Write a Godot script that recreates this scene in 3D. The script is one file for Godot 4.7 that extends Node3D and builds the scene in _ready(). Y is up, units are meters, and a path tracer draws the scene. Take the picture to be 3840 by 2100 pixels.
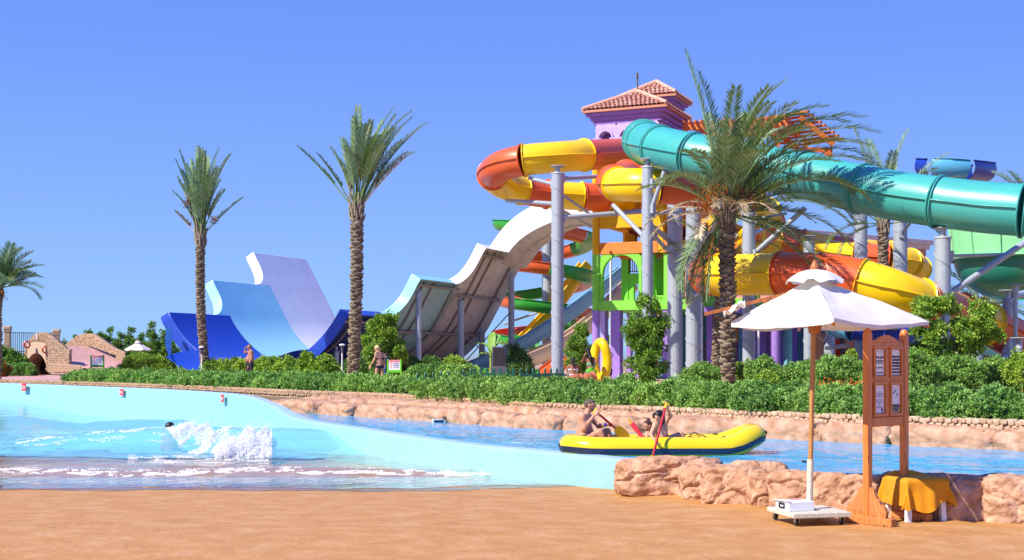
extends Node3D
# Water park: wave pool, lazy river, slides. Depths are metres from the camera; P(u, v, d) turns a photo position at a known depth into a point.
const F := 4800.0
const VH := 1345.0
const EYE := 1.7
const TER := 0.65      # terrace level
const RIV := 0.30      # river water level
const SEA := -0.13     # wave pool mean level
var rng := RandomNumberGenerator.new()
var M := {}
var names := {}
var tex := {}
var nz := FastNoiseLite.new()
var E1 := Vector3(0.917, 0, 0.4)
var E2 := Vector3(0.4, 0, -0.917)

func P(u: float, v: float, d: float) -> Vector3:
	return Vector3((u - 1920.0) / F * d, EYE - (v - VH) / F * d, -d)
func ground_at(u: float, d: float, y := TER) -> Vector3:
	return Vector3((u - 1920.0) / F * d, y, -d)
func rr(a: float, b: float) -> float:
	return rng.randf_range(a, b)
func ss(a: float, b: float, x: float) -> float:
	return smoothstep(a, b, x)

class MB:
	var v := PackedVector3Array()
	var c := PackedColorArray()
	var uv := PackedVector2Array()
	var ix := PackedInt32Array()
	var col := Color.WHITE
	func vert(p: Vector3, t := Vector2.ZERO) -> int:
		v.append(p); c.append(col); uv.append(t)
		return v.size() - 1
	func tri(a: int, b: int, d: int) -> void:
		ix.append(a); ix.append(b); ix.append(d)
	func quad(a: int, b: int, d: int, e: int) -> void:
		ix.append_array([a, b, d, a, d, e])
	func face(a: Vector3, b: Vector3, d: Vector3, e: Vector3) -> void:
		var i := vert(a, Vector2(0, 1)); vert(b, Vector2(0, 0)); vert(d, Vector2(1, 0)); vert(e, Vector2(1, 1))
		quad(i, i + 1, i + 2, i + 3)
	func face3(a: Vector3, b: Vector3, d: Vector3) -> void:
		var i := vert(a); vert(b); vert(d)
		tri(i, i + 1, i + 2)
	func box(o: Vector3, s: Vector3, b := Basis()) -> void:
		var h := s / 2
		var k: Array[Vector3] = []
		for i in 8:
			k.append(o + b * Vector3(h.x if i & 1 else -h.x, h.y if i & 2 else -h.y, h.z if i & 4 else -h.z))
		for q in [[4, 6, 7, 5], [1, 3, 2, 0], [5, 7, 3, 1], [0, 2, 6, 4], [6, 2, 3, 7], [0, 4, 5, 1]]:
			face(k[q[0]], k[q[1]], k[q[2]], k[q[3]])
	func bbox(o: Vector3, s: Vector3, e := 0.01, b := Basis()) -> void: # box with chamfered edges
		var h := s / 2
		e = minf(e, minf(h.x, minf(h.y, h.z)) * 0.9)
		var g := {}
		for ax in 3:
			for sg in [-1, 1]:
				var q: Array[Vector3] = []
				var u1 := (ax + 1) % 3
				var u2 := (ax + 2) % 3
				for w in [[-1, -1], [1, -1], [1, 1], [-1, 1]]:
					var p := Vector3()
					p[ax] = h[ax] * sg
					p[u1] = (h[u1] - e) * w[0]
					p[u2] = (h[u2] - e) * w[1]
					q.append(p)
					g[[ax, int(signf(p.x)), int(signf(p.y)), int(signf(p.z))]] = p
				if sg > 0:
					face(o + b * q[3], o + b * q[2], o + b * q[1], o + b * q[0])
				else:
					face(o + b * q[0], o + b * q[1], o + b * q[2], o + b * q[3])
		for ax in 3:
			var u1 := (ax + 1) % 3
			var u2 := (ax + 2) % 3
			for w in [[-1, -1], [1, -1], [1, 1], [-1, 1]]:
				var ka := [0, 0, 0]
				ka[ax] = -1; ka[u1] = w[0]; ka[u2] = w[1]
				var kb := ka.duplicate()
				kb[ax] = 1
				var p1: Vector3 = g[[u1] + ka]
				var p2: Vector3 = g[[u1] + kb]
				var p3: Vector3 = g[[u2] + kb]
				var p4: Vector3 = g[[u2] + ka]
				if w[0] * w[1] > 0:
					face(o + b * p1, o + b * p4, o + b * p3, o + b * p2)
				else:
					face(o + b * p1, o + b * p2, o + b * p3, o + b * p4)
		for sx in [-1, 1]:
			for sy in [-1, 1]:
				for sz in [-1, 1]:
					var a: Vector3 = g[[0, sx, sy, sz]]
					var d: Vector3 = g[[1, sx, sy, sz]]
					var f: Vector3 = g[[2, sx, sy, sz]]
					if sx * sy * sz > 0:
						face3(o + b * a, o + b * f, o + b * d)
					else:
						face3(o + b * a, o + b * d, o + b * f)
	func bar(a: Vector3, b: Vector3, w: float, h: float, up := Vector3.UP) -> void:
		var z := (b - a)
		var l := z.length()
		if l < 1e-5:
			return
		z /= l
		if absf(z.dot(up)) > 0.98:
			up = Vector3.RIGHT
		var x := up.cross(z).normalized()
		box((a + b) / 2, Vector3(w, h, l), Basis(x, z.cross(x), z))
	func tube(path: Array, rad, sides := 10, caps := true, arc0 := 0.0, arc1 := TAU, upv := Vector3.UP) -> void:
		# a tube through the points; rad is a number or one per point; with an arc it is an open channel
		var n := path.size()
		var t0: Vector3 = (path[1] - path[0]).normalized()
		var ref := upv if absf(t0.dot(upv)) < 0.95 else Vector3.RIGHT
		var x := ref.cross(t0).normalized()
		var open := arc1 - arc0 < TAU - 0.001
		var first := v.size()
		var m := sides + 1
		var run := 0.0
		for i in n:
			var t: Vector3 = (path[mini(i + 1, n - 1)] - path[maxi(i - 1, 0)]).normalized()
			if open or upv != Vector3.UP:
				var r2 := upv if absf(t.dot(upv)) < 0.98 else x.cross(t)
				x = r2.cross(t).normalized()
			else:
				x = (x - t * x.dot(t)).normalized()
			var y := t.cross(x)
			var r: float = rad[i] if rad is Array or rad is PackedFloat32Array else rad
			if i > 0:
				run += (path[i] - path[i - 1]).length()
			for k in m:
				var a := arc0 + (arc1 - arc0) * k / sides
				vert(path[i] + (x * cos(a) + y * sin(a)) * r, Vector2(float(k) / sides, run))
		for i in n - 1:
			for k in sides:
				var a := first + i * m + k
				quad(a, a + m, a + m + 1, a + 1)
		if caps and not open:
			for e in [0, n - 1]:
				var cc := vert(path[e])
				var o2 := v.size()
				for k in sides:
					vert(v[first + e * m + k])
				for k in sides:
					if e == 0:
						tri(cc, o2 + k, o2 + (k + 1) % sides)
					else:
						tri(cc, o2 + (k + 1) % sides, o2 + k)
	func lathe(prof: Array, at := Vector3.ZERO, sides := 16, b := Basis()) -> void:
		var first := v.size()
		var m := sides + 1
		for p in prof:
			for k in m:
				var a := TAU * k / sides
				vert(at + b * Vector3(cos(a) * p.x, p.y, sin(a) * p.x), Vector2(float(k) / sides, p.y))
		for i in prof.size() - 1:
			for k in sides:
				var a := first + i * m + k
				quad(a, a + m, a + m + 1, a + 1)
	func strip(pts: Array, xs: Array, ys: Array) -> void:
		# a bar swept through pts; xs and ys are its half-size vectors at each point
		var first := v.size()
		for i in pts.size():
			for k in [[-1, -1], [1, -1], [1, 1], [-1, 1]]:
				vert(pts[i] + xs[i] * k[0] + ys[i] * k[1])
		for i in pts.size() - 1:
			for k in 4:
				var a := first + i * 4
				var w := (k + 1) % 4
				quad(a + k, a + k + 4, a + w + 4, a + w)
	func grid(nu: int, nv: int, f: Callable) -> void:
		var first := v.size()
		for j in nv + 1:
			for i in nu + 1:
				vert(f.call(float(i) / nu, float(j) / nv), Vector2(float(i) / nu, float(j) / nv))
		for j in nv:
			for i in nu:
				var a := first + j * (nu + 1) + i
				quad(a, a + nu + 1, a + nu + 2, a + 1)
	func ball(o: Vector3, r: Vector3, n := 8, b := Basis()) -> void:
		var prof := []
		for i in n + 1:
			var a := -PI / 2 + PI * i / n
			prof.append(Vector2(cos(a) + 1e-4, sin(a)))
		lathe(prof, o, n * 2, b * Basis.from_scale(r))
	func mesh(flat := false) -> ArrayMesh:
		var nn := PackedVector3Array()
		nn.resize(v.size())
		if not flat:
			# weld normals of equal positions along seams of tubes and lathes is not needed: seams are hidden or fine
			pass
		for i in range(0, ix.size(), 3):
			var a := ix[i]
			var b := ix[i + 1]
			var d := ix[i + 2]
			var q := (v[d] - v[a]).cross(v[b] - v[a])
			nn[a] += q; nn[b] += q; nn[d] += q
		for i in nn.size():
			nn[i] = nn[i].normalized() if nn[i].length_squared() > 1e-20 else Vector3.UP
		var arr := []
		arr.resize(Mesh.ARRAY_MAX)
		arr[Mesh.ARRAY_VERTEX] = v
		arr[Mesh.ARRAY_NORMAL] = nn
		arr[Mesh.ARRAY_COLOR] = c
		arr[Mesh.ARRAY_TEX_UV] = uv
		arr[Mesh.ARRAY_INDEX] = ix
		var me := ArrayMesh.new()
		me.add_surface_from_arrays(Mesh.PRIMITIVE_TRIANGLES, arr)
		return me

func numbered(parent: Node, called: String) -> String:
	var k := str(parent.get_instance_id()) + called
	var n: int = names.get(k, 0)
	names[k] = n + 1
	return called if n == 0 else "%s_%03d" % [called, n]

func part(m, called: String, mat: Material, parent: Node, xf := Transform3D()) -> MeshInstance3D:
	var o := MeshInstance3D.new()
	o.mesh = m.mesh() if m is MB else m
	o.material_override = mat
	o.name = numbered(parent, called)
	parent.add_child(o)
	o.transform = xf
	return o

func thing(called: String, label: String, cat: String, at := Vector3.ZERO, turn := 0.0, group := "") -> Node3D:
	var o := Node3D.new()
	o.name = numbered(self, called)
	add_child(o)
	o.position = at
	o.rotation.y = turn
	tag(o, label, cat, group)
	return o

func tag(o: Node, label: String, cat: String, group := "", kind := "") -> Node:
	if label: o.set_meta("label", label)
	if cat: o.set_meta("category", cat)
	if group: o.set_meta("group", group)
	if kind: o.set_meta("kind", kind)
	return o

func single(m, called: String, mat: Material, label: String, cat: String, group := "", xf := Transform3D()) -> MeshInstance3D:
	var o := part(m, called, mat, self, xf)
	tag(o, label, cat, group)
	return o

func structure(m, called: String, mat: Material, parent: Node = self) -> MeshInstance3D:
	var o := part(m, called, mat, parent)
	o.set_meta("kind", "structure")
	return o

func multi(me: Mesh, xfs: Array, cols: Array, called: String, mat: Material, parent: Node) -> MultiMeshInstance3D:
	var mm := MultiMesh.new()
	mm.transform_format = MultiMesh.TRANSFORM_3D
	mm.use_colors = cols.size() > 0
	mm.mesh = me
	mm.instance_count = xfs.size()
	for i in xfs.size():
		mm.set_instance_transform(i, xfs[i])
		if mm.use_colors:
			mm.set_instance_color(i, cols[i])
	var o := MultiMeshInstance3D.new()
	o.multimesh = mm
	o.material_override = mat
	o.name = numbered(parent, called)
	parent.add_child(o)
	return o

# ---------------------------------------------------------------- textures and materials
func noise_tex(key: String, freq: float, lo: float, hi: float, octaves := 4, size := 512, kind := FastNoiseLite.TYPE_SIMPLEX_SMOOTH, stretch := 1.0) -> ImageTexture:
	if tex.has(key):
		return tex[key]
	var n := FastNoiseLite.new()
	n.seed = key.hash() & 0xffff
	n.noise_type = kind
	n.frequency = freq
	n.fractal_octaves = octaves
	var im := n.get_seamless_image(size, int(size / stretch))
	if stretch != 1.0:
		im.resize(size, size, Image.INTERPOLATE_CUBIC)
	im.convert(Image.FORMAT_L8)
	var d := im.get_data()
	for i in d.size():
		d[i] = int(255.0 * lerpf(lo, hi, d[i] / 255.0))
	im = Image.create_from_data(size, size, false, Image.FORMAT_L8, d)
	im.convert(Image.FORMAT_RGB8)
	tex[key] = ImageTexture.create_from_image(im)
	return tex[key]

func blend_tex(key: String, freq: float, cols: Array, octaves := 4, size := 512, stretch := 1.0, gain := 1.6) -> ImageTexture:
	# noise through a ramp of sRGB colours
	if tex.has(key):
		return tex[key]
	var n := FastNoiseLite.new()
	n.seed = key.hash() & 0xffff
	n.frequency = freq
	n.fractal_octaves = octaves
	var im := n.get_seamless_image(size, int(size / stretch))
	if stretch != 1.0:
		im.resize(size, size, Image.INTERPOLATE_CUBIC)
	im.convert(Image.FORMAT_L8)
	var d := im.get_data()
	var lut := PackedByteArray()
	for i in 256:
		var t := clampf((i / 255.0 - 0.5) * gain + 0.5, 0, 0.9999) * (cols.size() - 1)
		var k := int(t)
		var q: Color = cols[k].lerp(cols[k + 1], t - k)
		lut.append_array([q.r8, q.g8, q.b8])
	var o := PackedByteArray()
	o.resize(d.size() * 3)
	for i in d.size():
		var b := d[i] * 3
		o[i * 3] = lut[b]; o[i * 3 + 1] = lut[b + 1]; o[i * 3 + 2] = lut[b + 2]
	tex[key] = ImageTexture.create_from_image(Image.create_from_data(size, size, false, Image.FORMAT_RGB8, o))
	return tex[key]

func normal_tex(key: String, freq: float, strength: float, octaves := 4, size := 512, kind := FastNoiseLite.TYPE_SIMPLEX_SMOOTH, stretch := 1.0) -> ImageTexture:
	if tex.has(key):
		return tex[key]
	var n := FastNoiseLite.new()
	n.seed = key.hash() & 0xffff
	n.noise_type = kind
	n.frequency = freq
	n.fractal_octaves = octaves
	var im := n.get_seamless_image(size, int(size / stretch))
	if stretch != 1.0:
		im.resize(size, size, Image.INTERPOLATE_CUBIC)
	im.convert(Image.FORMAT_RGB8)
	im.bump_map_to_normal_map(strength)
	tex[key] = ImageTexture.create_from_image(im)
	return tex[key]

func sand_tex() -> ImageTexture:
	var a := FastNoiseLite.new()
	a.seed = 4; a.frequency = 0.008; a.fractal_octaves = 6
	var b := FastNoiseLite.new()
	b.seed = 9; b.frequency = 0.004; b.fractal_type = FastNoiseLite.FRACTAL_RIDGED; b.fractal_octaves = 2
	var c := FastNoiseLite.new()
	c.seed = 14; c.frequency = 0.09; c.fractal_octaves = 3
	var n := 1024
	var ia := a.get_seamless_image(n, n)
	var ib := b.get_seamless_image(n, n)
	var ic := c.get_seamless_image(n, n)
	for q in [ia, ib, ic]: q.convert(Image.FORMAT_L8)
	var da := ia.get_data()
	var db := ib.get_data()
	var dc := ic.get_data()
	var cols := [Color("ac7a42"), Color("b4834a"), Color("b98a52"), Color("c09668")]
	var o := PackedByteArray()
	o.resize(n * n * 3)
	for i in n * n:
		var t := clampf((da[i] / 255.0 - 0.5) * 1.15 + 0.5 + (dc[i] / 255.0 - 0.5) * 0.35, 0.0, 0.9999) * 3.0
		var k := int(t)
		var q: Color = cols[k].lerp(cols[k + 1], t - k)
		var g := 1.0
		if db[i] > 247 and dc[i] > 118: g = 0.84 # hairline cracks
		if dc[i] > 214: g = 1.10 # pale scuffs
		o[i * 3] = int(clampf(q.r * g, 0, 1) * 255); o[i * 3 + 1] = int(clampf(q.g * g, 0, 1) * 255); o[i * 3 + 2] = int(clampf(q.b * g, 0, 1) * 255)
	return ImageTexture.create_from_image(Image.create_from_data(n, n, false, Image.FORMAT_RGB8, o))

func mt(key: String, col, rough := 0.6, o := {}) -> StandardMaterial3D:
	if M.has(key):
		return M[key]
	var m := StandardMaterial3D.new()
	m.resource_name = key
	m.albedo_color = Color(col) if col is String else col
	m.roughness = rough
	m.metallic = o.get("metal", 0.0)
	m.metallic_specular = o.get("spec", 0.5)
	m.cull_mode = BaseMaterial3D.CULL_DISABLED
	if o.has("tex"):
		m.albedo_texture = o.tex
	if o.has("nrm"):
		m.normal_enabled = true
		m.normal_texture = o.nrm
		m.normal_scale = o.get("ns", 1.0)
	if o.has("scale"):
		m.uv1_triplanar = true
		m.uv1_world_triplanar = o.get("world", true)
		m.uv1_scale = o.scale if o.scale is Vector3 else Vector3.ONE * o.scale
	if o.get("vc", false):
		m.vertex_color_use_as_albedo = true
	if o.has("bl"):
		m.backlight_enabled = true
		m.backlight = o.bl
	if o.has("coat"):
		m.clearcoat_enabled = true
		m.clearcoat = o.coat
		m.clearcoat_roughness = 0.08
	if o.has("alpha"):
		m.transparency = BaseMaterial3D.TRANSPARENCY_ALPHA
		m.albedo_color.a = o.alpha
	if o.has("rim"):
		m.rim_enabled = true
		m.rim = o.rim
	M[key] = m
	return m

func materials() -> void:
	var rock_n := normal_tex("rockn", 0.02, 6.0, 5)
	var fine_n := normal_tex("finen", 0.08, 3.0, 4)
	mt("sand", "ffffff", 0.62, {"tex": sand_tex(), "scale": Vector3(0.21, 0.3, 0.25), "nrm": normal_tex("sandn", 0.03, 4.0, 6, 1024), "ns": 0.5, "spec": 0.35})
	mt("pink_paving", "d3a296", 0.85, {"tex": noise_tex("pav", 0.01, 0.8, 1.05, 5), "scale": 0.3})
	mt("terrain", "b59a7a", 0.9, {"tex": noise_tex("ter", 0.01, 0.75, 1.05, 5), "scale": 0.1})
	mt("bounce_paving", "d8c8b4", 0.85, {"tex": noise_tex("pav", 0.01, 0.8, 1.05, 5), "scale": 0.3})  # paving kept pale so it throws light onto the slide undersides
	mt("soil", "6e5138", 0.95, {"tex": noise_tex("soilt", 0.03, 0.6, 1.1, 5), "scale": 0.5})
	mt("lawn", "4d7a22", 0.9, {"tex": noise_tex("lawnt", 0.03, 0.6, 1.1, 5), "scale": 0.6})
	mt("rock", "ffffff", 0.9, {"tex": blend_tex("rockt", 0.01, [Color("8f6a52"), Color("b0876a"), Color("bd967a"), Color("ccac94")], 6, 1024, 1.0, 1.5), "scale": 0.45, "nrm": rock_n, "ns": 1.4, "spec": 0.25})
	for k in 4:
		mt("stone%d" % k, ["d3b89c", "c8aa8b", "dac2a8", "cdb096"][k], 0.9, {"tex": noise_tex("stt", 0.02, 0.75, 1.05, 5), "scale": 1.2, "nrm": rock_n, "ns": 0.5, "spec": 0.25})
	mt("mortar", "b99c80", 0.95, {"tex": noise_tex("stt", 0.02, 0.75, 1.05, 5), "scale": 1.0})
	mt("pool_paint", "93c6cc", 0.45, {"vc": true, "tex": noise_tex("paintt", 0.008, 0.93, 1.0, 5), "scale": 0.35, "nrm": fine_n, "ns": 0.12})
	mt("pool_rim", "a3c3dd", 0.6, {"tex": noise_tex("paintt", 0.008, 0.93, 1.0, 5), "scale": 0.35})
	mt("river_bed", "6fcdf0", 0.6, {"tex": noise_tex("bedt", 0.01, 0.85, 1.0, 4), "scale": 0.25})
	mt("pool_floor", "8fe0ee", 0.6, {"tex": noise_tex("bedt", 0.01, 0.85, 1.0, 4), "scale": 0.25})
	var wave_n := normal_tex("waven", 0.012, 9.0, 4, 512, FastNoiseLite.TYPE_SIMPLEX_SMOOTH, 2.0)
	mt("river_water", "55bcf0", 0.06, {"alpha": 0.74, "nrm": wave_n, "ns": 0.55, "scale": Vector3(0.35, 0.35, 0.35), "spec": 0.27})
	mt("wave_water", "86dbe4", 0.05, {"alpha": 0.50, "nrm": wave_n, "ns": 0.35, "scale": Vector3(0.4, 0.4, 0.4), "spec": 0.36})
	mt("shallow_water", "9fb8b0", 0.05, {"alpha": 0.14, "nrm": wave_n, "ns": 0.4, "scale": Vector3(0.4, 0.4, 0.4), "spec": 0.42})
	mt("wet_sand", "94652f", 0.22, {"tex": noise_tex("wett", 0.02, 0.85, 1.05, 5), "scale": Vector3(0.3, 0.3, 0.5), "spec": 0.5})
	mt("swash", "cfd8e8", 0.05, {"alpha": 0.10, "nrm": wave_n, "ns": 0.12, "scale": Vector3(0.5, 0.5, 0.5)})
	mt("foam", "f4f8fa", 0.7, {"bl": Color(0.9, 0.9, 0.9)})
	mt("leaf", "ffffff", 0.5, {"vc": true, "bl": Color(0.5, 0.6, 0.2), "spec": 0.4})
	mt("frond", "ffffff", 0.45, {"vc": true, "bl": Color(0.4, 0.45, 0.15), "spec": 0.5})
	mt("hedge_core", "7aa64a", 0.95, {"tex": noise_tex("coret", 0.06, 0.75, 1.05, 4), "scale": 2.0})
	mt("bark", "7d6a52", 0.95, {"tex": noise_tex("barkt", 0.04, 0.55, 1.1, 5), "scale": 2.0, "nrm": rock_n, "ns": 1.0})
	for k in 4:
		mt("palm_bark%d" % k, ["a5927a", "95846e", "b3a28c", "83725f"][k], 0.95, {"tex": noise_tex("barkt", 0.04, 0.55, 1.1, 5), "scale": 3.0, "nrm": rock_n, "ns": 0.8})
	mt("twig", "6b5640", 0.9)
	mt("steel", "a9b4c0", 0.45, {"metal": 0.12, "tex": noise_tex("galvb", 0.02, 0.9, 1.02, 3), "scale": 0.6, "spec": 0.5})
	mt("frame_steel", "8d837c", 0.55, {"metal": 0.15})
	mt("iron", "20211f", 0.5, {"metal": 0.5})
	for q in [["gel_orange", "e0602a"], ["gel_yellow", "fcd000"], ["gel_teal", "45ada6"], ["gel_green", "2f9a2c"], ["gel_lime", "58c86e"], ["gel_mint", "8ed9a0"], ["gel_seagreen", "2c8f78"], ["gel_blue", "1c3fae"], ["gel_sky", "5cb3dc"], ["gel_cyan", "a4e2ec"], ["gel_navy", "12256e"], ["gel_white", "f2f1ee"], ["gel_cream", "d4bda8"], ["gel_deep", "2148b8"], ["gel_ltblue", "93c8de"]]:
		mt(q[0], q[1], 0.36, {"tex": noise_tex("gelc", 0.006, 0.93, 1.0, 3), "scale": 0.25, "coat": 0.12})
	mt("shell_cyan", "a9c9c6", 0.7, {"tex": noise_tex("shellt", 0.01, 0.8, 1.02, 5), "scale": 0.3})
	mt("shell_beige", "decbbb", 0.7, {"tex": noise_tex("shellt", 0.01, 0.8, 1.02, 5), "scale": 0.3})
	mt("shell_navy", "1a2a6a", 0.7)
	for q in [["paint_green", "86de4c"], ["paint_orange", "e88a3c"], ["paint_yellow", "edb80e"], ["paint_purple", "a07ed2"], ["paint_lilac", "c3b0ea"], ["paint_turq", "7fc8d0"], ["paint_red", "d2521a"], ["paint_maroon", "6a2a30"], ["paint_blue", "5c9cc0"], ["paint_peach", "dd9468"], ["paint_pink", "c98b78"], ["paint_offwhite", "ddd0c8"], ["paint_magenta", "c0288a"]]:
		mt(q[0], q[1], 0.8, {"tex": noise_tex("plast", 0.012, 0.88, 1.0, 5), "scale": 0.4, "nrm": fine_n, "ns": 0.15})
	for k in 4:
		mt("tile%d" % k, ["e0a890", "d89a80", "e6b49e", "d08e74"][k], 0.85, {"tex": noise_tex("stt", 0.02, 0.75, 1.05, 5), "scale": 1.5})
	mt("pergola", "da7c3c", 0.7, {"tex": noise_tex("woodt", 0.02, 0.75, 1.05, 4, 512, FastNoiseLite.TYPE_SIMPLEX_SMOOTH, 6.0), "scale": 1.0})
	mt("brown_wood", "7a3a1c", 0.7)
	var grain := noise_tex("grain", 0.03, 0.72, 1.08, 4, 512, FastNoiseLite.TYPE_SIMPLEX_SMOOTH, 10.0)
	mt("pine", "e4883c", 0.42, {"tex": grain, "scale": Vector3(3, 0.6, 3), "world": false, "coat": 0.3})
	mt("pine_foot", "d98a4a", 0.5, {"tex": grain, "scale": Vector3(0.8, 3, 3), "world": false})
	mt("pole_wood", "c69355", 0.5, {"tex": grain, "scale": Vector3(4, 0.5, 4), "world": false})
	mt("rib_wood", "b9713c", 0.5, {"tex": grain, "scale": Vector3(2, 2, 2), "world": false})
	mt("cream_steel", "d9d6c2", 0.5, {"tex": noise_tex("rustt", 0.02, 0.8, 1.03, 5), "scale": 2.0})
	mt("canvas", "e9e7e2", 0.9, {"tex": noise_tex("canv", 0.01, 0.93, 1.0, 5), "scale": 1.0, "bl": Color(0.5, 0.5, 0.48), "nrm": normal_tex("weave", 0.03, 2.0, 3), "ns": 0.25})
	mt("plastic_white", "e6e8ea", 0.35)
	mt("card_white", "e8eaf0", 0.55)
	mt("rubber", "1c1d20", 0.6)
	mt("metal_bright", "b9bdc2", 0.3, {"metal": 0.9})
	mt("towel", "e89a0c", 0.95, {"tex": noise_tex("tow", 0.06, 0.82, 1.05, 4), "scale": 2.0, "nrm": fine_n, "ns": 0.6, "rim": 0.3})
	mt("raft_yellow", "f2cf00", 0.22, {"tex": noise_tex("gelt", 0.006, 0.9, 1.0, 5), "scale": 0.6, "coat": 0.3})
	mt("raft_navy", "1b2a42", 0.4)
	mt("cord", "16181c", 0.8)
	mt("paddle_red", "b01822", 0.3)
	mt("paddle_yellow", "dcb81e", 0.35)
	mt("gun_red", "e0384c", 0.35)
	mt("picket", "2f7a58", 0.6, {"tex": noise_tex("plast", 0.012, 0.88, 1.0, 5), "scale": 1.0})
	mt("sign_green", "3f9a24", 0.5)
	mt("sign_lime", "63c41e", 0.5)
	mt("sign_red", "d8322c", 0.5)
	mt("ink", "17181c", 0.8)
	mt("ink_blue", "243a8a", 0.8)
	mt("ink_grey", "6a6a70", 0.8)
	mt("paper_yellow", "e2d98a", 0.8)
	mt("paper_pink", "e8d2d0", 0.8)
	mt("terracotta", "b8694a", 0.85, {"tex": noise_tex("stt", 0.02, 0.75, 1.05, 5), "scale": 2.0})
	mt("buoy", "d8481e", 0.5)
	mt("speaker_cab", "4c4c5c", 0.7)
	mt("date_orange", "c8791c", 0.6)
	mt("date_dark", "4c2416", 0.5)
	mt("flower", "e0641a", 0.7)
	mt("skin_tan", "ffffff", 0.5, {"vc": true, "spec": 0.4})
	mt("glass_dark", "30343c", 0.1)
# ---------------------------------------------------------------- setting
var kerb_line := [Vector2(30, 10), Vector2(11.5, 16.8), Vector2(7.92, 19.8), Vector2(4.89, 22.8), Vector2(3.06, 25.3), Vector2(0.75, 27.6), Vector2(-2.46, 33.8), Vector2(-6.74, 39), Vector2(-13.6, 48.4), Vector2(-23.6, 59), Vector2(-36, 71), Vector2(-60, 90)]
var water_line := [Vector2(30, 9.2), Vector2(11.3, 16.2), Vector2(7.8, 19.5), Vector2(4.8, 22.4), Vector2(2.85, 23.7), Vector2(0.69, 25.4), Vector2(-2.13, 29.2), Vector2(-5.6, 33.4), Vector2(-6.7, 35.2)]
# wall top: x, depth, height
var wall_line := [Vector3(-44, 77, 0.62), Vector3(-22.96, 57.4, 0.6), Vector3(-17.31, 51.3, 0.6), Vector3(-13.23, 46.7, 0.6), Vector3(-9.71, 41.6, 0.6), Vector3(-7.85, 37.7, 0.59), Vector3(-6.25, 33.0, 0.5), Vector3(-4.95, 29.0, 0.36), Vector3(-3.33, 25.8, 0.32), Vector3(-0.96, 21.0, 0.32), Vector3(0.32, 19.2, 0.32), Vector3(1.62, 17.3, 0.32), Vector3(1.85, 17.0, 0.32)]
# near rocks, front foot line
var rock_line := [Vector2(1.45, 17.4), Vector2(2.25, 15.9), Vector2(2.9, 15.0), Vector2(3.55, 14.4), Vector2(4.15, 13.95), Vector2(4.97, 13.4), Vector2(6.5, 12.9), Vector2(12, 11.5)]

func along(line: Array, step: float) -> Array:
	# Catmull-Rom points along a line of Vector2 (x, depth) or Vector3
	var out := []
	for i in line.size() - 1:
		var a = line[maxi(i - 1, 0)]
		var b = line[i]
		var c = line[i + 1]
		var d = line[mini(i + 2, line.size() - 1)]
		var n := maxi(1, int((c - b).length() / step))
		for k in n:
			out.append(b.cubic_interpolate(c, a, d, float(k) / n))
	out.append(line[-1])
	return out

func wall_x(d: float) -> float:
	for i in wall_line.size() - 1:
		var a: Vector3 = wall_line[i]
		var b: Vector3 = wall_line[i + 1]
		if d <= a.y and d >= b.y:
			return lerpf(a.x, b.x, (a.y - d) / (a.y - b.y))
	return -44.0 if d > 77 else 1.85

func beach_y(x: float, d: float) -> float:
	var y := 0.0
	if d > 12.5:
		y = -0.0217 * (minf(d, 19.0) - 12.5)
	if d > 19.0:
		y -= 0.035 * (d - 19.0)
	if x > 1.0:
		y = lerpf(y, 0.0, ss(1.0, 3.0, x))
	if d < 20.0 and d > 8.0 and absf(x) < 9.0:
		# trowel ridges and shallow cracks
		y += 0.010 * maxf(0.0, 1.0 - absf(nz.get_noise_2d(x * 9.0 + 40.0, d * 24.0)) * 16.0) * ss(-0.1, 0.3, nz.get_noise_2d(x * 20.0, d * 20.0 + 77.0))
		y += 0.004 * nz.get_noise_2d(x * 70.0, d * 120.0)
	return y + 0.006 * nz.get_noise_2d(x * 12.0, d * 20.0)

func wave_y(x: float, d: float) -> float:
	var u := 1920.0 + x / d * F
	var y := SEA
	# breaking wave
	var a1 := 0.09 + 0.29 * ss(-60.0, 620.0, u) - 0.04 * ss(680.0, 960.0, u)
	var dc := 27.0 + 0.25 * sin(x * 0.9)
	var q := d - dc
	y += a1 * (exp(-q * q / (1.3 if q < 0 else 7.0)))
	y -= 0.05 * exp(-pow((d - 23.6) / 1.2, 2.0)) * ss(200.0, 700.0, u)
	# second wave running along the wall
	y += (0.10 + 0.27 * ss(-100.0, 600.0, u)) * (1.0 - ss(690.0, 790.0, u)) * exp(-pow((d - 38.5) / 2.4, 2.0))
	y -= 0.42 * ss(30.0, 41.0, d) * (1.0 - 0.92 * (1.0 - ss(40.0, 330.0, u)))
	y -= 0.25 * ss(30.0, 37.0, d) * ss(700.0, 800.0, u) * (1.0 - ss(37.0, 45.0, d))
	# the last small swell on the beach
	y += 0.07 * exp(-pow((d - 20.6 - 0.25 * sin(x * 1.3)) / 0.45, 2.0))
	y += 0.020 * nz.get_noise_2d(x * 40.0, d * 60.0) * ss(18.5, 21.0, d) + 0.03 * nz.get_noise_2d(x * 14.0 + 90.0, d * 22.0) * ss(19.5, 23.0, d)
	return y

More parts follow.
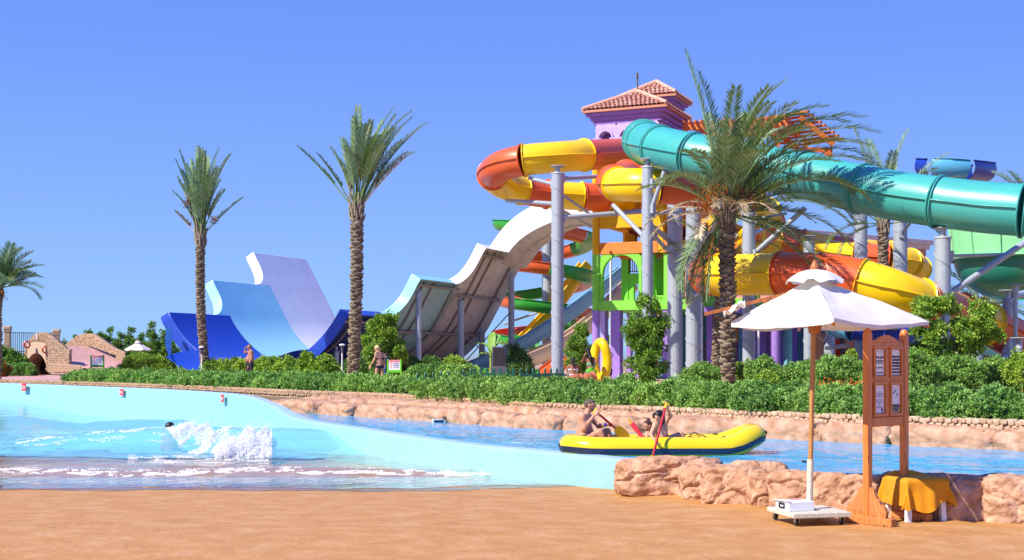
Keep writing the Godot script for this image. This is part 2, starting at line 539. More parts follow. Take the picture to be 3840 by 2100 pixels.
func setting() -> void:
	# beach: fine near the camera, coarse around it
	var xs := []
	for k in [-300, -120, -70]: xs.append(float(k))
	for k in 38: xs.append(-46.0 + k)
	for k in 100: xs.append(-8.0 + k * 0.16)
	for k in [8, 9, 10, 12, 14, 20, 30, 60, 120, 300]: xs.append(float(k))
	var ds := []
	for k in [-300, -100, -40, -10, 0, 6]: ds.append(float(k))
	for k in 84: ds.append(9.0 + k * 0.125)
	for k in 25: ds.append(19.5 + k * 0.5)
	for k in [32.5, 36, 42, 50, 60, 75]: ds.append(float(k))
	var m := MB.new()
	var f := MB.new()
	for j in ds.size():
		for i in xs.size():
			m.vert(Vector3(xs[i], beach_y(xs[i], ds[j]), -ds[j]))
	for j in ds.size() - 1:
		for i in xs.size() - 1:
			var a: int = j * xs.size() + i
			m.quad(a, a + xs.size(), a + xs.size() + 1, a + 1)
	structure(m, "beach_floor", M.sand)
	# painted pool floor, laid on the beach from where the paint begins
	f.grid(200, 40, func(s: float, t: float) -> Vector3:
		var d := 27.4 + (1.6 * nz.get_noise_1d(s * 400.0) + 0.7 * nz.get_noise_1d(s * 2600.0)) * (1.0 - t) + 48.0 * t * t
		var x := lerpf(-60.0, wall_x(d) + 0.05, s)
		return Vector3(x, beach_y(x, d) + 0.03, -d))
	structure(f, "pool_floor", M.pool_floor)
	# ground beyond the bank to the horizon
	var kl := along(kerb_line, 2.0)
	m = MB.new()
	var far := 900.0
	for p in kl:
		var q: Vector2 = p
		var back := q + Vector2(0.25, 0.35)
		for s in [0.0, 0.02, 0.06, 0.15, 0.4, 1.0]:
			var e := Vector2(lerpf(back.x, back.x * 9.0, s), lerpf(back.y, far, s))
			m.vert(Vector3(e.x, TER - 0.02 if s < 1.0 else TER - 0.02, -e.y))
	for i in kl.size() - 1:
		for k in 5:
			var a := i * 6 + k
			m.quad(a, a + 1, a + 7, a + 6)
	structure(m, "ground", M.terrain)
	# planting soil along the bank
	m = MB.new()
	for i in kl.size():
		var q: Vector2 = kl[i]
		for s in [0.2, 2.2]:
			m.vert(Vector3(q.x + s * 0.7, TER + 0.0, -(q.y + s)))
	for i in kl.size() - 1:
		m.quad(i * 2, i * 2 + 1, i * 2 + 3, i * 2 + 2)
	structure(m, "planting_bed", M.soil)
	# pink paving on the left terrace
	m = MB.new()
	m.face(ground_at(-600, 77, TER + 0.004), ground_at(-600, 100, TER + 0.004), ground_at(640, 100, TER + 0.004), ground_at(640, 51, TER + 0.004))
	structure(m, "pavement", M.pink_paving)
	m = MB.new()
	m.face(ground_at(-500, 86, TER + 0.012), ground_at(-500, 105, TER + 0.012), ground_at(185, 105, TER + 0.012), ground_at(195, 86, TER + 0.012))
	structure(m, "lawn", M.lawn)
	# pale paving under half pipe and tower, added to bounce light up
	m = MB.new()
	m.face(ground_at(660, 62, TER + 0.006), ground_at(660, 100, TER + 0.006), ground_at(3200, 100, TER + 0.006), ground_at(3200, 62.5, TER + 0.006))
	structure(m, "bounce_pavement", M.bounce_paving)
	# paved walk between the tower and the hedge
	m = MB.new()
	m.face(ground_at(1500, 41, TER + 0.004), ground_at(1500, 62, TER + 0.004), ground_at(2450, 62, TER + 0.004), ground_at(2450, 34, TER + 0.004))
	structure(m, "path", M.pink_paving)
	# wave pool water
	m = MB.new()
	var rows := []
	var d := 18.35
	while d < 76.0:
		rows.append(d)
		d += 0.12 if d < 30 else (0.35 if d < 46 else 1.0)
	var cols := 170
	for j in rows.size():
		var dd: float = rows[j]
		var x1 := minf(wall_x(dd) + 0.02, 1.1)
		for i in cols + 1:
			var s := float(i) / cols
			var x := lerpf(-18.0 - dd * 0.5, x1, 1.0 - pow(1.0 - s, 1.5))
			var edge := 0.0
			if j == 0:
				edge = 0.5 * nz.get_noise_1d(x * 25.0)
			m.vert(Vector3(x, maxf(wave_y(x, dd), beach_y(x, dd) + 0.016), -(dd + edge)))
	var sh := MB.new()
	sh.v = m.v.duplicate()
	sh.c = m.c.duplicate()
	sh.uv = m.uv.duplicate()
	for j in rows.size() - 1:
		for i in cols:
			var a := j * (cols + 1) + i
			var p := m.v[a]
			if -p.z < 24.9 + 1.1 * nz.get_noise_2d(p.x * 25.0, p.z * 60.0) + 0.5 * nz.get_noise_2d(p.x * 120.0, p.z * 160.0):
				sh.quad(a, a + cols + 1, a + cols + 2, a + 1)
			else:
				m.quad(a, a + cols + 1, a + cols + 2, a + 1)
	structure(m, "wave_pool_water", M.wave_water)
	structure(sh, "shallow_water", M.shallow_water)
	# sand still wet above the water's edge
	var ws := MB.new()
	ws.grid(200, 5, func(s: float, t: float) -> Vector3:
		var x := lerpf(-9.0, 1.5, s)
		var front := 17.55 + 0.35 * nz.get_noise_1d(x * 14.0 + 300.0) + 0.1 * nz.get_noise_1d(x * 120.0) + 0.8 * ss(-1.5, 1.2, x)
		return Vector3(x, beach_y(x, lerpf(front, 19.6, t)) + 0.004, -lerpf(front, 19.6, t)))
	structure(ws, "wet_sand", M.wet_sand)
	# thin sheet of water run up the beach
	m = MB.new()
	m.grid(220, 6, func(s: float, t: float) -> Vector3:
		var x := lerpf(-22.0, 1.2, s)
		var front := 17.95 + 0.35 * nz.get_noise_1d(x * 18.0) + 0.12 * nz.get_noise_1d(x * 90.0) + 0.9 * ss(-1.5, 1.2, x)
		var dd := lerpf(front, 20.2, t)
		return Vector3(x, beach_y(x, dd) + 0.010 + 0.004 * t, -dd))
	structure(m, "swash_water", M.swash)
	foam()
	# river
	var wl := along(water_line, 0.6)
	m = MB.new()
	f = MB.new()
	var inner := []
	for p in along([Vector3(-6.85, 34.9, 0.5)] + wall_line.slice(6), 0.6): inner.append(Vector2(p.x + 0.16, p.y + 0.06))
	for p in along(rock_line.slice(1), 0.6): inner.append(Vector2(p.x + 0.35, p.y + 0.35))
	var total := 200
	var nacross := 40
	for i in total + 1:
		var t := float(i) / total
		var a: Vector2 = wl[wl.size() - 1 - int(t * (wl.size() - 1))]
		var fa := t * (wl.size() - 1)
		var ia := mini(int(fa), wl.size() - 2)
		a = wl[wl.size() - 1 - ia].lerp(wl[wl.size() - 2 - ia], fa - ia)
		var fb := t * (inner.size() - 1)
		var ib := mini(int(fb), inner.size() - 2)
		var b: Vector2 = inner[ib].lerp(inner[ib + 1], fb - ib)
		for k in nacross + 1:
			var q := b.lerp(a + (a - b).normalized() * 0.3, float(k) / nacross)
			m.vert(Vector3(q.x, RIV + 0.018 * nz.get_noise_2d(q.x * 90.0, q.y * 90.0) + 0.012 * nz.get_noise_2d(q.x * 30.0, q.y * 45.0), -q.y))
			f.vert(Vector3(q.x, 0.02, -q.y))
	for i in total:
		for k in nacross:
			var a := i * (nacross + 1) + k
			m.quad(a, a + 1, a + nacross + 2, a + nacross + 1)
			f.quad(a, a + 1, a + nacross + 2, a + nacross + 1)
	structure(f, "river_bed", M.river_bed)
	structure(m, "river_water", M.river_water)
	pool_wall()
	rock_bank()
	rock_border()

func foam() -> void:
	# droplets and bubbles of the breaking wave and of the swell on the beach
	rng.seed = 5
	var b := MB.new()
	b.ball(Vector3.ZERO, Vector3.ONE, 4)
	var bm := b.mesh()
	var xf := []
	for i in 120000:
		var u := 540.0 + 480.0 * pow(rng.randf(), 0.62)
		var t := rng.randf()
		# the foam spreads from the crest on the left down the whole face on the right
		var full := ss(590.0, 800.0, u)
		if t < 0.85 - full: continue
		var d := 24.0 + 3.4 * t + 0.5 * nz.get_noise_1d(u * 1.5)
		var x := (u - 1920.0) / F * d
		if x > wall_x(d) - 0.03: continue
		var lump := nz.get_noise_3d(x * 60.0, t * 45.0, 3.0) + 0.5 * nz.get_noise_3d(x * 170.0, t * 120.0, 9.0)
		var edge := minf(1.0, minf(t * 4.0, (1.1 - t) * 3.0)) * (0.25 + 0.75 * full)
		if lump < 0.36 - 0.62 * edge * rng.randf_range(0.2, 1.4): continue
		var y := wave_y(x, d) + maxf(0.0, lump + 0.15) * 0.34 * full * pow(rng.randf(), 3.0)
		if rng.randf() < 0.05: y += 0.30 * pow(rng.randf(), 2.0) * full
		var r := rr(0.0025, 0.0095)
		xf.append(Transform3D(Basis.from_scale(Vector3(r * rr(0.8, 1.8), r, r)), Vector3(x, y, -d)))
	# crest glitter foam on the left
	for i in 2500:
		var u := rr(60.0, 620.0)
		var d := 26.3 + rr(-0.5, 0.8)
		var x := (u - 1920.0) / F * d
		if nz.get_noise_2d(x * 60.0, d * 120.0) < 0.16:
			continue
		var r := rr(0.004, 0.010)
		xf.append(Transform3D(Basis.from_scale(Vector3(r * 2.5, r * 0.6, r)), Vector3(x, wave_y(x, d) + r * 0.2, -d)))
	for i in 9000: # bubbles drifting on the churned water in front and behind
		var u := rr(480.0, 1010.0)
		var d := rr(22.6, 24.6) if i % 2 == 0 else rr(27.2, 29.5)
		var x := (u - 1920.0) / F * d
		if x > wall_x(d) - 0.03 or nz.get_noise_2d(x * 75.0, d * 90.0) < 0.08: continue
		var r := rr(0.003, 0.009)
		xf.append(Transform3D(Basis.from_scale(Vector3(r * 2.2, r * 0.5, r * 1.2)), Vector3(x, wave_y(x, d) + 0.002, -d)))
	var o := multi(bm, xf, [], "breaking_foam", M.foam, self)
	tag(o, "white foam of the breaking wave against the light blue wall", "foam", "", "stuff")
	xf = []
	for i in 15000:
		var x := rr(-9.5, 0.3)
		var line := 20.15 + 0.25 * sin(x * 1.3) + 0.2 * nz.get_noise_1d(x * 40.0)
		var d := line + absf(rng.randfn(0, 0.30)) - 0.08
		if nz.get_noise_2d(x * 70.0, d * 110.0) + 0.6 * nz.get_noise_2d(x * 260.0, d * 300.0) < 0.04 + 0.5 * absf(d - line):
			continue
		var r := rr(0.003, 0.010)
		xf.append(Transform3D(Basis.from_scale(Vector3(r * 1.8, r * 0.8, r)), Vector3(x, maxf(wave_y(x, d), beach_y(x, d) + 0.01) + r * 0.3, -d)))
	o = multi(bm, xf, [], "beach_foam", M.foam, self)
	tag(o, "thin line of white bubbles where the water runs up the sand", "foam", "", "stuff")

func pool_wall() -> void:
	var t := thing("pool_wall", "light blue curved wall between the wave pool and the river", "wall")
	var pts := along(wall_line, 0.3)
	var face_m := MB.new()
	var top := MB.new()
	for i in pts.size():
		var p: Vector3 = pts[i]
		var q: Vector3 = pts[mini(i + 1, pts.size() - 1)]
		var r: Vector3 = pts[maxi(i - 1, 0)]
		var tg := Vector2(q.x - r.x, q.y - r.y).normalized()
		var nb := Vector2(-tg.y, tg.x) # to the river / bank side
		if nb.y < 0: nb = -nb
		var by := beach_y(p.x, p.y)
		var low := clampf(by, -1.0, p.z - 0.2)
		var stain := ss(-0.15, 0.25, nz.get_noise_1d(p.x * 60.0 + p.y * 35.0)) * ss(23.0, 20.0, p.y)
		for k in [-2.6, low - 0.25 - p.z, low - 0.02 - p.z, low + 0.03 + 0.03 * stain - p.z, low + 0.10 - p.z, -0.05]:
			face_m.col = Color.WHITE.lerp(Color(0.72, 0.60, 0.34), stain * 0.8) if k > -2.0 and k < low + 0.02 - p.z else (Color.WHITE.lerp(Color(0.85, 0.86, 0.66), stain * 0.7) if k < low + 0.07 - p.z and k > -2.0 else Color.WHITE)
			face_m.vert(Vector3(p.x, p.z + k, -p.y))
		face_m.col = Color.WHITE
		face_m.vert(Vector3(p.x + nb.x * 0.012, p.z - 0.02, -(p.y + nb.y * 0.012)))
		face_m.vert(Vector3(p.x + nb.x * 0.04, p.z, -(p.y + nb.y * 0.04)))
		for k in [[0.04, 0.0], [0.30, 0.004], [0.32, -0.02], [0.32, -1.2]]:
			top.vert(Vector3(p.x + nb.x * k[0], p.z + k[1], -(p.y + nb.y * k[0])))
	for i in pts.size() - 1:
		for k in 7:
			var a := i * 8 + k
			face_m.quad(a, a + 1, a + 9, a + 8)
		for k in 3:
			var a := i * 4 + k
			top.quad(a, a + 1, a + 5, a + 4)
	part(face_m, "wall_face", M.pool_paint, t)
	part(top, "coping", M.pool_rim, t)
	# depth signs on the wall
	var info := [["120cm", 112.0, 1438.0, 1466.0, 24.0], ["90cm", 476.0, 1459.0, 1482.0, 20.0], ["50cm", 847.0, 1479.0, 1508.0, 14.0]]
	for s in info:
		var ray := (float(s[1]) - 1920.0) / F
		var dd := 40.0
		for k in 40:
			dd = lerpf(36.0, 57.0, k / 39.0)
			if wall_x(dd) < ray * dd:
				break
		var x := wall_x(dd)
		var x2 := wall_x(dd - 0.5)
		var tg := Vector3(x2 - x, 0, 0.5).normalized()
		var n := Vector3(tg.z, 0, -tg.x)
		if n.z < 0: n = -n
		var px := dd / F
		var h := (float(s[3]) - float(s[2])) * px
		var o := thing("depth_sign", "red depth sign reading %s on the pool wall" % s[0], "sign")
		o.transform = Transform3D(Basis(n.cross(Vector3.UP) * -1.0, Vector3.UP, n), Vector3(x, EYE - ((float(s[2]) + float(s[3])) / 2 - VH) * px, -dd) + n * 0.03)
		var mm := MB.new()
		mm.box(Vector3.ZERO, Vector3(h * 1.4, h, 0.02))
		part(mm, "plate", M.sign_red, o)
		text(s[0], o, M.plastic_white, Vector3(0, -h * 0.02, 0.014), h * 0.62, h * 1.2)

func text(s: String, parent: Node, mat: Material, at: Vector3, size: float, maxw := 0.0, serif := false, called := "lettering") -> MeshInstance3D:
	var tm := TextMesh.new()
	var fo := SystemFont.new()
	fo.font_names = ["Droid Serif" if serif else "Droid Sans"]
	tm.font = fo
	tm.text = s
	tm.font_size = 32
	tm.pixel_size = size / 32.0
	tm.depth = 0.004
	tm.curve_step = 2.0
	var o := part(tm, called, mat, parent)
	o.position = at
	if maxw > 0.0:
		var w := tm.get_aabb().size.x
		if w > maxw:
			o.scale.x = maxw / w
	return o

func rounded_rock(m: MB, o: Vector3, s: Vector3, b: Basis, res: int, sd: float, rough := 0.12, p := 5.0) -> void:
	# a rounded block roughened by noise
	for ax in 3:
		for sg in [-1.0, 1.0]:
			var first := m.v.size()
			for j in res + 1:
				for i in res + 1:
					var q := Vector3()
					q[ax] = sg
					q[(ax + 1) % 3] = -1.0 + 2.0 * i / res
					q[(ax + 2) % 3] = -1.0 + 2.0 * j / res
					var l := pow(pow(absf(q.x), p) + pow(absf(q.y), p) + pow(absf(q.z), p), 1.0 / p)
					q /= l
					var w := q * s * 0.5
					var n := nz.get_noise_3d(w.x * 60 + sd * 37.0, w.y * 60, w.z * 60 + sd * 11.0)
					var n2 := nz.get_noise_3d(w.x * 220 + sd * 7.0, w.y * 220, w.z * 220)
					var cut := minf(0.0, 0.25 - absf(nz.get_noise_3d(w.x * 38 + sd * 90.0, w.y * 70, w.z * 38)) * 6.0) # creases
					cut = -maxf(0.0, 1.0 - absf(nz.get_noise_3d(w.x * 40 + sd * 90.0, w.y * 75, w.z * 40)) * 14.0)
					var n3 := nz.get_noise_3d(w.x * 600 + sd * 3.0, w.y * 600, w.z * 600)
					w *= 1.0 + rough * (n * 0.95 + n2 * 0.38 + n3 * 0.22 * minf(1.0, res / 20.0) + cut * 0.55)
					m.vert(o + b * w)
			for j in res:
				for i in res:
					var a := first + j * (res + 1) + i
					if sg > 0:
						m.quad(a, a + res + 1, a + res + 2, a + 1)
					else:
						m.quad(a, a + 1, a + res + 2, a + res + 1)

func stone_meshes() -> Array:
	if tex.has("stones"):
		return tex["stones"]
	var out := []
	for k in 5:
		var m := MB.new()
		rounded_rock(m, Vector3.ZERO, Vector3.ONE, Basis(), 3, k * 3.1, 0.10, 3.2)
		out.append(m.mesh())
	tex["stones"] = out
	return out

func lay_stones(root: Node3D, spots: Array, most := 300) -> void:
	# spots: [Transform3D]; the nearest become parts, the rest one mass
	var sm := stone_meshes()
	spots.sort_custom(func(a, b): return a.origin.z > b.origin.z)
	var rest := {}
	for i in spots.size():
		if i < most:
			part(sm[i % 5], "stone", M["stone%d" % (i * 7 % 4)], root, spots[i])
		else:
			var k := i % 4
			if not rest.has(k): rest[k] = []
			rest[k].append(spots[i])
	var cols := []
	var all := []
	for k in rest:
		for x in rest[k]:
			all.append(x)
	if all.size():
		var o := multi(sm[0], all, cols, "far_stones", M.stone1, root)
		o.set_meta("kind", "stuff")

func rock_bank() -> void:
	rng.seed = 11
	var t := thing("rock_bank", "long bank of pinkish artificial rock along the far side of the river", "rock wall")
	var kl := along(kerb_line, 0.05)
	var wl := along(water_line, 0.05)
	# a solid backing behind the rocks
	var m := MB.new()
	var n := 120
	for i in n + 1:
		var a: Vector2 = wl[int(float(i) / n * (wl.size() - 1))]
		var bidx := 0
		var best := 1e9
		for k in range(0, kl.size(), 4):
			var e: float = (kl[k] - a).length_squared()
			if e < best:
				best = e
				bidx = k
		var b: Vector2 = kl[bidx]
		m.vert(Vector3(a.x + 0.2, -0.1, -(a.y + 0.2)))
		m.vert(Vector3(a.x + 0.25, 0.45, -(a.y + 0.25)))
		m.vert(Vector3(b.x, 0.62, -b.y))
		m.vert(Vector3(b.x + 0.4, 0.63, -(b.y + 0.4)))
	for i in n:
		for k in 3:
			m.quad(i * 4 + k, i * 4 + k + 1, i * 4 + k + 5, i * 4 + k + 4)
	part(m, "rock_core", M.rock, t)
	# boulders along the waterline, then a second row where the bank is deep
	var at := 0.0
	var i := 0
	var run := 0
	while run < wl.size() - 14:
		var a: Vector2 = wl[run]
		var len_ := rr(1.1, 2.1)
		var step := int(len_ / 0.05)
		var b: Vector2 = wl[mini(run + step, wl.size() - 1)]
		len_ = (b - a).length()
		var mid := (a + b) / 2
		var dir := (b - a).normalized()
		var bidx := 0
		var best := 1e9
		for k in range(0, kl.size(), 3):
			var e: float = (kl[k] - mid).length_squared()
			if e < best:
				best = e
				bidx = k
		var back: Vector2 = kl[bidx]
		var deep := maxf(0.5, (back - mid).length())
		var ang := atan2(dir.y, dir.x)
		if mid.y < 60 and mid.x < 13:
			var nr := 1 if deep < 1.2 else (2 if deep < 3.0 else 3)
			for k in nr:
				var c2 := mid.lerp(back, (k + 0.45) / nr)
				if c2.x - len_ * 0.55 < wall_x(c2.y) + 0.3: c2.x = wall_x(c2.y) + 0.3 + len_ * 0.55
				var mm := MB.new()
				var hh := 0.66 + 0.06 * rng.randf()
				var ytop := lerpf(0.58, 0.66, float(k) / maxi(1, nr - 1)) if nr > 1 else 0.64
				rounded_rock(mm, Vector3.ZERO, Vector3(len_ * 1.01, hh, maxf(0.75, deep / nr * 1.25)), Basis(), 14, i * 1.7, 0.13, 6.0)
				part(mm, "rock", M.rock, t, Transform3D(Basis(Vector3.UP, ang + rr(-0.08, 0.08)) * Basis(Vector3.RIGHT, rr(-0.05, 0.12)), Vector3(c2.x, ytop - hh / 2 + rr(-0.03, 0.03), -c2.y)))
				i += 1
		run += step
	# the kerb of small stones on top
	var kt := thing("stone_kerb", "low kerb of small rounded stones on top of the rock bank", "kerb")
	var spots := []
	var base := MB.new()
	var kpts := along(kerb_line.slice(1, 11), 0.105)
	for k in kpts.size():
		var p: Vector2 = kpts[k]
		var nx: Vector2 = kpts[mini(k + 1, kpts.size() - 1)]
		if k == kpts.size() - 1:
			nx = p + (p - kpts[k - 1])
		var tg := (nx - p).normalized()
		var nb := Vector2(-tg.y, tg.x)
		if nb.y < 0: nb = -nb
		var ang := atan2(tg.y, tg.x)
		base.vert(Vector3(p.x - nb.x * 0.06, 0.52, -(p.y - nb.y * 0.06)))
		base.vert(Vector3(p.x - nb.x * 0.06, 0.725, -(p.y - nb.y * 0.06)))
		base.vert(Vector3(p.x + nb.x * 0.25, 0.735, -(p.y + nb.y * 0.25)))
		base.vert(Vector3(p.x + nb.x * 0.25, 0.52, -(p.y + nb.y * 0.25)))
		if p.y < 62:
			for row in 2:
				var off := Vector3(tg.x, 0, -tg.y) * (0.05 * row + rr(-0.015, 0.015))
				var s := Vector3(rr(0.085, 0.135), rr(0.07, 0.10), rr(0.07, 0.10))
				spots.append(Transform3D(Basis(Vector3.UP, ang) * Basis(Vector3.FORWARD, rr(-0.3, 0.3)) * Basis.from_scale(s), Vector3(p.x - nb.x * 0.07, 0.625 + 0.078 * row + rr(-0.012, 0.012), -(p.y - nb.y * 0.07)) + off))
			if k % 2 == 0:
				spots.append(Transform3D(Basis(Vector3.UP, ang) * Basis.from_scale(Vector3(rr(0.17, 0.24), 0.06, rr(0.18, 0.26))), Vector3(p.x + nb.x * 0.09, 0.728, -(p.y + nb.y * 0.09))))
	for k in kpts.size() - 1:
		for j in 3:
			base.quad(k * 4 + j, k * 4 + j + 1, k * 4 + j + 5, k * 4 + j + 4)
	part(base, "mortar_bed", M.mortar, kt)
	lay_stones(kt, spots)

func rock_border() -> void:
	# the big rocks between the beach and the river: u0, u1, top v, foot v, depth of foot
	var t := thing("rock_border", "row of big brown artificial boulders between the beach and the river", "rock wall")
	var rk := [[2318, 2690, 1720, 1848, 16.4, 0.12], [2560, 2800, 1745, 1872, 15.7, 0.3], [2640, 2850, 1752, 1885, 15.1, -0.05], [2745, 2945, 1734, 1850, 15.5, 0.1], [2800, 3020, 1764, 1890, 14.75, 0.35], [2895, 3195, 1774, 1912, 14.2, -0.1], [3155, 3360, 1784, 1928, 13.95, 0.05], [3310, 3560, 1778, 1932, 13.9, 0.0], [3490, 3722, 1782, 1948, 13.5, 0.06], [3690, 3990, 1788, 1955, 13.25, -0.05], [3960, 4250, 1780, 1960, 13.1, 0.0]]
	var i := 0
	for q in rk:
		var d: float = q[4]
		var w: float = (q[1] - q[0]) / F * d
		var foot := EYE - (float(q[3]) - VH) / F * d
		foot = minf(foot, 0.0)
		var top := EYE - (float(q[2]) - VH) / F * (d + 0.35)
		var dz := clampf(w * 0.75, 0.75, 1.1)
		var h := (top - foot) + 0.1
		var m := MB.new()
		rounded_rock(m, Vector3.ZERO, Vector3(w * 1.08, h * 1.06, dz), Basis(), 44, 40 + i * 2.3, 0.17, 5.5)
		var cx: float = ((q[0] + q[1]) / 2.0 - 1920.0) / F * (d + dz * 0.4)
		part(m, "rock", M.rock, t, Transform3D(Basis(Vector3.UP, -0.25 + float(q[5])) * Basis(Vector3.RIGHT, -0.1), Vector3(cx, top - h * 0.5, -(d + dz * 0.4))))
		i += 1
	# footing behind, holding the river
	var m2 := MB.new()
	var rl := along(rock_line, 0.5)
	for k in rl.size():
		var p: Vector2 = rl[k]
		for e in [[0.25, -0.2], [0.25, 0.26], [0.62, 0.30], [0.66, -0.2]]:
			m2.vert(Vector3(p.x + e[0] * 0.7, e[1], -(p.y + e[0])))
	for k in rl.size() - 1:
		for j in 3:
			m2.quad(k * 4 + j, k * 4 + j + 1, k * 4 + j + 5, k * 4 + j + 4)
	part(m2, "rock_footing", M.rock, t)
# ---------------------------------------------------------------- plants
func leaf_clump(key: String, n: int, length: float, width: float, spread := 0.5) -> ArrayMesh:
	if tex.has(key):
		return tex[key]
	var r2 := RandomNumberGenerator.new()
	r2.seed = key.hash()
	var m := MB.new()
	for i in n:
		var dir := Vector3(r2.randfn(0, 1), r2.randfn(0.25, 0.8), r2.randfn(0, 1)).normalized()
		var o := dir * length * spread * r2.randf() + Vector3(r2.randf_range(-1, 1), r2.randf_range(-1, 1), r2.randf_range(-1, 1)) * length * spread * 0.5
		var l := length * r2.randf_range(0.7, 1.15)
		var side := dir.cross(Vector3(r2.randfn(0, 1), r2.randfn(0, 1), r2.randfn(0, 1))).normalized()
		var up := side.cross(dir)
		var g := r2.randf_range(0.8, 1.15)
		m.col = Color(g, g, g)
		var a := m.vert(o)
		var b := m.vert(o + dir * l * 0.5 + side * width * 0.5 + up * width * 0.12)
		var c := m.vert(o + dir * l - up * width * 0.15)
		var d := m.vert(o + dir * l * 0.5 - side * width * 0.5 + up * width * 0.12)
		m.tri(a, b, c)
		m.tri(a, c, d)
	tex[key] = m.mesh()
	return tex[key]

func leaf_xf(p: Vector3, out: Vector3, s: float) -> Transform3D:
	var up := (out + Vector3(rng.randfn(0, 0.5), rng.randfn(0.3, 0.5), rng.randfn(0, 0.5))).normalized()
	var x := up.cross(Vector3(rng.randfn(0, 1), rng.randfn(0, 1), rng.randfn(0, 1))).normalized()
	return Transform3D(Basis(x * s, up * s, x.cross(up) * s), p)

func pick(cols: Array, lo := 0.75, hi := 1.2) -> Color:
	var c: Color = cols[rng.randi() % cols.size()]
	var g := rr(lo, hi)
	return Color(c.r * g, c.g * g, c.b * g)

const HEDGE := [Color(0.20, 0.40, 0.07), Color(0.23, 0.45, 0.085), Color(0.29, 0.50, 0.12), Color(0.16, 0.33, 0.055)]
const LIME := [Color(0.33, 0.52, 0.05), Color(0.27, 0.45, 0.045), Color(0.42, 0.56, 0.08), Color(0.17, 0.32, 0.04)]
const TREE := [Color(0.18, 0.36, 0.045), Color(0.24, 0.43, 0.06), Color(0.13, 0.27, 0.035)]
const DARK := [Color(0.085, 0.20, 0.045), Color(0.11, 0.24, 0.05), Color(0.16, 0.30, 0.06)]

func hedge(called: String, label: String, line: Array, wid: float, hgt: float, count: int, cols: Array, cat := "hedge", group := "", y0 := TER, leaf := 0.075, seed_ := 1.0, over := 0.0) -> Node3D:
	# line: Vector2 (x, depth) points along its middle
	var t := thing(called, label, cat, Vector3.ZERO, 0.0, group)
	var pts := along(line, 0.2)
	var core := MB.new()
	var hs := []
	for i in pts.size():
		var p: Vector2 = pts[i]
		var e := minf(1.0, minf(i, pts.size() - 1 - i) * 0.2 / maxf(0.3, hgt) + 0.35)
		hs.append(hgt * e * (1.0 + 0.22 * nz.get_noise_2d(p.x * 55.0 + seed_ * 70.0, p.y * 55.0)))
		var q: Vector2 = pts[mini(i + 1, pts.size() - 1)]
		var r: Vector2 = pts[maxi(i - 1, 0)]
		var tg := (q - r).normalized()
		var nb := Vector2(-tg.y, tg.x)
		for k in 9:
			var a := PI * k / 8.0
			var w := wid * 0.36 * cos(a)
			var y = pow(sin(a), 0.6) * hs[i] * 0.80
			core.vert(Vector3(p.x + nb.x * w, y0 + y, -(p.y + nb.y * w)))
	for i in pts.size() - 1:
		for k in 8:
			core.quad(i * 9 + k, i * 9 + k + 1, i * 9 + k + 10, i * 9 + k + 9)
	part(core, "branches", M.hedge_core, t)
	var xf := []
	var cc := []
	for n in count:
		var i := rng.randi() % (pts.size() - 1) if pts.size() > 1 else 0
		var p: Vector2 = pts[i].lerp(pts[mini(i + 1, pts.size() - 1)], rng.randf())
		var q: Vector2 = pts[mini(i + 1, pts.size() - 1)]
		var tg = (q - pts[maxi(i - 1, 0)]).normalized()
		var nb := Vector2(-tg.y, tg.x)
		var a := PI * rng.randf()
		var lump := 1.0 + 0.42 * nz.get_noise_3d(p.x * 95.0 + seed_ * 50.0, a * 45.0, p.y * 95.0)
		var rad := lump * (0.80 + 0.24 * rng.randf())
		var w := wid * 0.5 * cos(a) * rad
		var y: float = pow(sin(a), 0.55) * hs[i] * rad
		if rng.randf() < 0.012: y += rr(0.03, 0.12)
		var pos := Vector3(p.x + nb.x * w, y0 + y - over * maxf(0.0, -signf(cos(a) * nb.y)) * 0.0, -(p.y + nb.y * w))
		xf.append(leaf_xf(pos, Vector3(nb.x * cos(a), sin(a), -nb.y * cos(a)), rr(0.8, 1.3)))
		var pt := 1.0 + 0.55 * nz.get_noise_3d(p.x * 45.0, seed_ * 30.0, p.y * 45.0) + 0.3 * nz.get_noise_3d(p.x * 160.0, y * 200.0, p.y * 160.0)
		var cq := pick(cols) * pt
		cc.append(Color(cq.r * (1.0 + 0.5 * (pt - 1.0)), cq.g, cq.b))
	var o := multi(leaf_clump("hedge%d" % int(leaf * 1000), 8, leaf, leaf * 0.55), xf, cc, "foliage", M.leaf, t)
	o.set_meta("kind", "stuff")
	return t

func shrub(called: String, label: String, at: Vector3, rad: Vector3, count: int, cols: Array, cat := "shrub", leaf := 0.08, group := "") -> Node3D:
	var t := thing(called, label, cat, at, 0.0, group)
	var st := MB.new()
	for k in 5:
		var a := TAU * k / 5.0 + rr(-0.4, 0.4)
		st.tube([Vector3(0, -0.05, 0), Vector3(cos(a) * rad.x * 0.2, rad.y * 0.6, sin(a) * rad.z * 0.2), Vector3(cos(a) * rad.x * 0.5, rad.y * 1.3, sin(a) * rad.z * 0.5)], [0.03, 0.02, 0.008], 5)
	part(st, "stem", M.twig, t)
	var xf := []
	var cc := []
	var sd := rng.randf() * 900.0
	for n in count:
		var dir := Vector3(rng.randfn(0, 1), rng.randfn(0, 1), rng.randfn(0, 1)).normalized()
		var lump := 1.0 + 0.55 * nz.get_noise_3d(dir.x * 60.0 + sd, dir.y * 60.0, dir.z * 60.0)
		var r := lump * (0.62 + 0.38 * pow(rng.randf(), 0.5))
		var p := Vector3(dir.x * rad.x * r, rad.y + dir.y * rad.y * r, dir.z * rad.z * r)
		if p.y < 0.0: p.y = rng.randf() * 0.2
		xf.append(leaf_xf(p, dir, rr(0.75, 1.3)))
		cc.append(pick(cols))
	var o := multi(leaf_clump("shrub%d" % int(leaf * 1000), 8, leaf, leaf * 0.5), xf, cc, "foliage", M.leaf, t)
	o.set_meta("kind", "stuff")
	return t

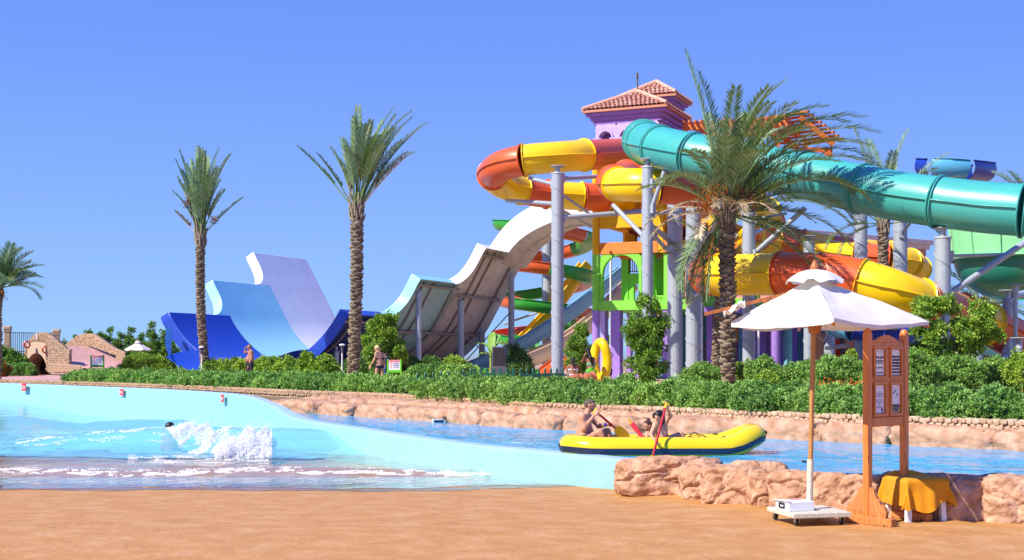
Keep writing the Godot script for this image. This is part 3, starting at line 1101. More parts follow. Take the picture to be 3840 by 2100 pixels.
func tree(called: String, label: String, at: Vector3, h: float, blobs: Array, count: int, cols: Array, leaf := 0.11, group := "", cat := "tree") -> Node3D:
	# blobs: [centre offset, radius] of the crown's clumps, each on its own limb
	var t := thing(called, label, cat, at, 0.0, group)
	var tr := MB.new()
	tr.tube([Vector3(0, -0.1, 0), Vector3(0.03, h * 0.2, 0.02), Vector3(-0.02, h * 0.42, 0)], [0.075, 0.06, 0.05], 8)
	part(tr, "trunk", M.bark, t)
	var xf := []
	var cc := []
	var total := 0.0
	for b in blobs: total += pow(b[1], 2.0)
	for b in blobs:
		var c: Vector3 = b[0]
		var lm := MB.new()
		lm.tube([Vector3(0, h * rr(0.12, 0.4), 0), c * Vector3(0.5, 0.75, 0.5), c], [0.04, 0.025, 0.008], 6)
		part(lm, "limb", M.bark, t)
		var sd := rng.randf() * 900.0
		var tufts := []
		for k in 9:
			var q = Vector3(rng.randfn(0, 1), rng.randfn(0.1, 0.9), rng.randfn(0, 1)).normalized() * b[1] * rr(0.35, 0.95)
			tufts.append([c + q, b[1] * rr(0.25, 0.5)])
		for n in int(count * pow(b[1], 2.0) / total):
			var tf: Array = tufts[n % 9]
			var dir := Vector3(rng.randfn(0, 1), rng.randfn(0, 1), rng.randfn(0, 1)).normalized()
			var lump := 1.0 + 0.8 * nz.get_noise_3d(dir.x * 55.0 + sd, dir.y * 55.0, dir.z * 55.0)
			var r: float = tf[1] * lump * (0.15 + 0.95 * rng.randf())
			var p: Vector3 = tf[0] + dir * r
			if p.y < 0.1: p.y = 0.1 + rng.randf() * 0.2
			xf.append(leaf_xf(p, dir, rr(0.7, 1.3)))
			cc.append(pick(cols))
	var o := multi(leaf_clump("tree%d" % int(leaf * 1000), 7, leaf, leaf * 0.36), xf, cc, "crown", M.leaf, t)
	o.set_meta("kind", "stuff")
	return t

# palm fronds: bend is how far it droops, 0 straight
func frond_mesh(key: String, length: float, bend: float, leafl: float, cols: Array, curl := 0.35, pairs := 52, bare := 0.22, thin := 1.0) -> ArrayMesh:
	if tex.has(key):
		return tex[key]
	var r2 := RandomNumberGenerator.new()
	r2.seed = key.hash()
	var m := MB.new()
	var pts := []
	var n := 14
	var p := Vector3.ZERO
	var ang := 0.0
	for i in n + 1:
		pts.append(p)
		ang = bend * pow(float(i) / n, 1.6)
		p += Vector3(0, cos(ang), sin(ang)) * length / n
	var rads := []
	for i in n + 1: rads.append(lerpf(0.035, 0.005, float(i) / n))
	m.col = Color(cols[0].r * 1.5, cols[0].g * 1.3, cols[0].b * 1.5)
	m.tube(pts, rads, 5, false)
	for k in pairs:
		var t := bare + (1.0 - bare) * k / (pairs - 1.0)
		var fi := minf(t * n, n - 0.001)
		var i := int(fi)
		var o: Vector3 = pts[i].lerp(pts[i + 1], fi - i)
		var tg: Vector3 = (pts[i + 1] - pts[i]).normalized()
		var up := Vector3.RIGHT.cross(tg)
		var size := leafl * (0.55 + 0.45 * sin(PI * clampf(t * 0.85 + 0.12, 0, 1))) * r2.randf_range(0.8, 1.1)
		if t > 0.93: size *= 0.8
		for s in [-1.0, 1.0]:
			var fwd: float = lerpf(0.75, 1.25, t) * r2.randf_range(0.85, 1.15)
			var dir: Vector3 = (Vector3.RIGHT * s + tg * fwd - up * r2.randf_range(0.1, 0.55)).normalized()
			var tip: Vector3 = o + dir * size - Vector3.UP * size * curl * r2.randf_range(0.2, 1.0) * 0.5
			var mid: Vector3 = o + dir * size * 0.45
			var w := dir.cross(up).normalized() * 0.019 * thin
			var w2 := up * 0.008
			m.col = cols[r2.randi() % cols.size()] * r2.randf_range(0.8, 1.2)
			m.col.a = 1.0
			var a := m.vert(o)
			var b := m.vert(mid + w + w2)
			var c := m.vert(tip)
			var d := m.vert(mid - w + w2)
			m.tri(a, b, c)
			m.tri(a, c, d)
	tex[key] = m.mesh()
	return tex[key]

const FROND := [Color(0.14, 0.25, 0.08), Color(0.18, 0.31, 0.11), Color(0.25, 0.38, 0.14), Color(0.30, 0.38, 0.24)]
const FROND_Y := [Color(0.26, 0.34, 0.07), Color(0.22, 0.32, 0.08), Color(0.32, 0.40, 0.11)]
const FROND_D := [Color(0.58, 0.48, 0.32), Color(0.66, 0.57, 0.40), Color(0.46, 0.37, 0.23)]

func frond_xf(at: Vector3, az: float, tilt: float, roll := 0.0, s := 1.0) -> Transform3D:
	# az: direction it leans to (0 = right, PI/2 = away), tilt from upright
	var dir := Vector3(cos(az), 0, -sin(az))
	var b := Basis(Vector3.UP.cross(dir).normalized(), tilt)
	# local z (droop side) turned to the lean direction
	var turn := Basis(Vector3.UP, atan2(dir.x, dir.z))
	return Transform3D((b * turn * Basis(Vector3.UP, roll)).scaled(Vector3.ONE * s), at)

func palm(called: String, label: String, base: Vector3, top: Vector3, r0: float, r1: float, fronds: Array, o := {}) -> Node3D:
	var t := thing(called, label, "palm tree", base, 0.0, o.get("group", "date palms"))
	var h := top - base
	var sway: Vector3 = o.get("sway", Vector3.ZERO)
	var pts := []
	var rads := []
	for i in 13:
		var s := i / 12.0
		pts.append(h * s + sway * sin(PI * s) - (Vector3(0, 0.15, 0) if i == 0 else Vector3.ZERO))
		rads.append(lerpf(r0, r1, s) * (0.86 if i < 12 else 0.9))
	var tm := MB.new()
	tm.tube(pts, rads, 14)
	part(tm, "trunk", M.palm_bark1, t)
	# old leaf bases up the trunk
	var sm := []
	for k in 3:
		var b := MB.new()
		var w := 1.0
		# a wedge: broad plate with a thick cut lip on top
		var pr := [[-0.55, -0.5, 0.10], [0.55, -0.5, 0.10], [0.62, 0.2, 0.55], [0.35, 0.5, 0.85], [-0.35, 0.5, 0.85], [-0.62, 0.2, 0.55]]
		var ring := []
		for q in pr:
			ring.append(b.vert(Vector3(q[0], q[1] + 0.06 * sin(k * 5.0 + q[0] * 7.0), q[2] * (1.0 + 0.15 * sin(k * 3.0 + q[1] * 9.0)))))
		var mid := b.vert(Vector3(0, 0.05, 0.85))
		for i in 6: b.tri(mid, ring[(i + 1) % 6], ring[i])
		var lo := []
		for q in pr:
			lo.append(b.vert(Vector3(q[0] * 0.8, q[1] * 0.95, -0.3)))
		for i in 6: b.quad(lo[i], ring[i], ring[(i + 1) % 6], lo[(i + 1) % 6])
		sm.append(b.mesh())
	var spacing: float = o.get("scale_step", 0.30)
	var size: float = o.get("scale_size", 0.26)
	var per := maxi(5, int(TAU * r0 / size * 0.95))
	var rows := int(h.length() / (spacing * 0.5))
	var made := 0
	var rest := []
	var spots := []
	for j in rows:
		var s := (j + 0.4) / rows
		var fi := s * 12.0
		var i := mini(int(fi), 11)
		var c: Vector3 = pts[i].lerp(pts[i + 1], fi - i)
		var r := lerpf(r0, r1, s) * 0.86
		for k in per:
			var a := TAU * (k + 0.5 * (j % 2)) / per + 0.13 * j + rr(-0.08, 0.08)
			var out := Vector3(cos(a), 0, sin(a))
			var sz := size * rr(0.85, 1.15)
			var lift := h.normalized() * h.length() / rows * ((k * 2) % per) / float(per) * 1.6
			var xf := Transform3D(Basis(out.cross(Vector3.UP) * -sz, (Vector3.UP + out * rr(0.05, 0.3)).normalized() * sz * rr(0.55, 0.8), out * sz * rr(0.35, 0.6)), c + out * r * 0.96 + lift)
			if out.z > -0.35: spots.push_back(xf)
			else: rest.append(xf)
	var stepn := maxi(1, int(ceil(spots.size() / 290.0)))
	for k in spots.size():
		if made < 290 and not o.get("merge", false):
			part(sm[k % 3], "leaf_base", M["palm_bark%d" % (rng.randi() % 4)], t, spots[k])
			made += 1
		else:
			rest.append(spots[k])
	if rest.size():
		multi(sm[0], rest, [], "leaf_bases", M.palm_bark0, t).set_meta("kind", "stuff")
	# boot of broken stalks under the crown
	var bt := MB.new()
	var top_l := h
	for k in 26:
		var a := TAU * k / 26.0 * 3.0
		var out := Vector3(cos(a), 0, sin(a))
		var y0 := -0.5 + 0.7 * k / 26.0
		var p0: Vector3 = top_l + Vector3(0, y0, 0) + out * r1 * 0.8
		bt.tube([p0, p0 + out * 0.12 + Vector3(0, 0.25, 0), p0 + out * rr(0.08, 0.22) + Vector3(0, rr(0.4, 0.75), 0)], [0.06, 0.045, 0.02], 5)
	part(bt, "leaf_stalks", M.palm_bark2, t).set_meta("kind", "stuff")
	for f in fronds:
		# [mesh key params: length, bend, az deg, tilt deg, kind, roll deg]
		var kind: String = f[4] if f.size() > 4 else "g"
		var ln: float = snappedf(f[0], 0.4)
		var bd: float = snappedf(f[1], 0.2)
		var key := "frond_%s_%.1f_%.1f_%.2f" % [kind, ln, bd, o.get("leafl", 0.62)]
		var cols: Array = FROND if kind == "g" else (FROND_Y if kind == "y" else FROND_D)
		var me := frond_mesh(key, ln, bd, o.get("leafl", 0.62) if kind != "d" else 0.5, cols, 0.35 if kind != "d" else 0.9, o.get("pairs", 78) if kind != "d" else 34, o.get("bare", 0.22), o.get("thin", 1.0))
		var az := deg_to_rad(f[2])
		var st: Vector3 = top_l + Vector3(cos(az), 0, -sin(az)) * r1 * 0.45 + Vector3(0, 0.1, 0)
		part(me, "dead_frond" if kind == "d" else "frond", M.frond, t, frond_xf(st, az, deg_to_rad(f[3]), deg_to_rad(f[5]) if f.size() > 5 else 0.0, float(f[0]) / ln))
	for q in o.get("dates", []):
		var dm := MB.new()
		var c: Vector3 = top_l + q[0]
		for k in 26:
			var e = c + Vector3(rng.randfn(0, 0.16), rr(-0.5, -0.05), rng.randfn(0, 0.16)) * q[1]
			dm.tube([top_l + Vector3(q[0].x * 0.2, 0.15, q[0].z * 0.2), c * 0.98 + Vector3(0, 0.1, 0), e], [0.012, 0.01, 0.006], 4, false)
		part(dm, "date_stalks", M.date_orange, t)
		var b := MB.new()
		b.ball(Vector3.ZERO, Vector3(0.016, 0.025, 0.016), 3)
		var xf := []
		for k in int(170 * q[1]):
			xf.append(Transform3D(Basis(), c + Vector3(rng.randfn(0, 0.17), rr(-0.62, 0.05), rng.randfn(0, 0.17)) * q[1]))
		multi(b.mesh(), xf, [], "dates", M[q[2]], t).set_meta("kind", "stuff")
	return t

func plants() -> void:
	rng.seed = 21
	# the trimmed hedge on the bank, in two runs
	var hl := []
	for p in kerb_line.slice(1, 7): hl.append(p + Vector2(0.42, 0.62))
	hl.append(Vector2(-2.55, 35.2))
	hedge("bank_hedge", "long dense green hedge along the stone kerb behind the yellow raft", hl, 1.35, 0.50, 30000, HEDGE, "hedge", "hedges on the river bank", TER, 0.062, 1.0)
	hedge("bank_hedge", "green hedge on the kerb running from the picket fence to the pink paving", [Vector2(-2.95, 36.0), Vector2(-6.3, 40.2), Vector2(-10.2, 45.2), Vector2(-13.2, 49.2), Vector2(-16.2, 52.6), Vector2(-18.6, 55.0)], 1.5, 0.50, 20000, HEDGE, "hedge", "hedges on the river bank", TER, 0.075, 2.0)
	# second planting behind
	hedge("lime_hedge", "lime green hedge behind the man shading his eyes", [Vector2(ground_at(745, 60).x, 60), Vector2(ground_at(960, 59.5).x, 59.5), Vector2(ground_at(1080, 58.5).x, 58.5)], 1.0, 0.92, 4800, LIME, "hedge", "", TER, 0.10, 3.0)
	hedge("lime_hedge", "yellowish clipped hedge under the dark blue slide wing", [Vector2(ground_at(1030, 57.5).x, 57.5), Vector2(ground_at(1150, 56.5).x, 56.5), Vector2(ground_at(1262, 55.5).x, 55.5)], 1.1, 0.98, 5400, LIME, "hedge", "", TER, 0.10, 4.0)
	hedge("low_hedge", "dark hedge under the cyan slide wing beside the danger sign", [Vector2(ground_at(1270, 60).x, 60), Vector2(ground_at(1660, 58).x, 58)], 1.0, 1.0, 5000, DARK, "hedge", "", TER, 0.10, 5.0)
	hedge("low_hedge", "low clipped hedge between the danger sign and the banana plant", [Vector2(ground_at(1525, 52).x, 52), Vector2(ground_at(1640, 51).x, 51), Vector2(ground_at(1760, 50).x, 50)], 1.2, 0.75, 5000, HEDGE, "hedge", "", TER, 0.085, 6.0)
	shrub("round_shrub", "bright lime shrub left of the banana plant", ground_at(1705, 55), Vector3(0.62, 0.55, 0.5), 1500, LIME, "shrub", 0.09)
	# trees
	tree("small_tree", "bushy green tree beside the blond woman", ground_at(1440, 58), 3.0, [[Vector3(0, 2.3, 0), 0.75], [Vector3(-0.45, 1.7, 0.1), 0.6], [Vector3(0.45, 1.75, 0), 0.62], [Vector3(0.1, 2.75, 0), 0.5], [Vector3(0.75, 1.35, 0.1), 0.42], [Vector3(-0.35, 1.1, 0.2), 0.5], [Vector3(0.2, 1.1, 0), 0.5], [Vector3(-0.1, 0.6, 0), 0.5], [Vector3(0.35, 0.5, 0), 0.4]], 5200, LIME + TREE, 0.12)
	tree("small_tree", "tall slim tree growing against the tower facade", ground_at(2415, 46), 3.6, [[Vector3(0.1, 2.95, 0), 0.38], [Vector3(-0.25, 2.5, 0), 0.5], [Vector3(0.25, 2.2, 0), 0.55], [Vector3(-0.45, 1.95, 0.1), 0.4], [Vector3(0.55, 2.3, 0), 0.35], [Vector3(0, 1.5, 0), 0.55], [Vector3(0.3, 1.0, 0), 0.5], [Vector3(-0.3, 0.9, 0), 0.4], [Vector3(0.2, 0.45, 0), 0.5], [Vector3(0.55, 1.35, 0), 0.3]], 3000, TREE, 0.12)
	tree("small_tree", "dark leafy bush tree between the grey pillar and the yellow ring", ground_at(2170, 54), 2.4, [[Vector3(0.05, 1.9, 0), 0.45], [Vector3(-0.15, 1.4, 0), 0.5], [Vector3(0.15, 1.1, 0), 0.5], [Vector3(-0.1, 0.8, 0), 0.4], [Vector3(0.1, 2.3, 0), 0.25]], 2600, TREE, 0.11)
	tree("small_tree", "dark shrub tree right of the grey speaker cabinet", ground_at(1935, 55), 1.9, [[Vector3(0, 1.3, 0), 0.5], [Vector3(0.25, 0.9, 0), 0.5], [Vector3(-0.1, 0.6, 0), 0.5], [Vector3(0.4, 0.5, 0), 0.45]], 2400, DARK, 0.10)
	tree("small_tree", "wide loose tree behind the pillar beside the notice board", ground_at(3560, 40), 3.2, [[Vector3(-0.75, 2.3, 0.1), 0.55], [Vector3(-0.25, 2.65, 0), 0.5], [Vector3(0.55, 2.35, 0), 0.6], [Vector3(1.0, 2.0, 0), 0.5], [Vector3(-0.5, 1.7, 0.1), 0.55], [Vector3(0.35, 1.7, 0), 0.5], [Vector3(0.8, 1.45, 0), 0.4], [Vector3(-0.6, 1.2, 0), 0.5], [Vector3(0.15, 1.1, 0), 0.45], [Vector3(-0.85, 0.7, 0), 0.45], [Vector3(1.35, 1.8, 0), 0.35], [Vector3(-1.05, 2.0, 0), 0.3], [Vector3(1.1, 2.45, 0), 0.3]], 3600, TREE + LIME, 0.12)
	# shrubs behind the bank hedge on the right
	var sh := [[2640, 44, 0.75, 0.42, HEDGE, "small green shrub at the foot of the double pillars"], [2775, 45, 0.5, 0.45, LIME, "lime shrub between the big palm and the grey pillar"], [2865, 43, 0.62, 0.52, HEDGE, "round green shrub in front of the purple column"], [2875, 38, 0.35, 0.30, LIME, "small yellow green shrub under the purple column"], [3020, 38, 0.62, 0.50, HEDGE, "dense shrub behind the umbrella pole"], [3140, 37, 0.85, 0.55, HEDGE, "wide rounded shrub left of the notice board"], [3190, 44, 0.45, 0.6, LIME, "bright shrub above the notice board shoulder"], [3420, 38, 0.72, 0.62, HEDGE, "tall shrub right of the notice board"], [3590, 39, 0.85, 0.55, HEDGE, "broad shrub right of the near grey pillar"], [3460, 46, 0.55, 0.9, DARK, "dark climbing shrub behind the notice board shoulder"], [3720, 42, 0.72, 0.5, HEDGE, "shrub under the orange and yellow slide end"], [3835, 38, 0.5, 0.62, LIME, "bright green shrub beside the thin steel posts"], [3300, 36, 0.5, 0.45, HEDGE, "shrub hidden behind the notice board"]]
	for s in sh:
		shrub("garden_shrub", s[5], ground_at(s[0], s[1]), Vector3(s[2], s[3], s[2] * 0.8), int(2600 * s[2] * s[2] + 900), s[4], "shrub", 0.075, "shrubs behind the bank hedge")
	# orange flowers in the hedge
	for q in [[3095, 1438, 27.5], [3200, 1432, 27.5], [3790, 1472, 24.5]]:
		var fm := MB.new()
		fm.ball(Vector3.ZERO, Vector3.ONE, 3)
		var xf := []
		for k in 40:
			var r := rr(0.012, 0.022)
			xf.append(Transform3D(Basis.from_scale(Vector3(r, r * 0.7, r)), P(q[0] + rng.randfn(0, 40), q[1] + rng.randfn(0, 8), q[2] + rr(-0.4, 0.6))))
		var fl := multi(fm.mesh(), xf, [], "orange_flowers", M.flower, self)
		tag(fl, "sprinkle of small orange flowers in the bank hedge", "flowers", "orange flowers", "stuff")
	# row of evergreen trees on the far left
	var far := [[240, 78, 1.15], [285, 82, 1.35], [330, 82, 1.6], [372, 82, 1.55], [410, 84, 1.75], [450, 80, 1.5], [490, 82, 1.7], [530, 80, 1.45], [570, 76, 1.85], [612, 76, 1.55], [645, 78, 1.3]]
	var k := 0
	for q in far:
		var hgt: float = q[2] * 2.05
		tree("evergreen_tree", "small pointed evergreen nearest the stone gate pier" if k == 0 else "pointed evergreen in the row behind the stone bridge", ground_at(q[0], q[1] + 17.0), hgt, [[Vector3(0, hgt * 0.3, 0), 0.85], [Vector3(0.2, hgt * 0.55, 0), 0.62], [Vector3(-0.15, hgt * 0.72, 0), 0.45], [Vector3(0.05, hgt * 0.92, 0), 0.26], [Vector3(-0.35, hgt * 0.4, 0.2), 0.6], [Vector3(0.4, hgt * 0.3, 0.1), 0.6]], 1800, DARK + TREE, 0.15, "evergreen row")
		k += 1
	# planting by the bridge
	hedge("bridge_hedge", "tall bright green hedge left of the stone bridge arch", [Vector2(ground_at(-60, 80).x, 80), Vector2(ground_at(95, 80).x, 80)], 1.4, 1.75, 4200, TREE, "hedge", "", TER, 0.12, 8.0)
	hedge("flower_hedge", "low hedge with orange flowers in front of the bridge", [Vector2(ground_at(-40, 78).x, 78), Vector2(ground_at(130, 78).x, 78)], 1.1, 0.75, 2600, HEDGE, "hedge", "", TER, 0.10, 9.0)
	shrub("flower_shrub", "rounded orange flowering shrub at the lawn edge", ground_at(8, 74), Vector3(0.45, 0.42, 0.4), 700, [Color(0.1, 0.2, 0.05), Color(0.12, 0.22, 0.05), Color(0.5, 0.18, 0.03)], "shrub", 0.09)
	shrub("round_shrub", "lime green shrub beside the dark blue slide exit", ground_at(540, 66), Vector3(1.15, 0.62, 0.7), 4200, LIME, "shrub", 0.10)
	banana(ground_at(1840, 52))
	small_leaf_plants()
	palms()

func banana(at: Vector3) -> void:
	var t := thing("banana_plant", "banana plant with big torn glossy leaves beside the speaker cabinet", "plant", at)
	var st := MB.new()
	st.tube([Vector3(0, -0.05, 0), Vector3(0.02, 0.7, 0), Vector3(0.0, 1.3, 0)], [0.09, 0.07, 0.05], 8)
	part(st, "stem", mt("banana_stem", "8a9a4a", 0.5), t)
	var gm := mt("banana_leaf", "ffffff", 0.55, {"vc": true, "bl": Color(0.3, 0.45, 0.1)})
	for q in [[0.0, 1.3, 80, 0.35, 1.05, 0.34], [0.05, 1.25, 20, 0.7, 0.95, 0.30], [0, 1.3, 150, 0.8, 0.85, 0.28], [0, 1.2, 60, 0.5, 1.2, 0.34], [0, 1.1, 185, 1.25, 0.75, 0.24], [0, 1.05, 0, 1.2, 0.7, 0.26], [0.25, 0.2, 30, 0.5, 0.95, 0.3], [-0.35, 0.1, 130, 0.4, 0.9, 0.32], [-0.6, 0.1, 160, 0.9, 0.85, 0.25], [0.4, 0.1, 340, 0.9, 0.8, 0.28], [-0.2, 0.1, 250, 0.7, 0.8, 0.3], [0.1, 0.1, 290, 0.5, 0.75, 0.3]]:
		var m := MB.new()
		var az := deg_to_rad(q[2])
		var out := Vector3(cos(az), 0, -sin(az))
		var side := out.cross(Vector3.UP)
		var n := 10
		var p := Vector3(q[0], q[1], 0)
		var ang: float = q[3] * 0.4
		m.col = Color(0.24, 0.46, 0.06) * rr(0.8, 1.3)
		for i in n + 1:
			var s := float(i) / n
			var w: float = q[5] * 0.55 * pow(sin(PI * clampf(s * 0.92 + 0.06, 0, 1)), 0.6)
			var up := Vector3.UP * sin(0.5)
			m.vert(p + side * w * 0.9 + Vector3(0, 0.12 * w + 0.03 * sin(i * 2.2), 0))
			m.vert(p - Vector3(0, 0.03, 0))
			m.vert(p - side * w * 0.9 + Vector3(0, 0.12 * w + 0.03 * cos(i * 2.7), 0))
			p += (out * sin(ang) + Vector3.UP * cos(ang)) * q[4] / n
			ang += (0.2 + q[3]) * 1.7 / n
		for i in n:
			for k in 2:
				var a := i * 3 + k
				m.quad(a, a + 3, a + 4, a + 1)
		part(m, "leaf", gm, t)

func small_leaf_plants() -> void:
	var gm: Material = M.banana_leaf
	for q in [[2335, 46, "striped leafy plant in front of the terracotta urn"], [3470, 30, "small broad leaved plant behind the notice board"]]:
		var t := thing("leafy_plant", q[2], "plant", ground_at(q[0], q[1]))
		for k in 9:
			var m := MB.new()
			var az := TAU * k / 9.0
			var out := Vector3(cos(az), 0, -sin(az))
			var side := out.cross(Vector3.UP)
			m.col = Color(0.12, 0.27, 0.05) * rr(0.8, 1.4)
			var l := rr(0.5, 0.75)
			var tilt := rr(0.35, 0.9)
			for i in 6:
				var s := i / 5.0
				var w := 0.085 * sin(PI * clampf(s * 0.9 + 0.08, 0, 1))
				var p := (out * sin(tilt * (0.6 + s)) + Vector3.UP * cos(tilt * (0.6 + s))) * l * s
				m.vert(p + side * w); m.vert(p - side * w)
			for i in 5: m.quad(i * 2, i * 2 + 2, i * 2 + 3, i * 2 + 1)
			part(m, "leaf", gm, t)

func crown(n: int, len_: float, tilt0: float, tilt1: float, bend: float, seed_: int, yellow := 0.15) -> Array:
	var r2 := RandomNumberGenerator.new()
	r2.seed = seed_
	var out := []
	for k in n:
		var s := (k + 0.5) / n
		out.append([len_ * r2.randf_range(0.8, 1.1), bend * r2.randf_range(0.6, 1.2), 137.5 * k + r2.randf_range(-20, 20), lerpf(tilt0, tilt1, s), "y" if r2.randf() < yellow else "g", r2.randf_range(-50, 50)])
	return out

func palms() -> void:
	rng.seed = 31
	# az: 0 right, 90 away, 180 left, 270 towards the viewer
	var d := 60.0
	var b := ground_at(774, d)
	palm("date_palm", "slim date palm in front of the blue slide with upright narrow crown", b, P(752, 893, d), 0.155, 0.165,
		[[4.1, 0.2, 178, 9], [3.7, 0.2, 182, 13], [2.9, 0.2, 180, 16], [4.2, 0.2, 100, 3], [4.2, 0.4, 0, 3], [4.2, 0.5, 0, 8], [4.0, 0.4, 355, 11], [4.1, 0.2, 270, 2], [3.6, 0.5, 280, 6], [3.4, 0.6, 250, 7], [3.6, 0.4, 80, 5], [2.6, 0.3, 5, 42], [3.0, 0.4, 200, 8], [3.3, 0.4, 330, 9], [2.6, 0.6, 230, 12], [2.9, 0.6, 310, 12], [3.6, 0.2, 20, 6], [1.6, 0.0, 178, 44, "d"], [2.0, 0.4, 220, 12, "d"], [2.4, 0.2, 10, 18, "d"], [3.2, 0.3, 130, 7], [2.9, 0.4, 40, 11], [3.9, 0.2, 300, 4, "y"], [3.5, 0.2, 240, 5], [3.3, 0.4, 160, 9], [3.0, 0.5, 290, 15], [2.4, 0.5, 190, 18], [2.4, 0.4, 350, 20], [3.8, 0.3, 60, 3], [2.2, 0.6, 265, 20]],
		{"sway": Vector3(-0.12, 0, 0), "scale_size": 0.20, "scale_step": 0.26, "bare": 0.38, "leafl": 0.42, "dates": [[Vector3(0.7, 1.0, 0.3), 0.6, "date_dark"], [Vector3(-0.5, 1.8, 0.4), 0.7, "date_dark"]]})
	d = 51.0
	palm("date_palm", "tall date palm beside the blond woman with fronds blown to the right", ground_at(1322, d), P(1338, 795, d), 0.185, 0.20,
		[[4.2, 0.2, 90, 1], [3.6, 0.3, 0, -6, "g", 0], [4.3, 0.6, 0, 7], [4.5, 0.8, 0, 12], [4.3, 0.5, 0, 18], [4.4, 0.5, 0, 26], [4.1, 0.4, 10, 28], [3.3, 0.2, 183, 38], [2.7, 0.2, 175, 30], [3.6, 0.4, 270, 3], [3.6, 0.6, 300, 10], [3.6, 0.6, 330, 18], [3.2, 0.6, 345, 22], [3.8, 0.5, 45, 12], [3.6, 0.4, 60, 6], [2.8, 0.4, 240, 10], [2.9, 0.7, 315, 22], [2.6, 0.4, 200, 14], [3.9, 0.4, 20, 20], [4.0, 0.4, 350, 14, "y"], [2.8, 0.2, 0, 38, "d"], [2.0, 0.3, 190, 14, "d"], [2.0, 0.4, 200, 9, "d"], [3.2, 0.6, 0, 32, "y"], [3.8, 0.4, 30, 8], [3.4, 0.5, 290, 6], [3.0, 0.5, 350, 30], [3.4, 0.4, 10, 16], [2.6, 0.5, 260, 16], [3.0, 0.4, 320, 12, "y"]],
		{"sway": Vector3(0.06, 0, 0), "scale_size": 0.23, "scale_step": 0.3, "bare": 0.36, "leafl": 0.46, "dates": [[Vector3(0.0, 1.75, 0.35), 0.55, "date_orange"]]})
	d = 43.5
	var big := [[6.2, 0.2, 177, 9], [5.4, 0.4, 150, 2], [5.6, 1.0, 0, 3], [5.4, 1.6, 5, 8], [5.8, 1.4, 0, 14], [6.2, 1.5, 3, 20], [6.6, 1.4, 0, 26], [6.6, 1.3, 355, 33], [6.4, 1.3, 8, 40], [6.0, 1.4, 345, 46], [5.6, 1.5, 350, 54], [5.2, 1.6, 0, 62], [5.0, 1.4, 340, 72], [4.8, 1.2, 350, 82], [4.8, 0.8, 270, 10], [4.8, 1.0, 290, 20], [4.8, 1.2, 310, 30], [4.2, 1.4, 260, 26], [4.0, 1.4, 235, 32], [3.6, 1.6, 215, 42], [4.8, 0.8, 60, 12], [5.0, 1.0, 40, 22], [4.8, 1.2, 25, 32], [4.6, 0.6, 100, 14], [4.6, 1.2, 330, 44], [4.8, 1.0, 320, 16, "y"], [5.2, 1.2, 15, 12, "y"], [4.2, 1.3, 280, 36], [5.2, 1.4, 350, 30, "y"], [3.4, 1.2, 182, 50], [3.4, 1.0, 200, 128], [3.6, 0.4, 195, 150, "y"], [3.2, 0.4, 205, 158], [4.0, 0.8, 330, 104], [4.2, 0.8, 345, 112], [3.8, 0.8, 355, 98], [3.2, 1.4, 180, 72, "d"], [3.0, 1.2, 186, 84, "d"], [2.4, 1.6, 200, 60, "d"], [3.4, 0.6, 190, 142, "d"], [3.2, 1.0, 350, 76, "d"], [2.0, 1.8, 280, 60, "d"], [1.8, 1.8, 250, 50, "d"], [2.6, 1.2, 300, 70, "d"], [2.2, 1.4, 230, 90, "d"], [4.4, 1.0, 75, 30], [4.2, 1.3, 120, 38], [4.4, 1.4, 45, 50], [5.0, 1.0, 300, 8, "y"], [6.0, 1.4, 352, 36, "y"], [5.6, 1.5, 12, 48], [5.4, 1.4, 338, 58, "y"]]
	palm("date_palm", "big date palm with full crown and date bunches before the teal tube", ground_at(2730, d), P(2722, 815, d), 0.19, 0.24, big.map(func(f): return [f[0] * 0.92] + f.slice(1)),
		{"scale_size": 0.25, "scale_step": 0.31, "sway": Vector3(0.03, 0, 0), "thin": 0.95, "bare": 0.2, "leafl": 0.68, "pairs": 105, "dates": [[Vector3(-0.55, 1.0, 0.5), 1.2, "date_orange"], [Vector3(-0.15, 1.35, 0.5), 1.4, "date_dark"], [Vector3(0.75, 0.9, 0.4), 1.5, "date_dark"], [Vector3(-0.75, 0.45, 0.3), 0.9, "date_orange"], [Vector3(0.3, 1.2, 0.5), 1.1, "date_dark"]]})
	d = 57.0
	palm("date_palm", "young palm with yellowed fronds hidden behind the big palm", ground_at(2683, d), P(2700, 990, d), 0.16, 0.14,
		[[3.0, 1.0, 180, 30, "y"], [2.8, 0.8, 10, 14, "y"], [3.0, 1.6, 180, 50], [2.6, 0.6, 90, 6, "y"], [2.6, 1.0, 0, 30, "y"], [2.8, 1.4, 350, 50], [2.4, 0.6, 270, 8, "y"], [3.0, 1.4, 172, 62]], {"scale_size": 0.2, "scale_step": 0.26})
	d = 58.0
	palm("date_palm", "date palm with short upright fronds behind the teal tube", ground_at(3285, d), P(3312, 850, d), 0.17, 0.18,
		[[4.4, 0.5, 100, 8], [4.6, 0.3, 178, 12], [4.6, 0.6, 175, 32], [4.2, 0.9, 180, 40], [4.4, 0.4, 5, 6], [4.4, 0.6, 0, 30], [4.2, 0.8, 0, 42], [3.4, 0.6, 270, 14], [3.2, 0.9, 200, 60], [3.0, 1.4, 185, 85], [3.0, 1.4, 350, 80], [3.4, 0.8, 320, 30], [2.6, 1.2, 190, 100], [3.6, 0.6, 60, 20]], {"scale_size": 0.22, "scale_step": 0.28, "sway": Vector3(0.1, 0, 0)})
	d = 62.0
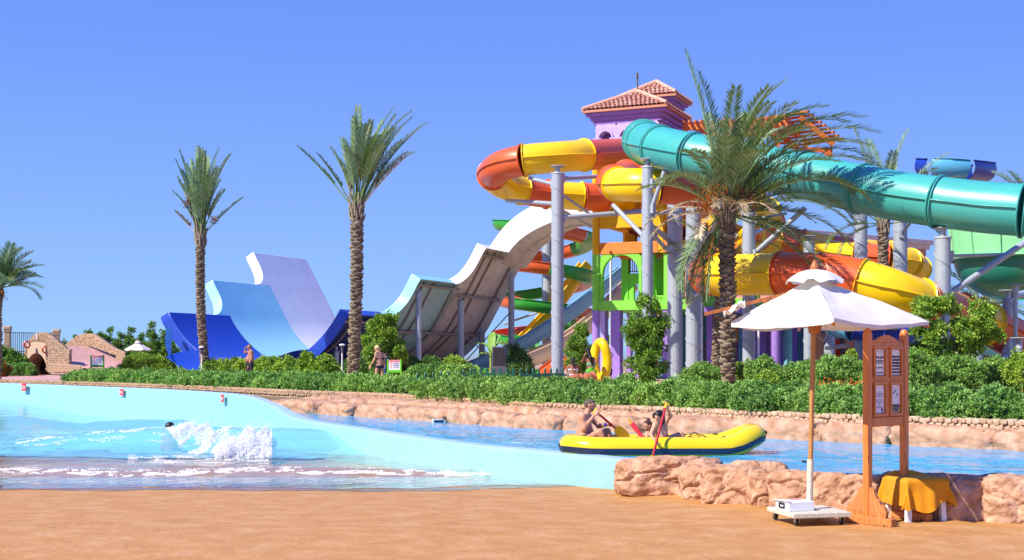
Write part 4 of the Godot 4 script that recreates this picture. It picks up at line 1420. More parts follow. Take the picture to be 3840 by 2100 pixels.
	palm("date_palm", "date palm standing at the left edge beyond the bridge", ground_at(-18, d), P(-12, 1090, d), 0.24, 0.22,
		crown(22, 2.3, 5, 75, 0.8, 7) + [[2.4, 0.7, 0, 30], [2.2, 1.0, 0, 55], [2.4, 0.8, 5, 45], [2.3, 0.6, 350, 20], [2.2, 1.4, 0, 75]], {"scale_size": 0.22, "scale_step": 0.28, "merge": true, "dates": [[Vector3(0.3, 0.0, 0.2), 0.8, "date_dark"]]})
	d = 76.0
	palm("date_palm", "thin small palm trunk in front of the orange building", ground_at(3166, d), P(3158, 1235, d), 0.13, 0.15, crown(9, 1.6, 10, 70, 0.8, 17, 0.4), {"scale_size": 0.16, "scale_step": 0.22, "merge": true})
	d = 70.0
	palm("date_palm", "palm standing before the pink hotel behind the steel supports", ground_at(3695, d), P(3690, 1160, d), 0.24, 0.22, crown(14, 2.6, 20, 95, 1.0, 27), {"scale_size": 0.22, "scale_step": 0.28, "merge": true})
	palm("date_palm", "palm with fronds rising above the right end of the teal tube", ground_at(3870, 62), P(3865, 790, 62), 0.25, 0.22, crown(16, 2.4, 10, 80, 0.8, 37), {"scale_size": 0.24, "scale_step": 0.3, "merge": true})
# ---------------------------------------------------------------- slides
func curve_of(pts: Array) -> Array:
	# Catmull-Rom through Vector3 points; returns [points, index of each control point]
	var out := []
	var idx := []
	for i in pts.size() - 1:
		idx.append(out.size())
		var a: Vector3 = pts[maxi(i - 1, 0)]
		var b: Vector3 = pts[i]
		var c: Vector3 = pts[i + 1]
		var d: Vector3 = pts[mini(i + 2, pts.size() - 1)]
		var n := maxi(3, int((c - b).length() / 0.35))
		for k in n:
			out.append(b.cubic_interpolate(c, a, d, float(k) / n))
	idx.append(out.size())
	out.append(pts[-1])
	return [out, idx]

func tube_slide(called: String, label: String, spec: Array, r: float, seam := true) -> Node3D:
	# spec: [u, v, depth, material or ""]: a new section begins where a material stands
	var t := thing(called, label, "water slide")
	var pts := []
	for s in spec: pts.append(P(s[0], s[1], s[2]))
	var cv := curve_of(pts)
	var path: Array = cv[0]
	var idx: Array = cv[1]
	var start := 0
	var mat := ""
	for i in spec.size():
		var newm: String = spec[i][3] if spec[i].size() > 3 else ""
		if mat != "" and (newm != "" or i == spec.size() - 1):
			var seg := path.slice(idx[start], idx[i] + 1)
			section(t, seg, r, M[mat], seam)
		if newm != "":
			mat = newm
			start = i
	return t

func section(t: Node3D, seg: Array, r: float, mat: Material, seam: bool) -> void:
	var m := MB.new()
	m.tube(seg, r, 28, false)
	# thickness: an inner skin and the joining flanges
	m.tube(seg, r - 0.03, 28, false)
	var o := part(m, "tube_section", mat, t)
	for e in [0, seg.size() - 1]:
		var f := MB.new()
		var tg: Vector3 = (seg[mini(e + 1, seg.size() - 1)] - seg[maxi(e - 1, 0)]).normalized()
		var x := Vector3.UP.cross(tg).normalized()
		if x.length() < 0.5: x = Vector3.RIGHT
		f.lathe([Vector2(r - 0.01, -0.005), Vector2(r + 0.075, -0.005), Vector2(r + 0.075, 0.04), Vector2(r - 0.01, 0.04)], seg[e] + tg * (0.006 if e == 0 else -0.045), 28, Basis(x, tg, x.cross(tg)))
		part(f, "flange", mat, o)
	if seam:
		for sd in [-1.0, 1.0]:
			var sm := MB.new()
			var pp := []
			var xs := []
			var ys := []
			for i in seg.size():
				var tg: Vector3 = (seg[mini(i + 1, seg.size() - 1)] - seg[maxi(i - 1, 0)]).normalized()
				var x = Vector3.UP.cross(tg).normalized() * sd
				pp.append(seg[i] + x * (r + 0.02))
				xs.append(x * 0.05)
				ys.append(tg.cross(x).normalized() * 0.022)
			sm.strip(pp, xs, ys)
			part(sm, "seam", mat, o)

func flume(called: String, label: String, segs: Array, r: float, deep := 1.0) -> Node3D:
	# open channel: segs [[points], material]
	var t := thing(called, label, "water slide")
	for s in segs:
		var m := MB.new()
		var path: Array = s[0]
		m.tube(path, r, 18, false, PI - 0.25 * deep, TAU + 0.25 * deep)
		m.tube(path, r + 0.035, 18, false, PI - 0.25 * deep, TAU + 0.25 * deep)
		var o := part(m, "channel", M[s[1]], t)
		for sd in [-1.0, 1.0]:
			var rim := MB.new()
			var pp := []
			var xs := []
			var ys := []
			for i in path.size():
				var tg: Vector3 = (path[mini(i + 1, path.size() - 1)] - path[maxi(i - 1, 0)]).normalized()
				var x = Vector3.UP.cross(tg).normalized() * sd
				var y := tg.cross(x).normalized()
				if y.y < 0: y = -y
				pp.append(path[i] + x * (r * cos(0.25 * deep) + 0.05) + y * r * sin(0.25 * deep))
				xs.append(x * 0.065)
				ys.append(y * 0.022)
			rim.strip(pp, xs, ys)
			part(rim, "rim", M[s[1]], o)
	return t

# cross-section of the half-pipe: arc length from its bottom -> (sideways, height)
const HP_R := 6.06
func hp_cs(l: float) -> Vector2:
	var a := absf(l) / HP_R
	var lim := PI / 3.0
	var q := Vector2()
	if a <= lim:
		q = Vector2(sin(a) * HP_R, HP_R * (1.0 - cos(a)))
	else:
		var e := absf(l) - lim * HP_R
		q = Vector2(sin(lim) * HP_R + e * 0.5, HP_R * 0.5 + e * 0.866)
	return Vector2(q.x * signf(l), q.y)
func hp_pt(a: float, l: float, off := 0.0) -> Vector3:
	var q := hp_cs(l)
	var e := hp_cs(l + 0.02) - hp_cs(l - 0.02)
	var n := Vector2(e.y, -e.x).normalized() # outwards (below)
	q += n * off
	return Vector3(-13.4, TER + 0.47, -65.9) + E2 * a + E1 * q.x + Vector3.UP * q.y

func halfpipe() -> void:
	var t := thing("halfpipe_slide", "huge white cyan and dark blue half pipe slide with two tall wings", "water slide")
	var bands := [["deep_section", 0.0, 5.35, 6.35, 0.0, "gel_deep", "shell_navy"], ["middle_section", 5.35, 11.05, 8.70, 6.35, "gel_cyan", "shell_cyan"], ["upper_section", 11.05, 17.0, 11.08, 8.70, "gel_white", "shell_beige"]]
	for b in bands:
		var a0: float = b[1]
		var a1: float = b[2]
		var L: float = b[3]
		var lo: float = b[4]
		var fil := 1.5
		var start := func(l: float) -> float:
			var al := absf(l)
			if lo <= 0.0: return a0
			var e := al - lo
			if e < 0.0: return a0
			if e < fil:
				return a0 - fil * (1.0 - sqrt(maxf(0.0, 1.0 - pow(1.0 - e / fil, 2.0))))
			return a0
		var rows := []
		var n := int(L / 0.22)
		for i in range(-n, n + 1): rows.append(L * i / n)
		# extra rows at the jump where the fillet begins
		if lo > 0.0:
			for s in [-1.0, 1.0]:
				for e in [0.001, 0.03, 0.08]: rows.append(s * (lo + e))
			rows.sort()
		var me := MB.new()
		var sh := MB.new()
		var nc := 12
		for l in rows:
			var s0: float = start.call(l)
			for k in nc + 1:
				var a := lerpf(s0, a1 - 0.004, float(k) / nc)
				me.vert(hp_pt(a, l))
				sh.vert(hp_pt(lerpf(s0 + 0.06, a1 - 0.004, float(k) / nc), l * 0.995, 0.10))
		for j in rows.size() - 1:
			for k in nc:
				var q := j * (nc + 1) + k
				me.quad(q, q + 1, q + nc + 2, q + nc + 1)
				sh.quad(q, q + nc + 1, q + nc + 2, q + 1)
		var o := part(me, b[0], M[b[5]], t)
		part(sh, "shell", M[b[6]], o)
		# flange round the free front edge and along the top
		for s in [-1.0, 1.0]:
			var edge := []
			var top_out := 0.42
			for l in rows:
				if signf(l) == s and absf(l) > maxf(lo, 1.5):
					edge.append([start.call(l), absf(l)])
			edge.sort_custom(func(x, y): return x[1] < y[1])
			var last = edge[-1]
			# rounded corner, then along the top
			for k in 6:
				edge.append([last[0] + 0.02 + 0.3 * k * k / 25.0, L])
			for k in range(1, 12):
				edge.append([lerpf(last[0] + 0.32, a1 if b[0] == "upper_section" else a1 - 1.45, k / 11.0), L])
			if b[0] == "upper_section":
				for l2 in rows.size():
					var l: float = rows[rows.size() - 1 - l2]
					if signf(l) > 0 and l < L - 0.05 and l > 0.5: edge.append([a1, l])
			var fm := MB.new()
			for q in edge:
				var p := hp_pt(q[0], q[1] * s)
				var outp := hp_pt(q[0], q[1] * s, 1.0) - p
				for w in [[0.0, 0.0], [0.03, 0.035], [0.1, 0.05], [0.62, 0.06]]:
					# little roll outwards
					var side := Vector3.ZERO
					if q[1] >= L - 0.001: side = (hp_pt(q[0], (q[1] + 0.1) * s) - p).normalized() * w[1]
					else: side = -E2 * w[1]
					fm.vert(p + outp * w[0] + side)
			for i in edge.size() - 1:
				for k in 3:
					var q := i * 4 + k
					if s > 0: fm.quad(q, q + 1, q + 5, q + 4)
					else: fm.quad(q, q + 4, q + 5, q + 1)
			part(fm, "edge_flange", M[b[5]] if b[5] != "gel_cyan" else mt("gel_aqua", "9fe4ea", 0.3, {"coat": 0.3}), o)
	# ribs and beams under the wings
	for s in [-1.0, 1.0]:
		for a in [1.6, 4.6, 6.9, 8.0, 10.6, 12.6, 13.6, 16.6]:
			var L := 6.2 if a < 5.3 else (8.5 if a < 11 else 10.9)
			var rm := MB.new()
			var l := 2.0
			while l < L - 0.2:
				rm.bar(hp_pt(a, l * s, 0.16), hp_pt(a, minf(l + 0.4, L) * s, 0.16), 0.08, 0.13, E2)
				l += 0.4
			part(rm, "rib", M.frame_steel, t)
		for q in [[0.3, 5.2, 5.9], [5.6, 16.9, 5.4], [5.6, 11.0, 8.3], [11.2, 16.9, 7.9], [11.2, 16.9, 10.6]]:
			var bm := MB.new()
			bm.tube([hp_pt(q[0], q[2] * s, 0.36), hp_pt(q[1], q[2] * s, 0.36)], 0.085, 8)
			part(bm, "beam", M.frame_steel, t)
	# steel posts under the right wing
	for q in [[5.9, 8.2, 0.16], [11.4, 7.9, 0.20], [16.4, 9.9, 0.19], [1.2, 4.4, 0.14], [11.0, 3.4, 0.17], [16.4, 6.0, 0.19]]:
		var p := hp_pt(q[0], q[1], 0.45)
		var pm := MB.new()
		pm.tube([Vector3(p.x, TER - 0.1, p.z), Vector3(p.x, p.y - 0.25, p.z)], q[2], 14)
		pm.lathe([Vector2(q[2] + 0.03, 0), Vector2(q[2] + 0.03, 0.06), Vector2(0.02, 0.06)], Vector3(p.x, p.y - 0.27, p.z), 14)
		pm.tube([Vector3(p.x, p.y - 0.25, p.z), p], 0.07, 8)
		part(pm, "support_post", M.steel, t)
	# cross braces
	var br := MB.new()
	var p0 := hp_pt(11.4, 7.9, 0.45)
	var p1 := hp_pt(16.4, 9.9, 0.45)
	br.tube([Vector3(p0.x, p0.y - 2.2, p0.z), Vector3(p1.x, TER + 0.4, p1.z)], 0.035, 6)
	br.tube([Vector3(p0.x, TER + 0.6, p0.z), Vector3(p1.x, p1.y - 2.4, p1.z)], 0.035, 6)
	part(br, "brace", M.frame_steel, t)
	# exit lip at the foot
	var ex := MB.new()
	ex.grid(16, 6, func(u: float, v: float) -> Vector3:
		return hp_pt(-2.6 * v, lerpf(-3.6, 3.6, u)) + Vector3(0, -0.35 * v * v, 0))
	part(ex, "exit_trough", M.gel_deep, t)
	var lip := MB.new()
	lip.grid(14, 4, func(u: float, v: float) -> Vector3:
		var l := lerpf(-6.2, -2.6, u)
		return hp_pt(-0.4 - 2.2 * sin(u * 1.5), l * 0.86) + Vector3(0, -0.25 - 0.35 * u + 0.42 * v, 0) + E2 * -0.5 * v)
	part(lip, "splash_edge", M.gel_sky, t)
	# white feeding chute from the tower
	var ct := thing("white_chute", "white open chute curving down onto the half pipe wing", "water slide")
	var cp := curve_of([P(2320, 800, 70), P(2180, 803, 72), P(2085, 832, 73.5), P(1990, 893, 75.5), P(1925, 975, 77)])
	var path: Array = cp[0]
	var prof := [Vector2(-1.32, 0.98), Vector2(-1.12, 1.0), Vector2(-0.92, -0.22), Vector2(-0.6, -0.5), Vector2(0.6, -0.5), Vector2(0.92, -0.22), Vector2(1.12, 1.0), Vector2(1.32, 0.98)]
	var side_l := [Vector2(-1.32, 0.98), Vector2(-1.30, 0.9), Vector2(-1.02, -0.3)]
	var side_r := [Vector2(1.32, 0.98), Vector2(1.30, 0.9), Vector2(1.02, -0.3)]
	var belly := [Vector2(-1.0, -0.31), Vector2(-0.64, -0.58), Vector2(-0.22, -0.6), Vector2(-0.2, -0.68), Vector2(0.2, -0.68), Vector2(0.22, -0.6), Vector2(0.64, -0.58), Vector2(1.0, -0.31)]
	for piece in [["channel", prof, M.gel_white], ["side_wall", side_l, M.gel_white], ["side_wall", side_r, M.gel_white], ["underside", belly, M.shell_beige]]:
		var pm := MB.new()
		var pf: Array = piece[1]
		for i in path.size():
			var tg: Vector3 = (path[mini(i + 1, path.size() - 1)] - path[maxi(i - 1, 0)]).normalized()
			var x := Vector3.UP.cross(tg).normalized()
			var y := tg.cross(x)
			for q in pf: pm.vert(path[i] + x * q.x + y * q.y)
		for i in path.size() - 1:
			for k in pf.size() - 1:
				var q: int = i * pf.size() + k
				pm.quad(q, q + pf.size(), q + pf.size() + 1, q + 1)
		part(pm, piece[0], piece[2], ct)

func slides() -> void:
	rng.seed = 41
	halfpipe()
	var O := "gel_orange"
	var Y := "gel_yellow"
	tube_slide("tube_slide", "orange and yellow closed tube looping out left of the tower", [[2460, 560, 66, O], [2368, 572, 64, O], [2190, 582, 60.5, Y], [2080, 590, 59.6], [1965, 601, 59.5, O], [1882, 622, 60.3], [1848, 655, 62.0, Y], [1885, 690, 64.0], [1957, 712, 65.2, O], [2052, 728, 66, Y], [2180, 737, 66.4, O], [2262, 742, 67, Y], [2340, 752, 68.5]], 0.72)
	tube_slide("tube_slide", "orange and yellow closed tube bulging forward beside the near pillar", [[2350, 660, 60, O], [2300, 682, 57.0, O], [2318, 692, 54.5, Y], [2390, 694, 53.2], [2472, 700, 53, O], [2600, 712, 53.4], [2700, 730, 54.4, Y], [2800, 760, 55.5], [2868, 800, 57.5, O], [2880, 850, 60], [2840, 882, 62.5, Y], [2815, 905, 64.5], [2900, 912, 66, O], [2985, 925, 66.5, Y], [3090, 948, 66.4], [3200, 960, 66, O], [3330, 972, 65.5, Y], [3410, 985, 66, Y], [3440, 1010, 67.5]], 0.70)
	tube_slide("tube_slide", "low orange and yellow tube sweeping behind the white umbrella to the right", [[2660, 1028, 48.5, O], [2708, 1030, 46.5, Y], [2810, 1030, 45.4], [2925, 1028, 44.6, O], [3080, 1030, 43.6], [3228, 1055, 43, Y], [3340, 1090, 42.6], [3446, 1130, 43, O], [3540, 1160, 44.2], [3600, 1182, 45, Y], [3700, 1215, 46, O], [3790, 1262, 47, ], [3860, 1300, 48, Y], [3960, 1330, 49]], 0.74)
	tube_slide("tube_slide", "far orange and yellow tube crossing behind the tall steel pillars", [[2940, 893, 72, O], [3010, 905, 72, Y], [3110, 925, 72, O], [3220, 938, 72.5, Y], [3340, 950, 74]], 0.66)
	var T := "gel_teal"
	tube_slide("teal_tube_slide", "long teal closed tube slide descending across to the right", [[2412, 527, 54.9, T], [2425, 537, 53.6, T], [2475, 553, 52.0, T], [2600, 582, 50.15, T], [2760, 612, 49.09, T], [2900, 636, 48.03], [3010, 655, 47.17, T], [3130, 686, 46.11], [3232, 708, 45.26, T], [3370, 735, 44.20], [3522, 757, 43.14, T], [3680, 776, 42.29], [3840, 788, 41.44, T], [4050, 800, 40.91]], 0.85)
	# green and orange open spiral
	var c := ground_at(2042, 84)
	var segs := []
	var G := "gel_green"
	var n := 15
	var y0 := EYE + (VH - 826) / F * 84.0
	for i in n:
		var pts := []
		for k in 9:
			var s := (i + k / 8.0) / 4.6
			var a := PI + 0.25 - TAU * s
			pts.append(c + Vector3(cos(a) * 2.85, 0, sin(a) * 2.85) + Vector3(0, y0 - TER - s * 2.46, 0))
		segs.append([pts, G if i % 2 == 0 else O])
	flume("spiral_slide", "green and orange open spiral slide around a grey pillar", segs, 0.56)
	# straight flumes behind
	var st := func(a: Vector3, b: Vector3, mats: Array) -> Array:
		var out := []
		for i in mats.size():
			var p := []
			for k in 5: p.append(a.lerp(b, (i + k / 4.0) / mats.size()) + Vector3(0, -0.8 * sin(PI * (i + k / 4.0) / mats.size()), 0))
			out.append([p, mats[i]])
		return out
	flume("straight_slide", "straight yellow open flume behind the spiral slide", st.call(P(2190, 985, 84), P(1790, 1392, 82), [Y, Y, Y]), 0.62)
	flume("straight_slide", "straight light blue open flume behind the grey pillars", st.call(P(2330, 1005, 80), P(1660, 1405, 78), ["gel_ltblue", "gel_ltblue", "gel_ltblue", "gel_ltblue"]), 0.62)
	flume("straight_slide", "straight cream open flume under the light blue one", st.call(P(2360, 1055, 77), P(1900, 1360, 75), ["gel_cream", "gel_cream", "gel_cream"]), 0.7)
	flume("straight_slide", "low lime flume end behind the dark bush tree", st.call(P(2280, 1255, 82), P(2100, 1275, 82), ["gel_lime", "gel_lime"]), 0.5)
	flume("exit_slide", "low orange and green slide run-out behind the banana plant", st.call(P(1830, 1388, 70), P(2110, 1340, 68), ["gel_green", "gel_orange", "gel_green", "gel_orange"]), 0.55)
	# dark blue and sky tubes on the far right
	tube_slide("tube_slide", "dark blue and light blue tube under the orange slides", [[3090, 1195, 60, "gel_blue"], [3150, 1210, 57, "gel_sky"], [3200, 1222, 56, "gel_blue"], [3300, 1235, 56, "gel_blue"], [3440, 1245, 56, "gel_sky"], [3490, 1252, 56, "gel_blue"], [3640, 1270, 56, "gel_sky"], [3770, 1290, 56, "gel_blue"], [3900, 1305, 56]], 0.62)
	flume("blue_boat_slide", "blue open slide end rising above the teal tube", [[[P(3470, 618, 66), P(3510, 620, 65.2)], "gel_blue"], [[P(3512, 620, 65.2), P(3560, 623, 64.8), P(3612, 628, 65)], "gel_sky"], [[P(3614, 628, 65), P(3655, 632, 65.8), P(3690, 636, 67)], "gel_blue"]], 0.62, 2.0)
	# pale green bowl
	var bt := thing("bowl_slide", "big pale green and sea green bowl slide behind the steel pillars", "water slide", P(3830, 985, 52))
	for q in [[0.0, 0.5, "gel_mint", "upper_shell"], [0.5, 1.0, "gel_seagreen", "lower_shell"]]:
		var m := MB.new()
		m.grid(40, 10, func(u: float, v: float) -> Vector3:
			var a := TAU * u
			var e := lerpf(q[0], q[1], v)
			var r := 2.75 * (1.0 - 0.10 * e) if e < 0.5 else 2.6 * cos((e - 0.5) * 2.0 * 1.25)
			var y := 1.5 - e * 2.7 if e < 0.5 else 0.15 - sin((e - 0.5) * 2.0 * 1.25) * 1.75
			return Vector3(cos(a) * r, y, sin(a) * r))
		part(m, q[3], M[q[2]], bt)
	for k in 14:
		var m := MB.new()
		var a := TAU * k / 14.0
		var o := Vector3(cos(a), 0, sin(a))
		var ls := []
		for i in 7:
			var e := i / 6.0
			ls.append(o * (2.78 * (1.0 - 0.05 * e)) + Vector3(0, 1.5 - e * 1.35, 0))
		for i in 6: m.bar(ls[i], ls[i + 1], 0.1, 0.1, o)
		part(m, "rib", M.gel_mint, bt)
	var rm := MB.new()
	rm.lathe([Vector2(2.72, 0.1), Vector2(2.9, 0.1), Vector2(2.9, 0.2), Vector2(2.6, 0.2)], Vector3.ZERO, 40)
	part(rm, "flange", M.gel_mint, bt)
	pillars()

func pillar(label: String, u: float, vtop: float, d: float, r: float, arms := []) -> Node3D:
	var b := ground_at(u, d)
	var top := EYE + (VH - vtop) / F * d
	var h := top - TER
	var t := thing("steel_pillar", label, "pillar", b, 0.0, "galvanized slide pillars")
	var m := MB.new()
	m.tube([Vector3(0, -0.1, 0), Vector3(0, h * 0.5, 0), Vector3(0, h - 0.01, 0)], r, 22)
	part(m, "shaft", M.steel, t)
	var sp := MB.new()
	var pts := []
	var turns := h / 1.15
	var n := int(turns * 14)
	for i in n + 1:
		var a := TAU * i / 14.0 + u
		pts.append(Vector3(cos(a) * (r + 0.006), clampf(h * i / n, 0, h), sin(a) * (r + 0.006)))
	for i in n: sp.bar(pts[i], pts[i + 1], 0.03, 0.05, Vector3(pts[i].x, 0, pts[i].z).normalized())
	part(sp, "spiral_seam", M.steel, t)
	var cp := MB.new()
	cp.lathe([Vector2(r, -0.06), Vector2(r + 0.02, -0.06), Vector2(r + 0.02, 0.0), Vector2(0.0, 0.01)], Vector3(0, h, 0), 22)
	cp.tube([Vector3(0, h, 0), Vector3(0, h + 0.28, 0)], 0.11, 10)
	cp.lathe([Vector2(0.0, 0.0), Vector2(0.32, 0.0), Vector2(0.32, 0.04), Vector2(0.0, 0.04)], Vector3(0, h + 0.27, 0), 12)
	part(cp, "cap", M.steel, t)
	for a in arms: # [v on the pillar, u, v, depth of the far end, radius]
		var am := MB.new()
		var p0 := Vector3(0, EYE + (VH - a[0]) / F * d - TER, 0)
		var p1 := P(a[1], a[2], a[3]) - b
		var dir := (Vector3(p1.x, 0, p1.z)).normalized()
		am.tube([p0 + dir * r * 0.8, p1], a[4], 10)
		am.box(p0 + dir * (r + 0.03), Vector3(0.28, 0.36, 0.12), Basis(dir.cross(Vector3.UP), Vector3.UP, -dir))
		part(am, "arm", M.steel, t)
	return t

func pillars() -> void:
	pillar("tall grey pillar carrying the upper loop beside the white chute", 2091, 648, 57.5, 0.28, [[690, 1985, 668, 59.5, 0.09], [762, 1900, 752, 63.5, 0.10], [668, 2265, 660, 60, 0.10], [815, 2440, 790, 58, 0.11], [720, 2230, 815, 62, 0.07], [780, 2215, 850, 66, 0.08]])
	pillar("grey pillar inside the green and orange spiral", 2052, 800, 84, 0.33, [[905, 1960, 895, 86, 0.06], [1010, 1950, 1000, 83, 0.07], [975, 2165, 1035, 83, 0.06], [1165, 1890, 1215, 84, 0.07], [870, 2160, 890, 83, 0.06]])
	pillar("slender grey pillar under the left end of the teal tube", 2428, 625, 51.6, 0.22, [[785, 2492, 640, 51.2, 0.09], [690, 2470, 670, 51.3, 0.05], [800, 2590, 795, 52, 0.06], [890, 2300, 770, 54, 0.10]])
	pillar("wide grey pillar behind the slim tree", 2531, 745, 61, 0.36, [[965, 2440, 870, 57, 0.10]])
	pillar("wide grey pillar beside the hanging dead frond", 2600, 745, 59, 0.345, [[965, 2420, 830, 55.5, 0.13], [960, 2700, 820, 55, 0.12], [1030, 2720, 975, 50, 0.10], [1110, 2730, 1060, 49, 0.09]])
	pillar("grey pillar right of the big palm under the teal tube", 2808, 752, 49.2, 0.24, [[825, 2950, 800, 49, 0.06], [955, 3020, 780, 48, 0.10], [880, 2880, 850, 56, 0.08]])
	pillar("near grey pillar behind the notice board holding the teal tube", 3535, 888, 43.0, 0.26, [[1105, 3850, 905, 44, 0.11], [960, 3800, 953, 44, 0.06]])
	pillar("tall grey pillar between the two right palms under the teal tube", 3228, 770, 60, 0.30, [])
	pillar("tall grey pillar with forked arms behind the teal tube", 3376, 790, 60, 0.32, [[880, 3440, 800, 57, 0.07], [1220, 3300, 1225, 56.4, 0.08]])
	pillar("short grey pillar poking above the yellow tubes", 3034, 908, 62, 0.26, [])
	pillar("grey pillar at the right under the pale green bowl", 3780, 1120, 46, 0.18, [[1112, 3860, 1098, 47, 0.14], [1330, 3690, 1420, 43, 0.09]])
	pillar("thin grey post beside the bowl pillar", 3808, 1100, 45, 0.075, [])
	pillar("short thin post at the right edge beside the bowl", 3822, 1300, 43, 0.09, [])
	pillar("stubby grey pillar behind the loose tree", 3667, 1270, 43, 0.16, [])
	pillar("grey pillar left of the umbrella pole", 3030, 1180, 66, 0.22, [])
	pillar("grey pillar right of the umbrella pole", 3110, 1180, 64, 0.27, [])
	# steel frame under the blue tube
	var t := thing("outrigger_support", "steel outrigger frame carrying the dark blue tube", "frame")
	for q in [[[3300, 1225, 55], [3385, 1230, 55.5]], [[3385, 1230, 55.5], [3435, 1310, 55.8]], [[3395, 1310, 55.5], [3470, 1318, 55.5]], [[3100, 1305, 60], [3180, 1295, 57]], [[3600, 1325, 56], [3760, 1320, 56]]]:
		var m := MB.new()
		m.tube([P(q[0][0], q[0][1], q[0][2]), P(q[1][0], q[1][1], q[1][2])], 0.10, 8)
		part(m, "beam", M.steel, t)
	var m2 := MB.new()
	m2.tube([ground_at(3460, 55.6), P(3460, 1318, 55.6)], 0.13, 10)
	part(m2, "post", M.steel, t)
# ---------------------------------------------------------------- buildings
func bx(m: MB, x0: float, x1: float, y0: float, y1: float, z0: float, z1: float) -> void:
	m.bbox(Vector3((x0 + x1) / 2, (y0 + y1) / 2, (z0 + z1) / 2), Vector3(absf(x1 - x0), absf(y1 - y0), absf(z1 - z0)), 0.015)

func bpart(t: Node, called: String, mat: String, x0: float, x1: float, y0: float, y1: float, z0: float, z1: float) -> MeshInstance3D:
	var m := MB.new()
	bx(m, x0, x1, y0, y1, z0, z1)
	return part(m, called, M[mat], t)

func arch_panel(m: MB, x0: float, x1: float, y0: float, y1: float, a0: float, a1: float, spring: float, z0: float, z1: float) -> void:
	# a wall with an arched opening standing on y0
	var c := (a0 + a1) / 2
	var r := (a1 - a0) / 2
	var n := 14
	var pr := [] # opening outline from bottom left over to bottom right
	pr.append(Vector2(a0, y0))
	for i in n + 1:
		var a := PI - PI * i / n
		pr.append(Vector2(c + cos(a) * r, spring + sin(a) * r))
	pr.append(Vector2(a1, y0))
	var outer := []
	for i in pr.size():
		var q: Vector2 = pr[i]
		if i == 0: outer.append(Vector2(x0, y0))
		elif i == pr.size() - 1: outer.append(Vector2(x1, y0))
		else:
			var f := float(i - 1) / n
			# walk round the upper rectangle
			if f < 0.25: outer.append(Vector2(x0, lerpf(spring, y1, f * 4)))
			elif f <= 0.75: outer.append(Vector2(lerpf(x0, x1, (f - 0.25) * 2), y1))
			else: outer.append(Vector2(x1, lerpf(y1, spring, (f - 0.75) * 4)))
	for i in pr.size() - 1:
		var a: Vector2 = pr[i]
		var b: Vector2 = pr[i + 1]
		var c2: Vector2 = outer[i]
		var d: Vector2 = outer[i + 1]
		m.face(Vector3(a.x, a.y, z1), Vector3(c2.x, c2.y, z1), Vector3(d.x, d.y, z1), Vector3(b.x, b.y, z1))
		m.face(Vector3(a.x, a.y, z0), Vector3(b.x, b.y, z0), Vector3(d.x, d.y, z0), Vector3(c2.x, c2.y, z0))
		m.face(Vector3(a.x, a.y, z0), Vector3(a.x, a.y, z1), Vector3(b.x, b.y, z1), Vector3(b.x, b.y, z0))
		m.face(Vector3(c2.x, c2.y, z0), Vector3(d.x, d.y, z0), Vector3(d.x, d.y, z1), Vector3(c2.x, c2.y, z1))

func railing(t: Node, mat: String, a: Vector3, b: Vector3, h: float, n: int) -> void:
	var o := MB.new()
	o.bar(a + Vector3(0, h, 0), b + Vector3(0, h, 0), 0.07, 0.06)
	var r := part(o, "railing", M[mat], t)
	var lo := MB.new()
	lo.bar(a + Vector3(0, 0.1, 0), b + Vector3(0, 0.1, 0), 0.05, 0.05)
	part(lo, "bottom_rail", M[mat], r)
	for i in n:
		var p := a.lerp(b, (i + 0.5) / n)
		var bm := MB.new()
		bm.bar(p + Vector3(0, 0.1, 0), p + Vector3(0, h, 0), 0.035, 0.035)
		part(bm, "baluster", M[mat], r)

func hip_roof(t: Node, c: Vector3, s: float, eave: float, rise: float) -> void:
	# square hip roof with barrel tiles on the two faces in view
	var m := MB.new()
	var apex := Vector3(c.x, eave + rise, c.z)
	var k := [Vector3(c.x - s, eave, c.z + s), Vector3(c.x + s, eave, c.z + s), Vector3(c.x + s, eave, c.z - s), Vector3(c.x - s, eave, c.z - s)]
	for i in 4: m.face3(k[i], apex, k[(i + 1) % 4])
	for i in 4: m.face(k[i] + Vector3(0, -0.10, 0), k[i] + Vector3(0, 0, 0), k[(i + 1) % 4], k[(i + 1) % 4] + Vector3(0, -0.10, 0))
	m.face(k[0] - Vector3(0, 0.1, 0), k[1] - Vector3(0, 0.1, 0), k[2] - Vector3(0, 0.1, 0), k[3] - Vector3(0, 0.1, 0))
	var roof := part(m, "roof", M.tile1, t)
	var tm := MB.new()
	tm.tube([Vector3(0, 0, 0), Vector3(0, 0, -0.44)], 0.105, 8, false, -0.15, PI + 0.15)
	var tile := tm.mesh()
	for f in 2:
		var out := Vector3(0, 0, 1) if f == 0 else Vector3(1, 0, 0)
		var al := Vector3(1, 0, 0) if f == 0 else Vector3(0, 0, -1)
		var slope := (Vector3(0, rise, 0) - out * s)
		var sl := slope.length()
		slope /= sl
		var nrm := (out * rise + Vector3(0, s, 0)).normalized()
		var rows := int(sl / 0.36)
		for j in rows:
			var y := (j + 0.0) / rows
			var half := s * (1.0 - y) - 0.05
			var nn := int(half * 2 / 0.235)
			for i in nn:
				var x := -half + (i + 0.5) * half * 2 / maxi(nn, 1)
				var p := Vector3(c.x, eave, c.z) + out * s + slope * sl * y + al * x + nrm * 0.03
				part(tile, "roof_tile", M["tile%d" % ((i * 7 + j * 3 + (i * j) % 5) % 4)], roof, Transform3D(Basis(al, nrm, -slope) * Basis(Vector3.RIGHT, -0.07), p))
	for i in 3: # hip ridges
		var hm := MB.new()
		hm.tube([k[i] + Vector3(0, 0.08, 0), apex + Vector3(0, 0.1, 0)], 0.12, 8)
		part(hm, "hip_ridge", M.tile2, roof)

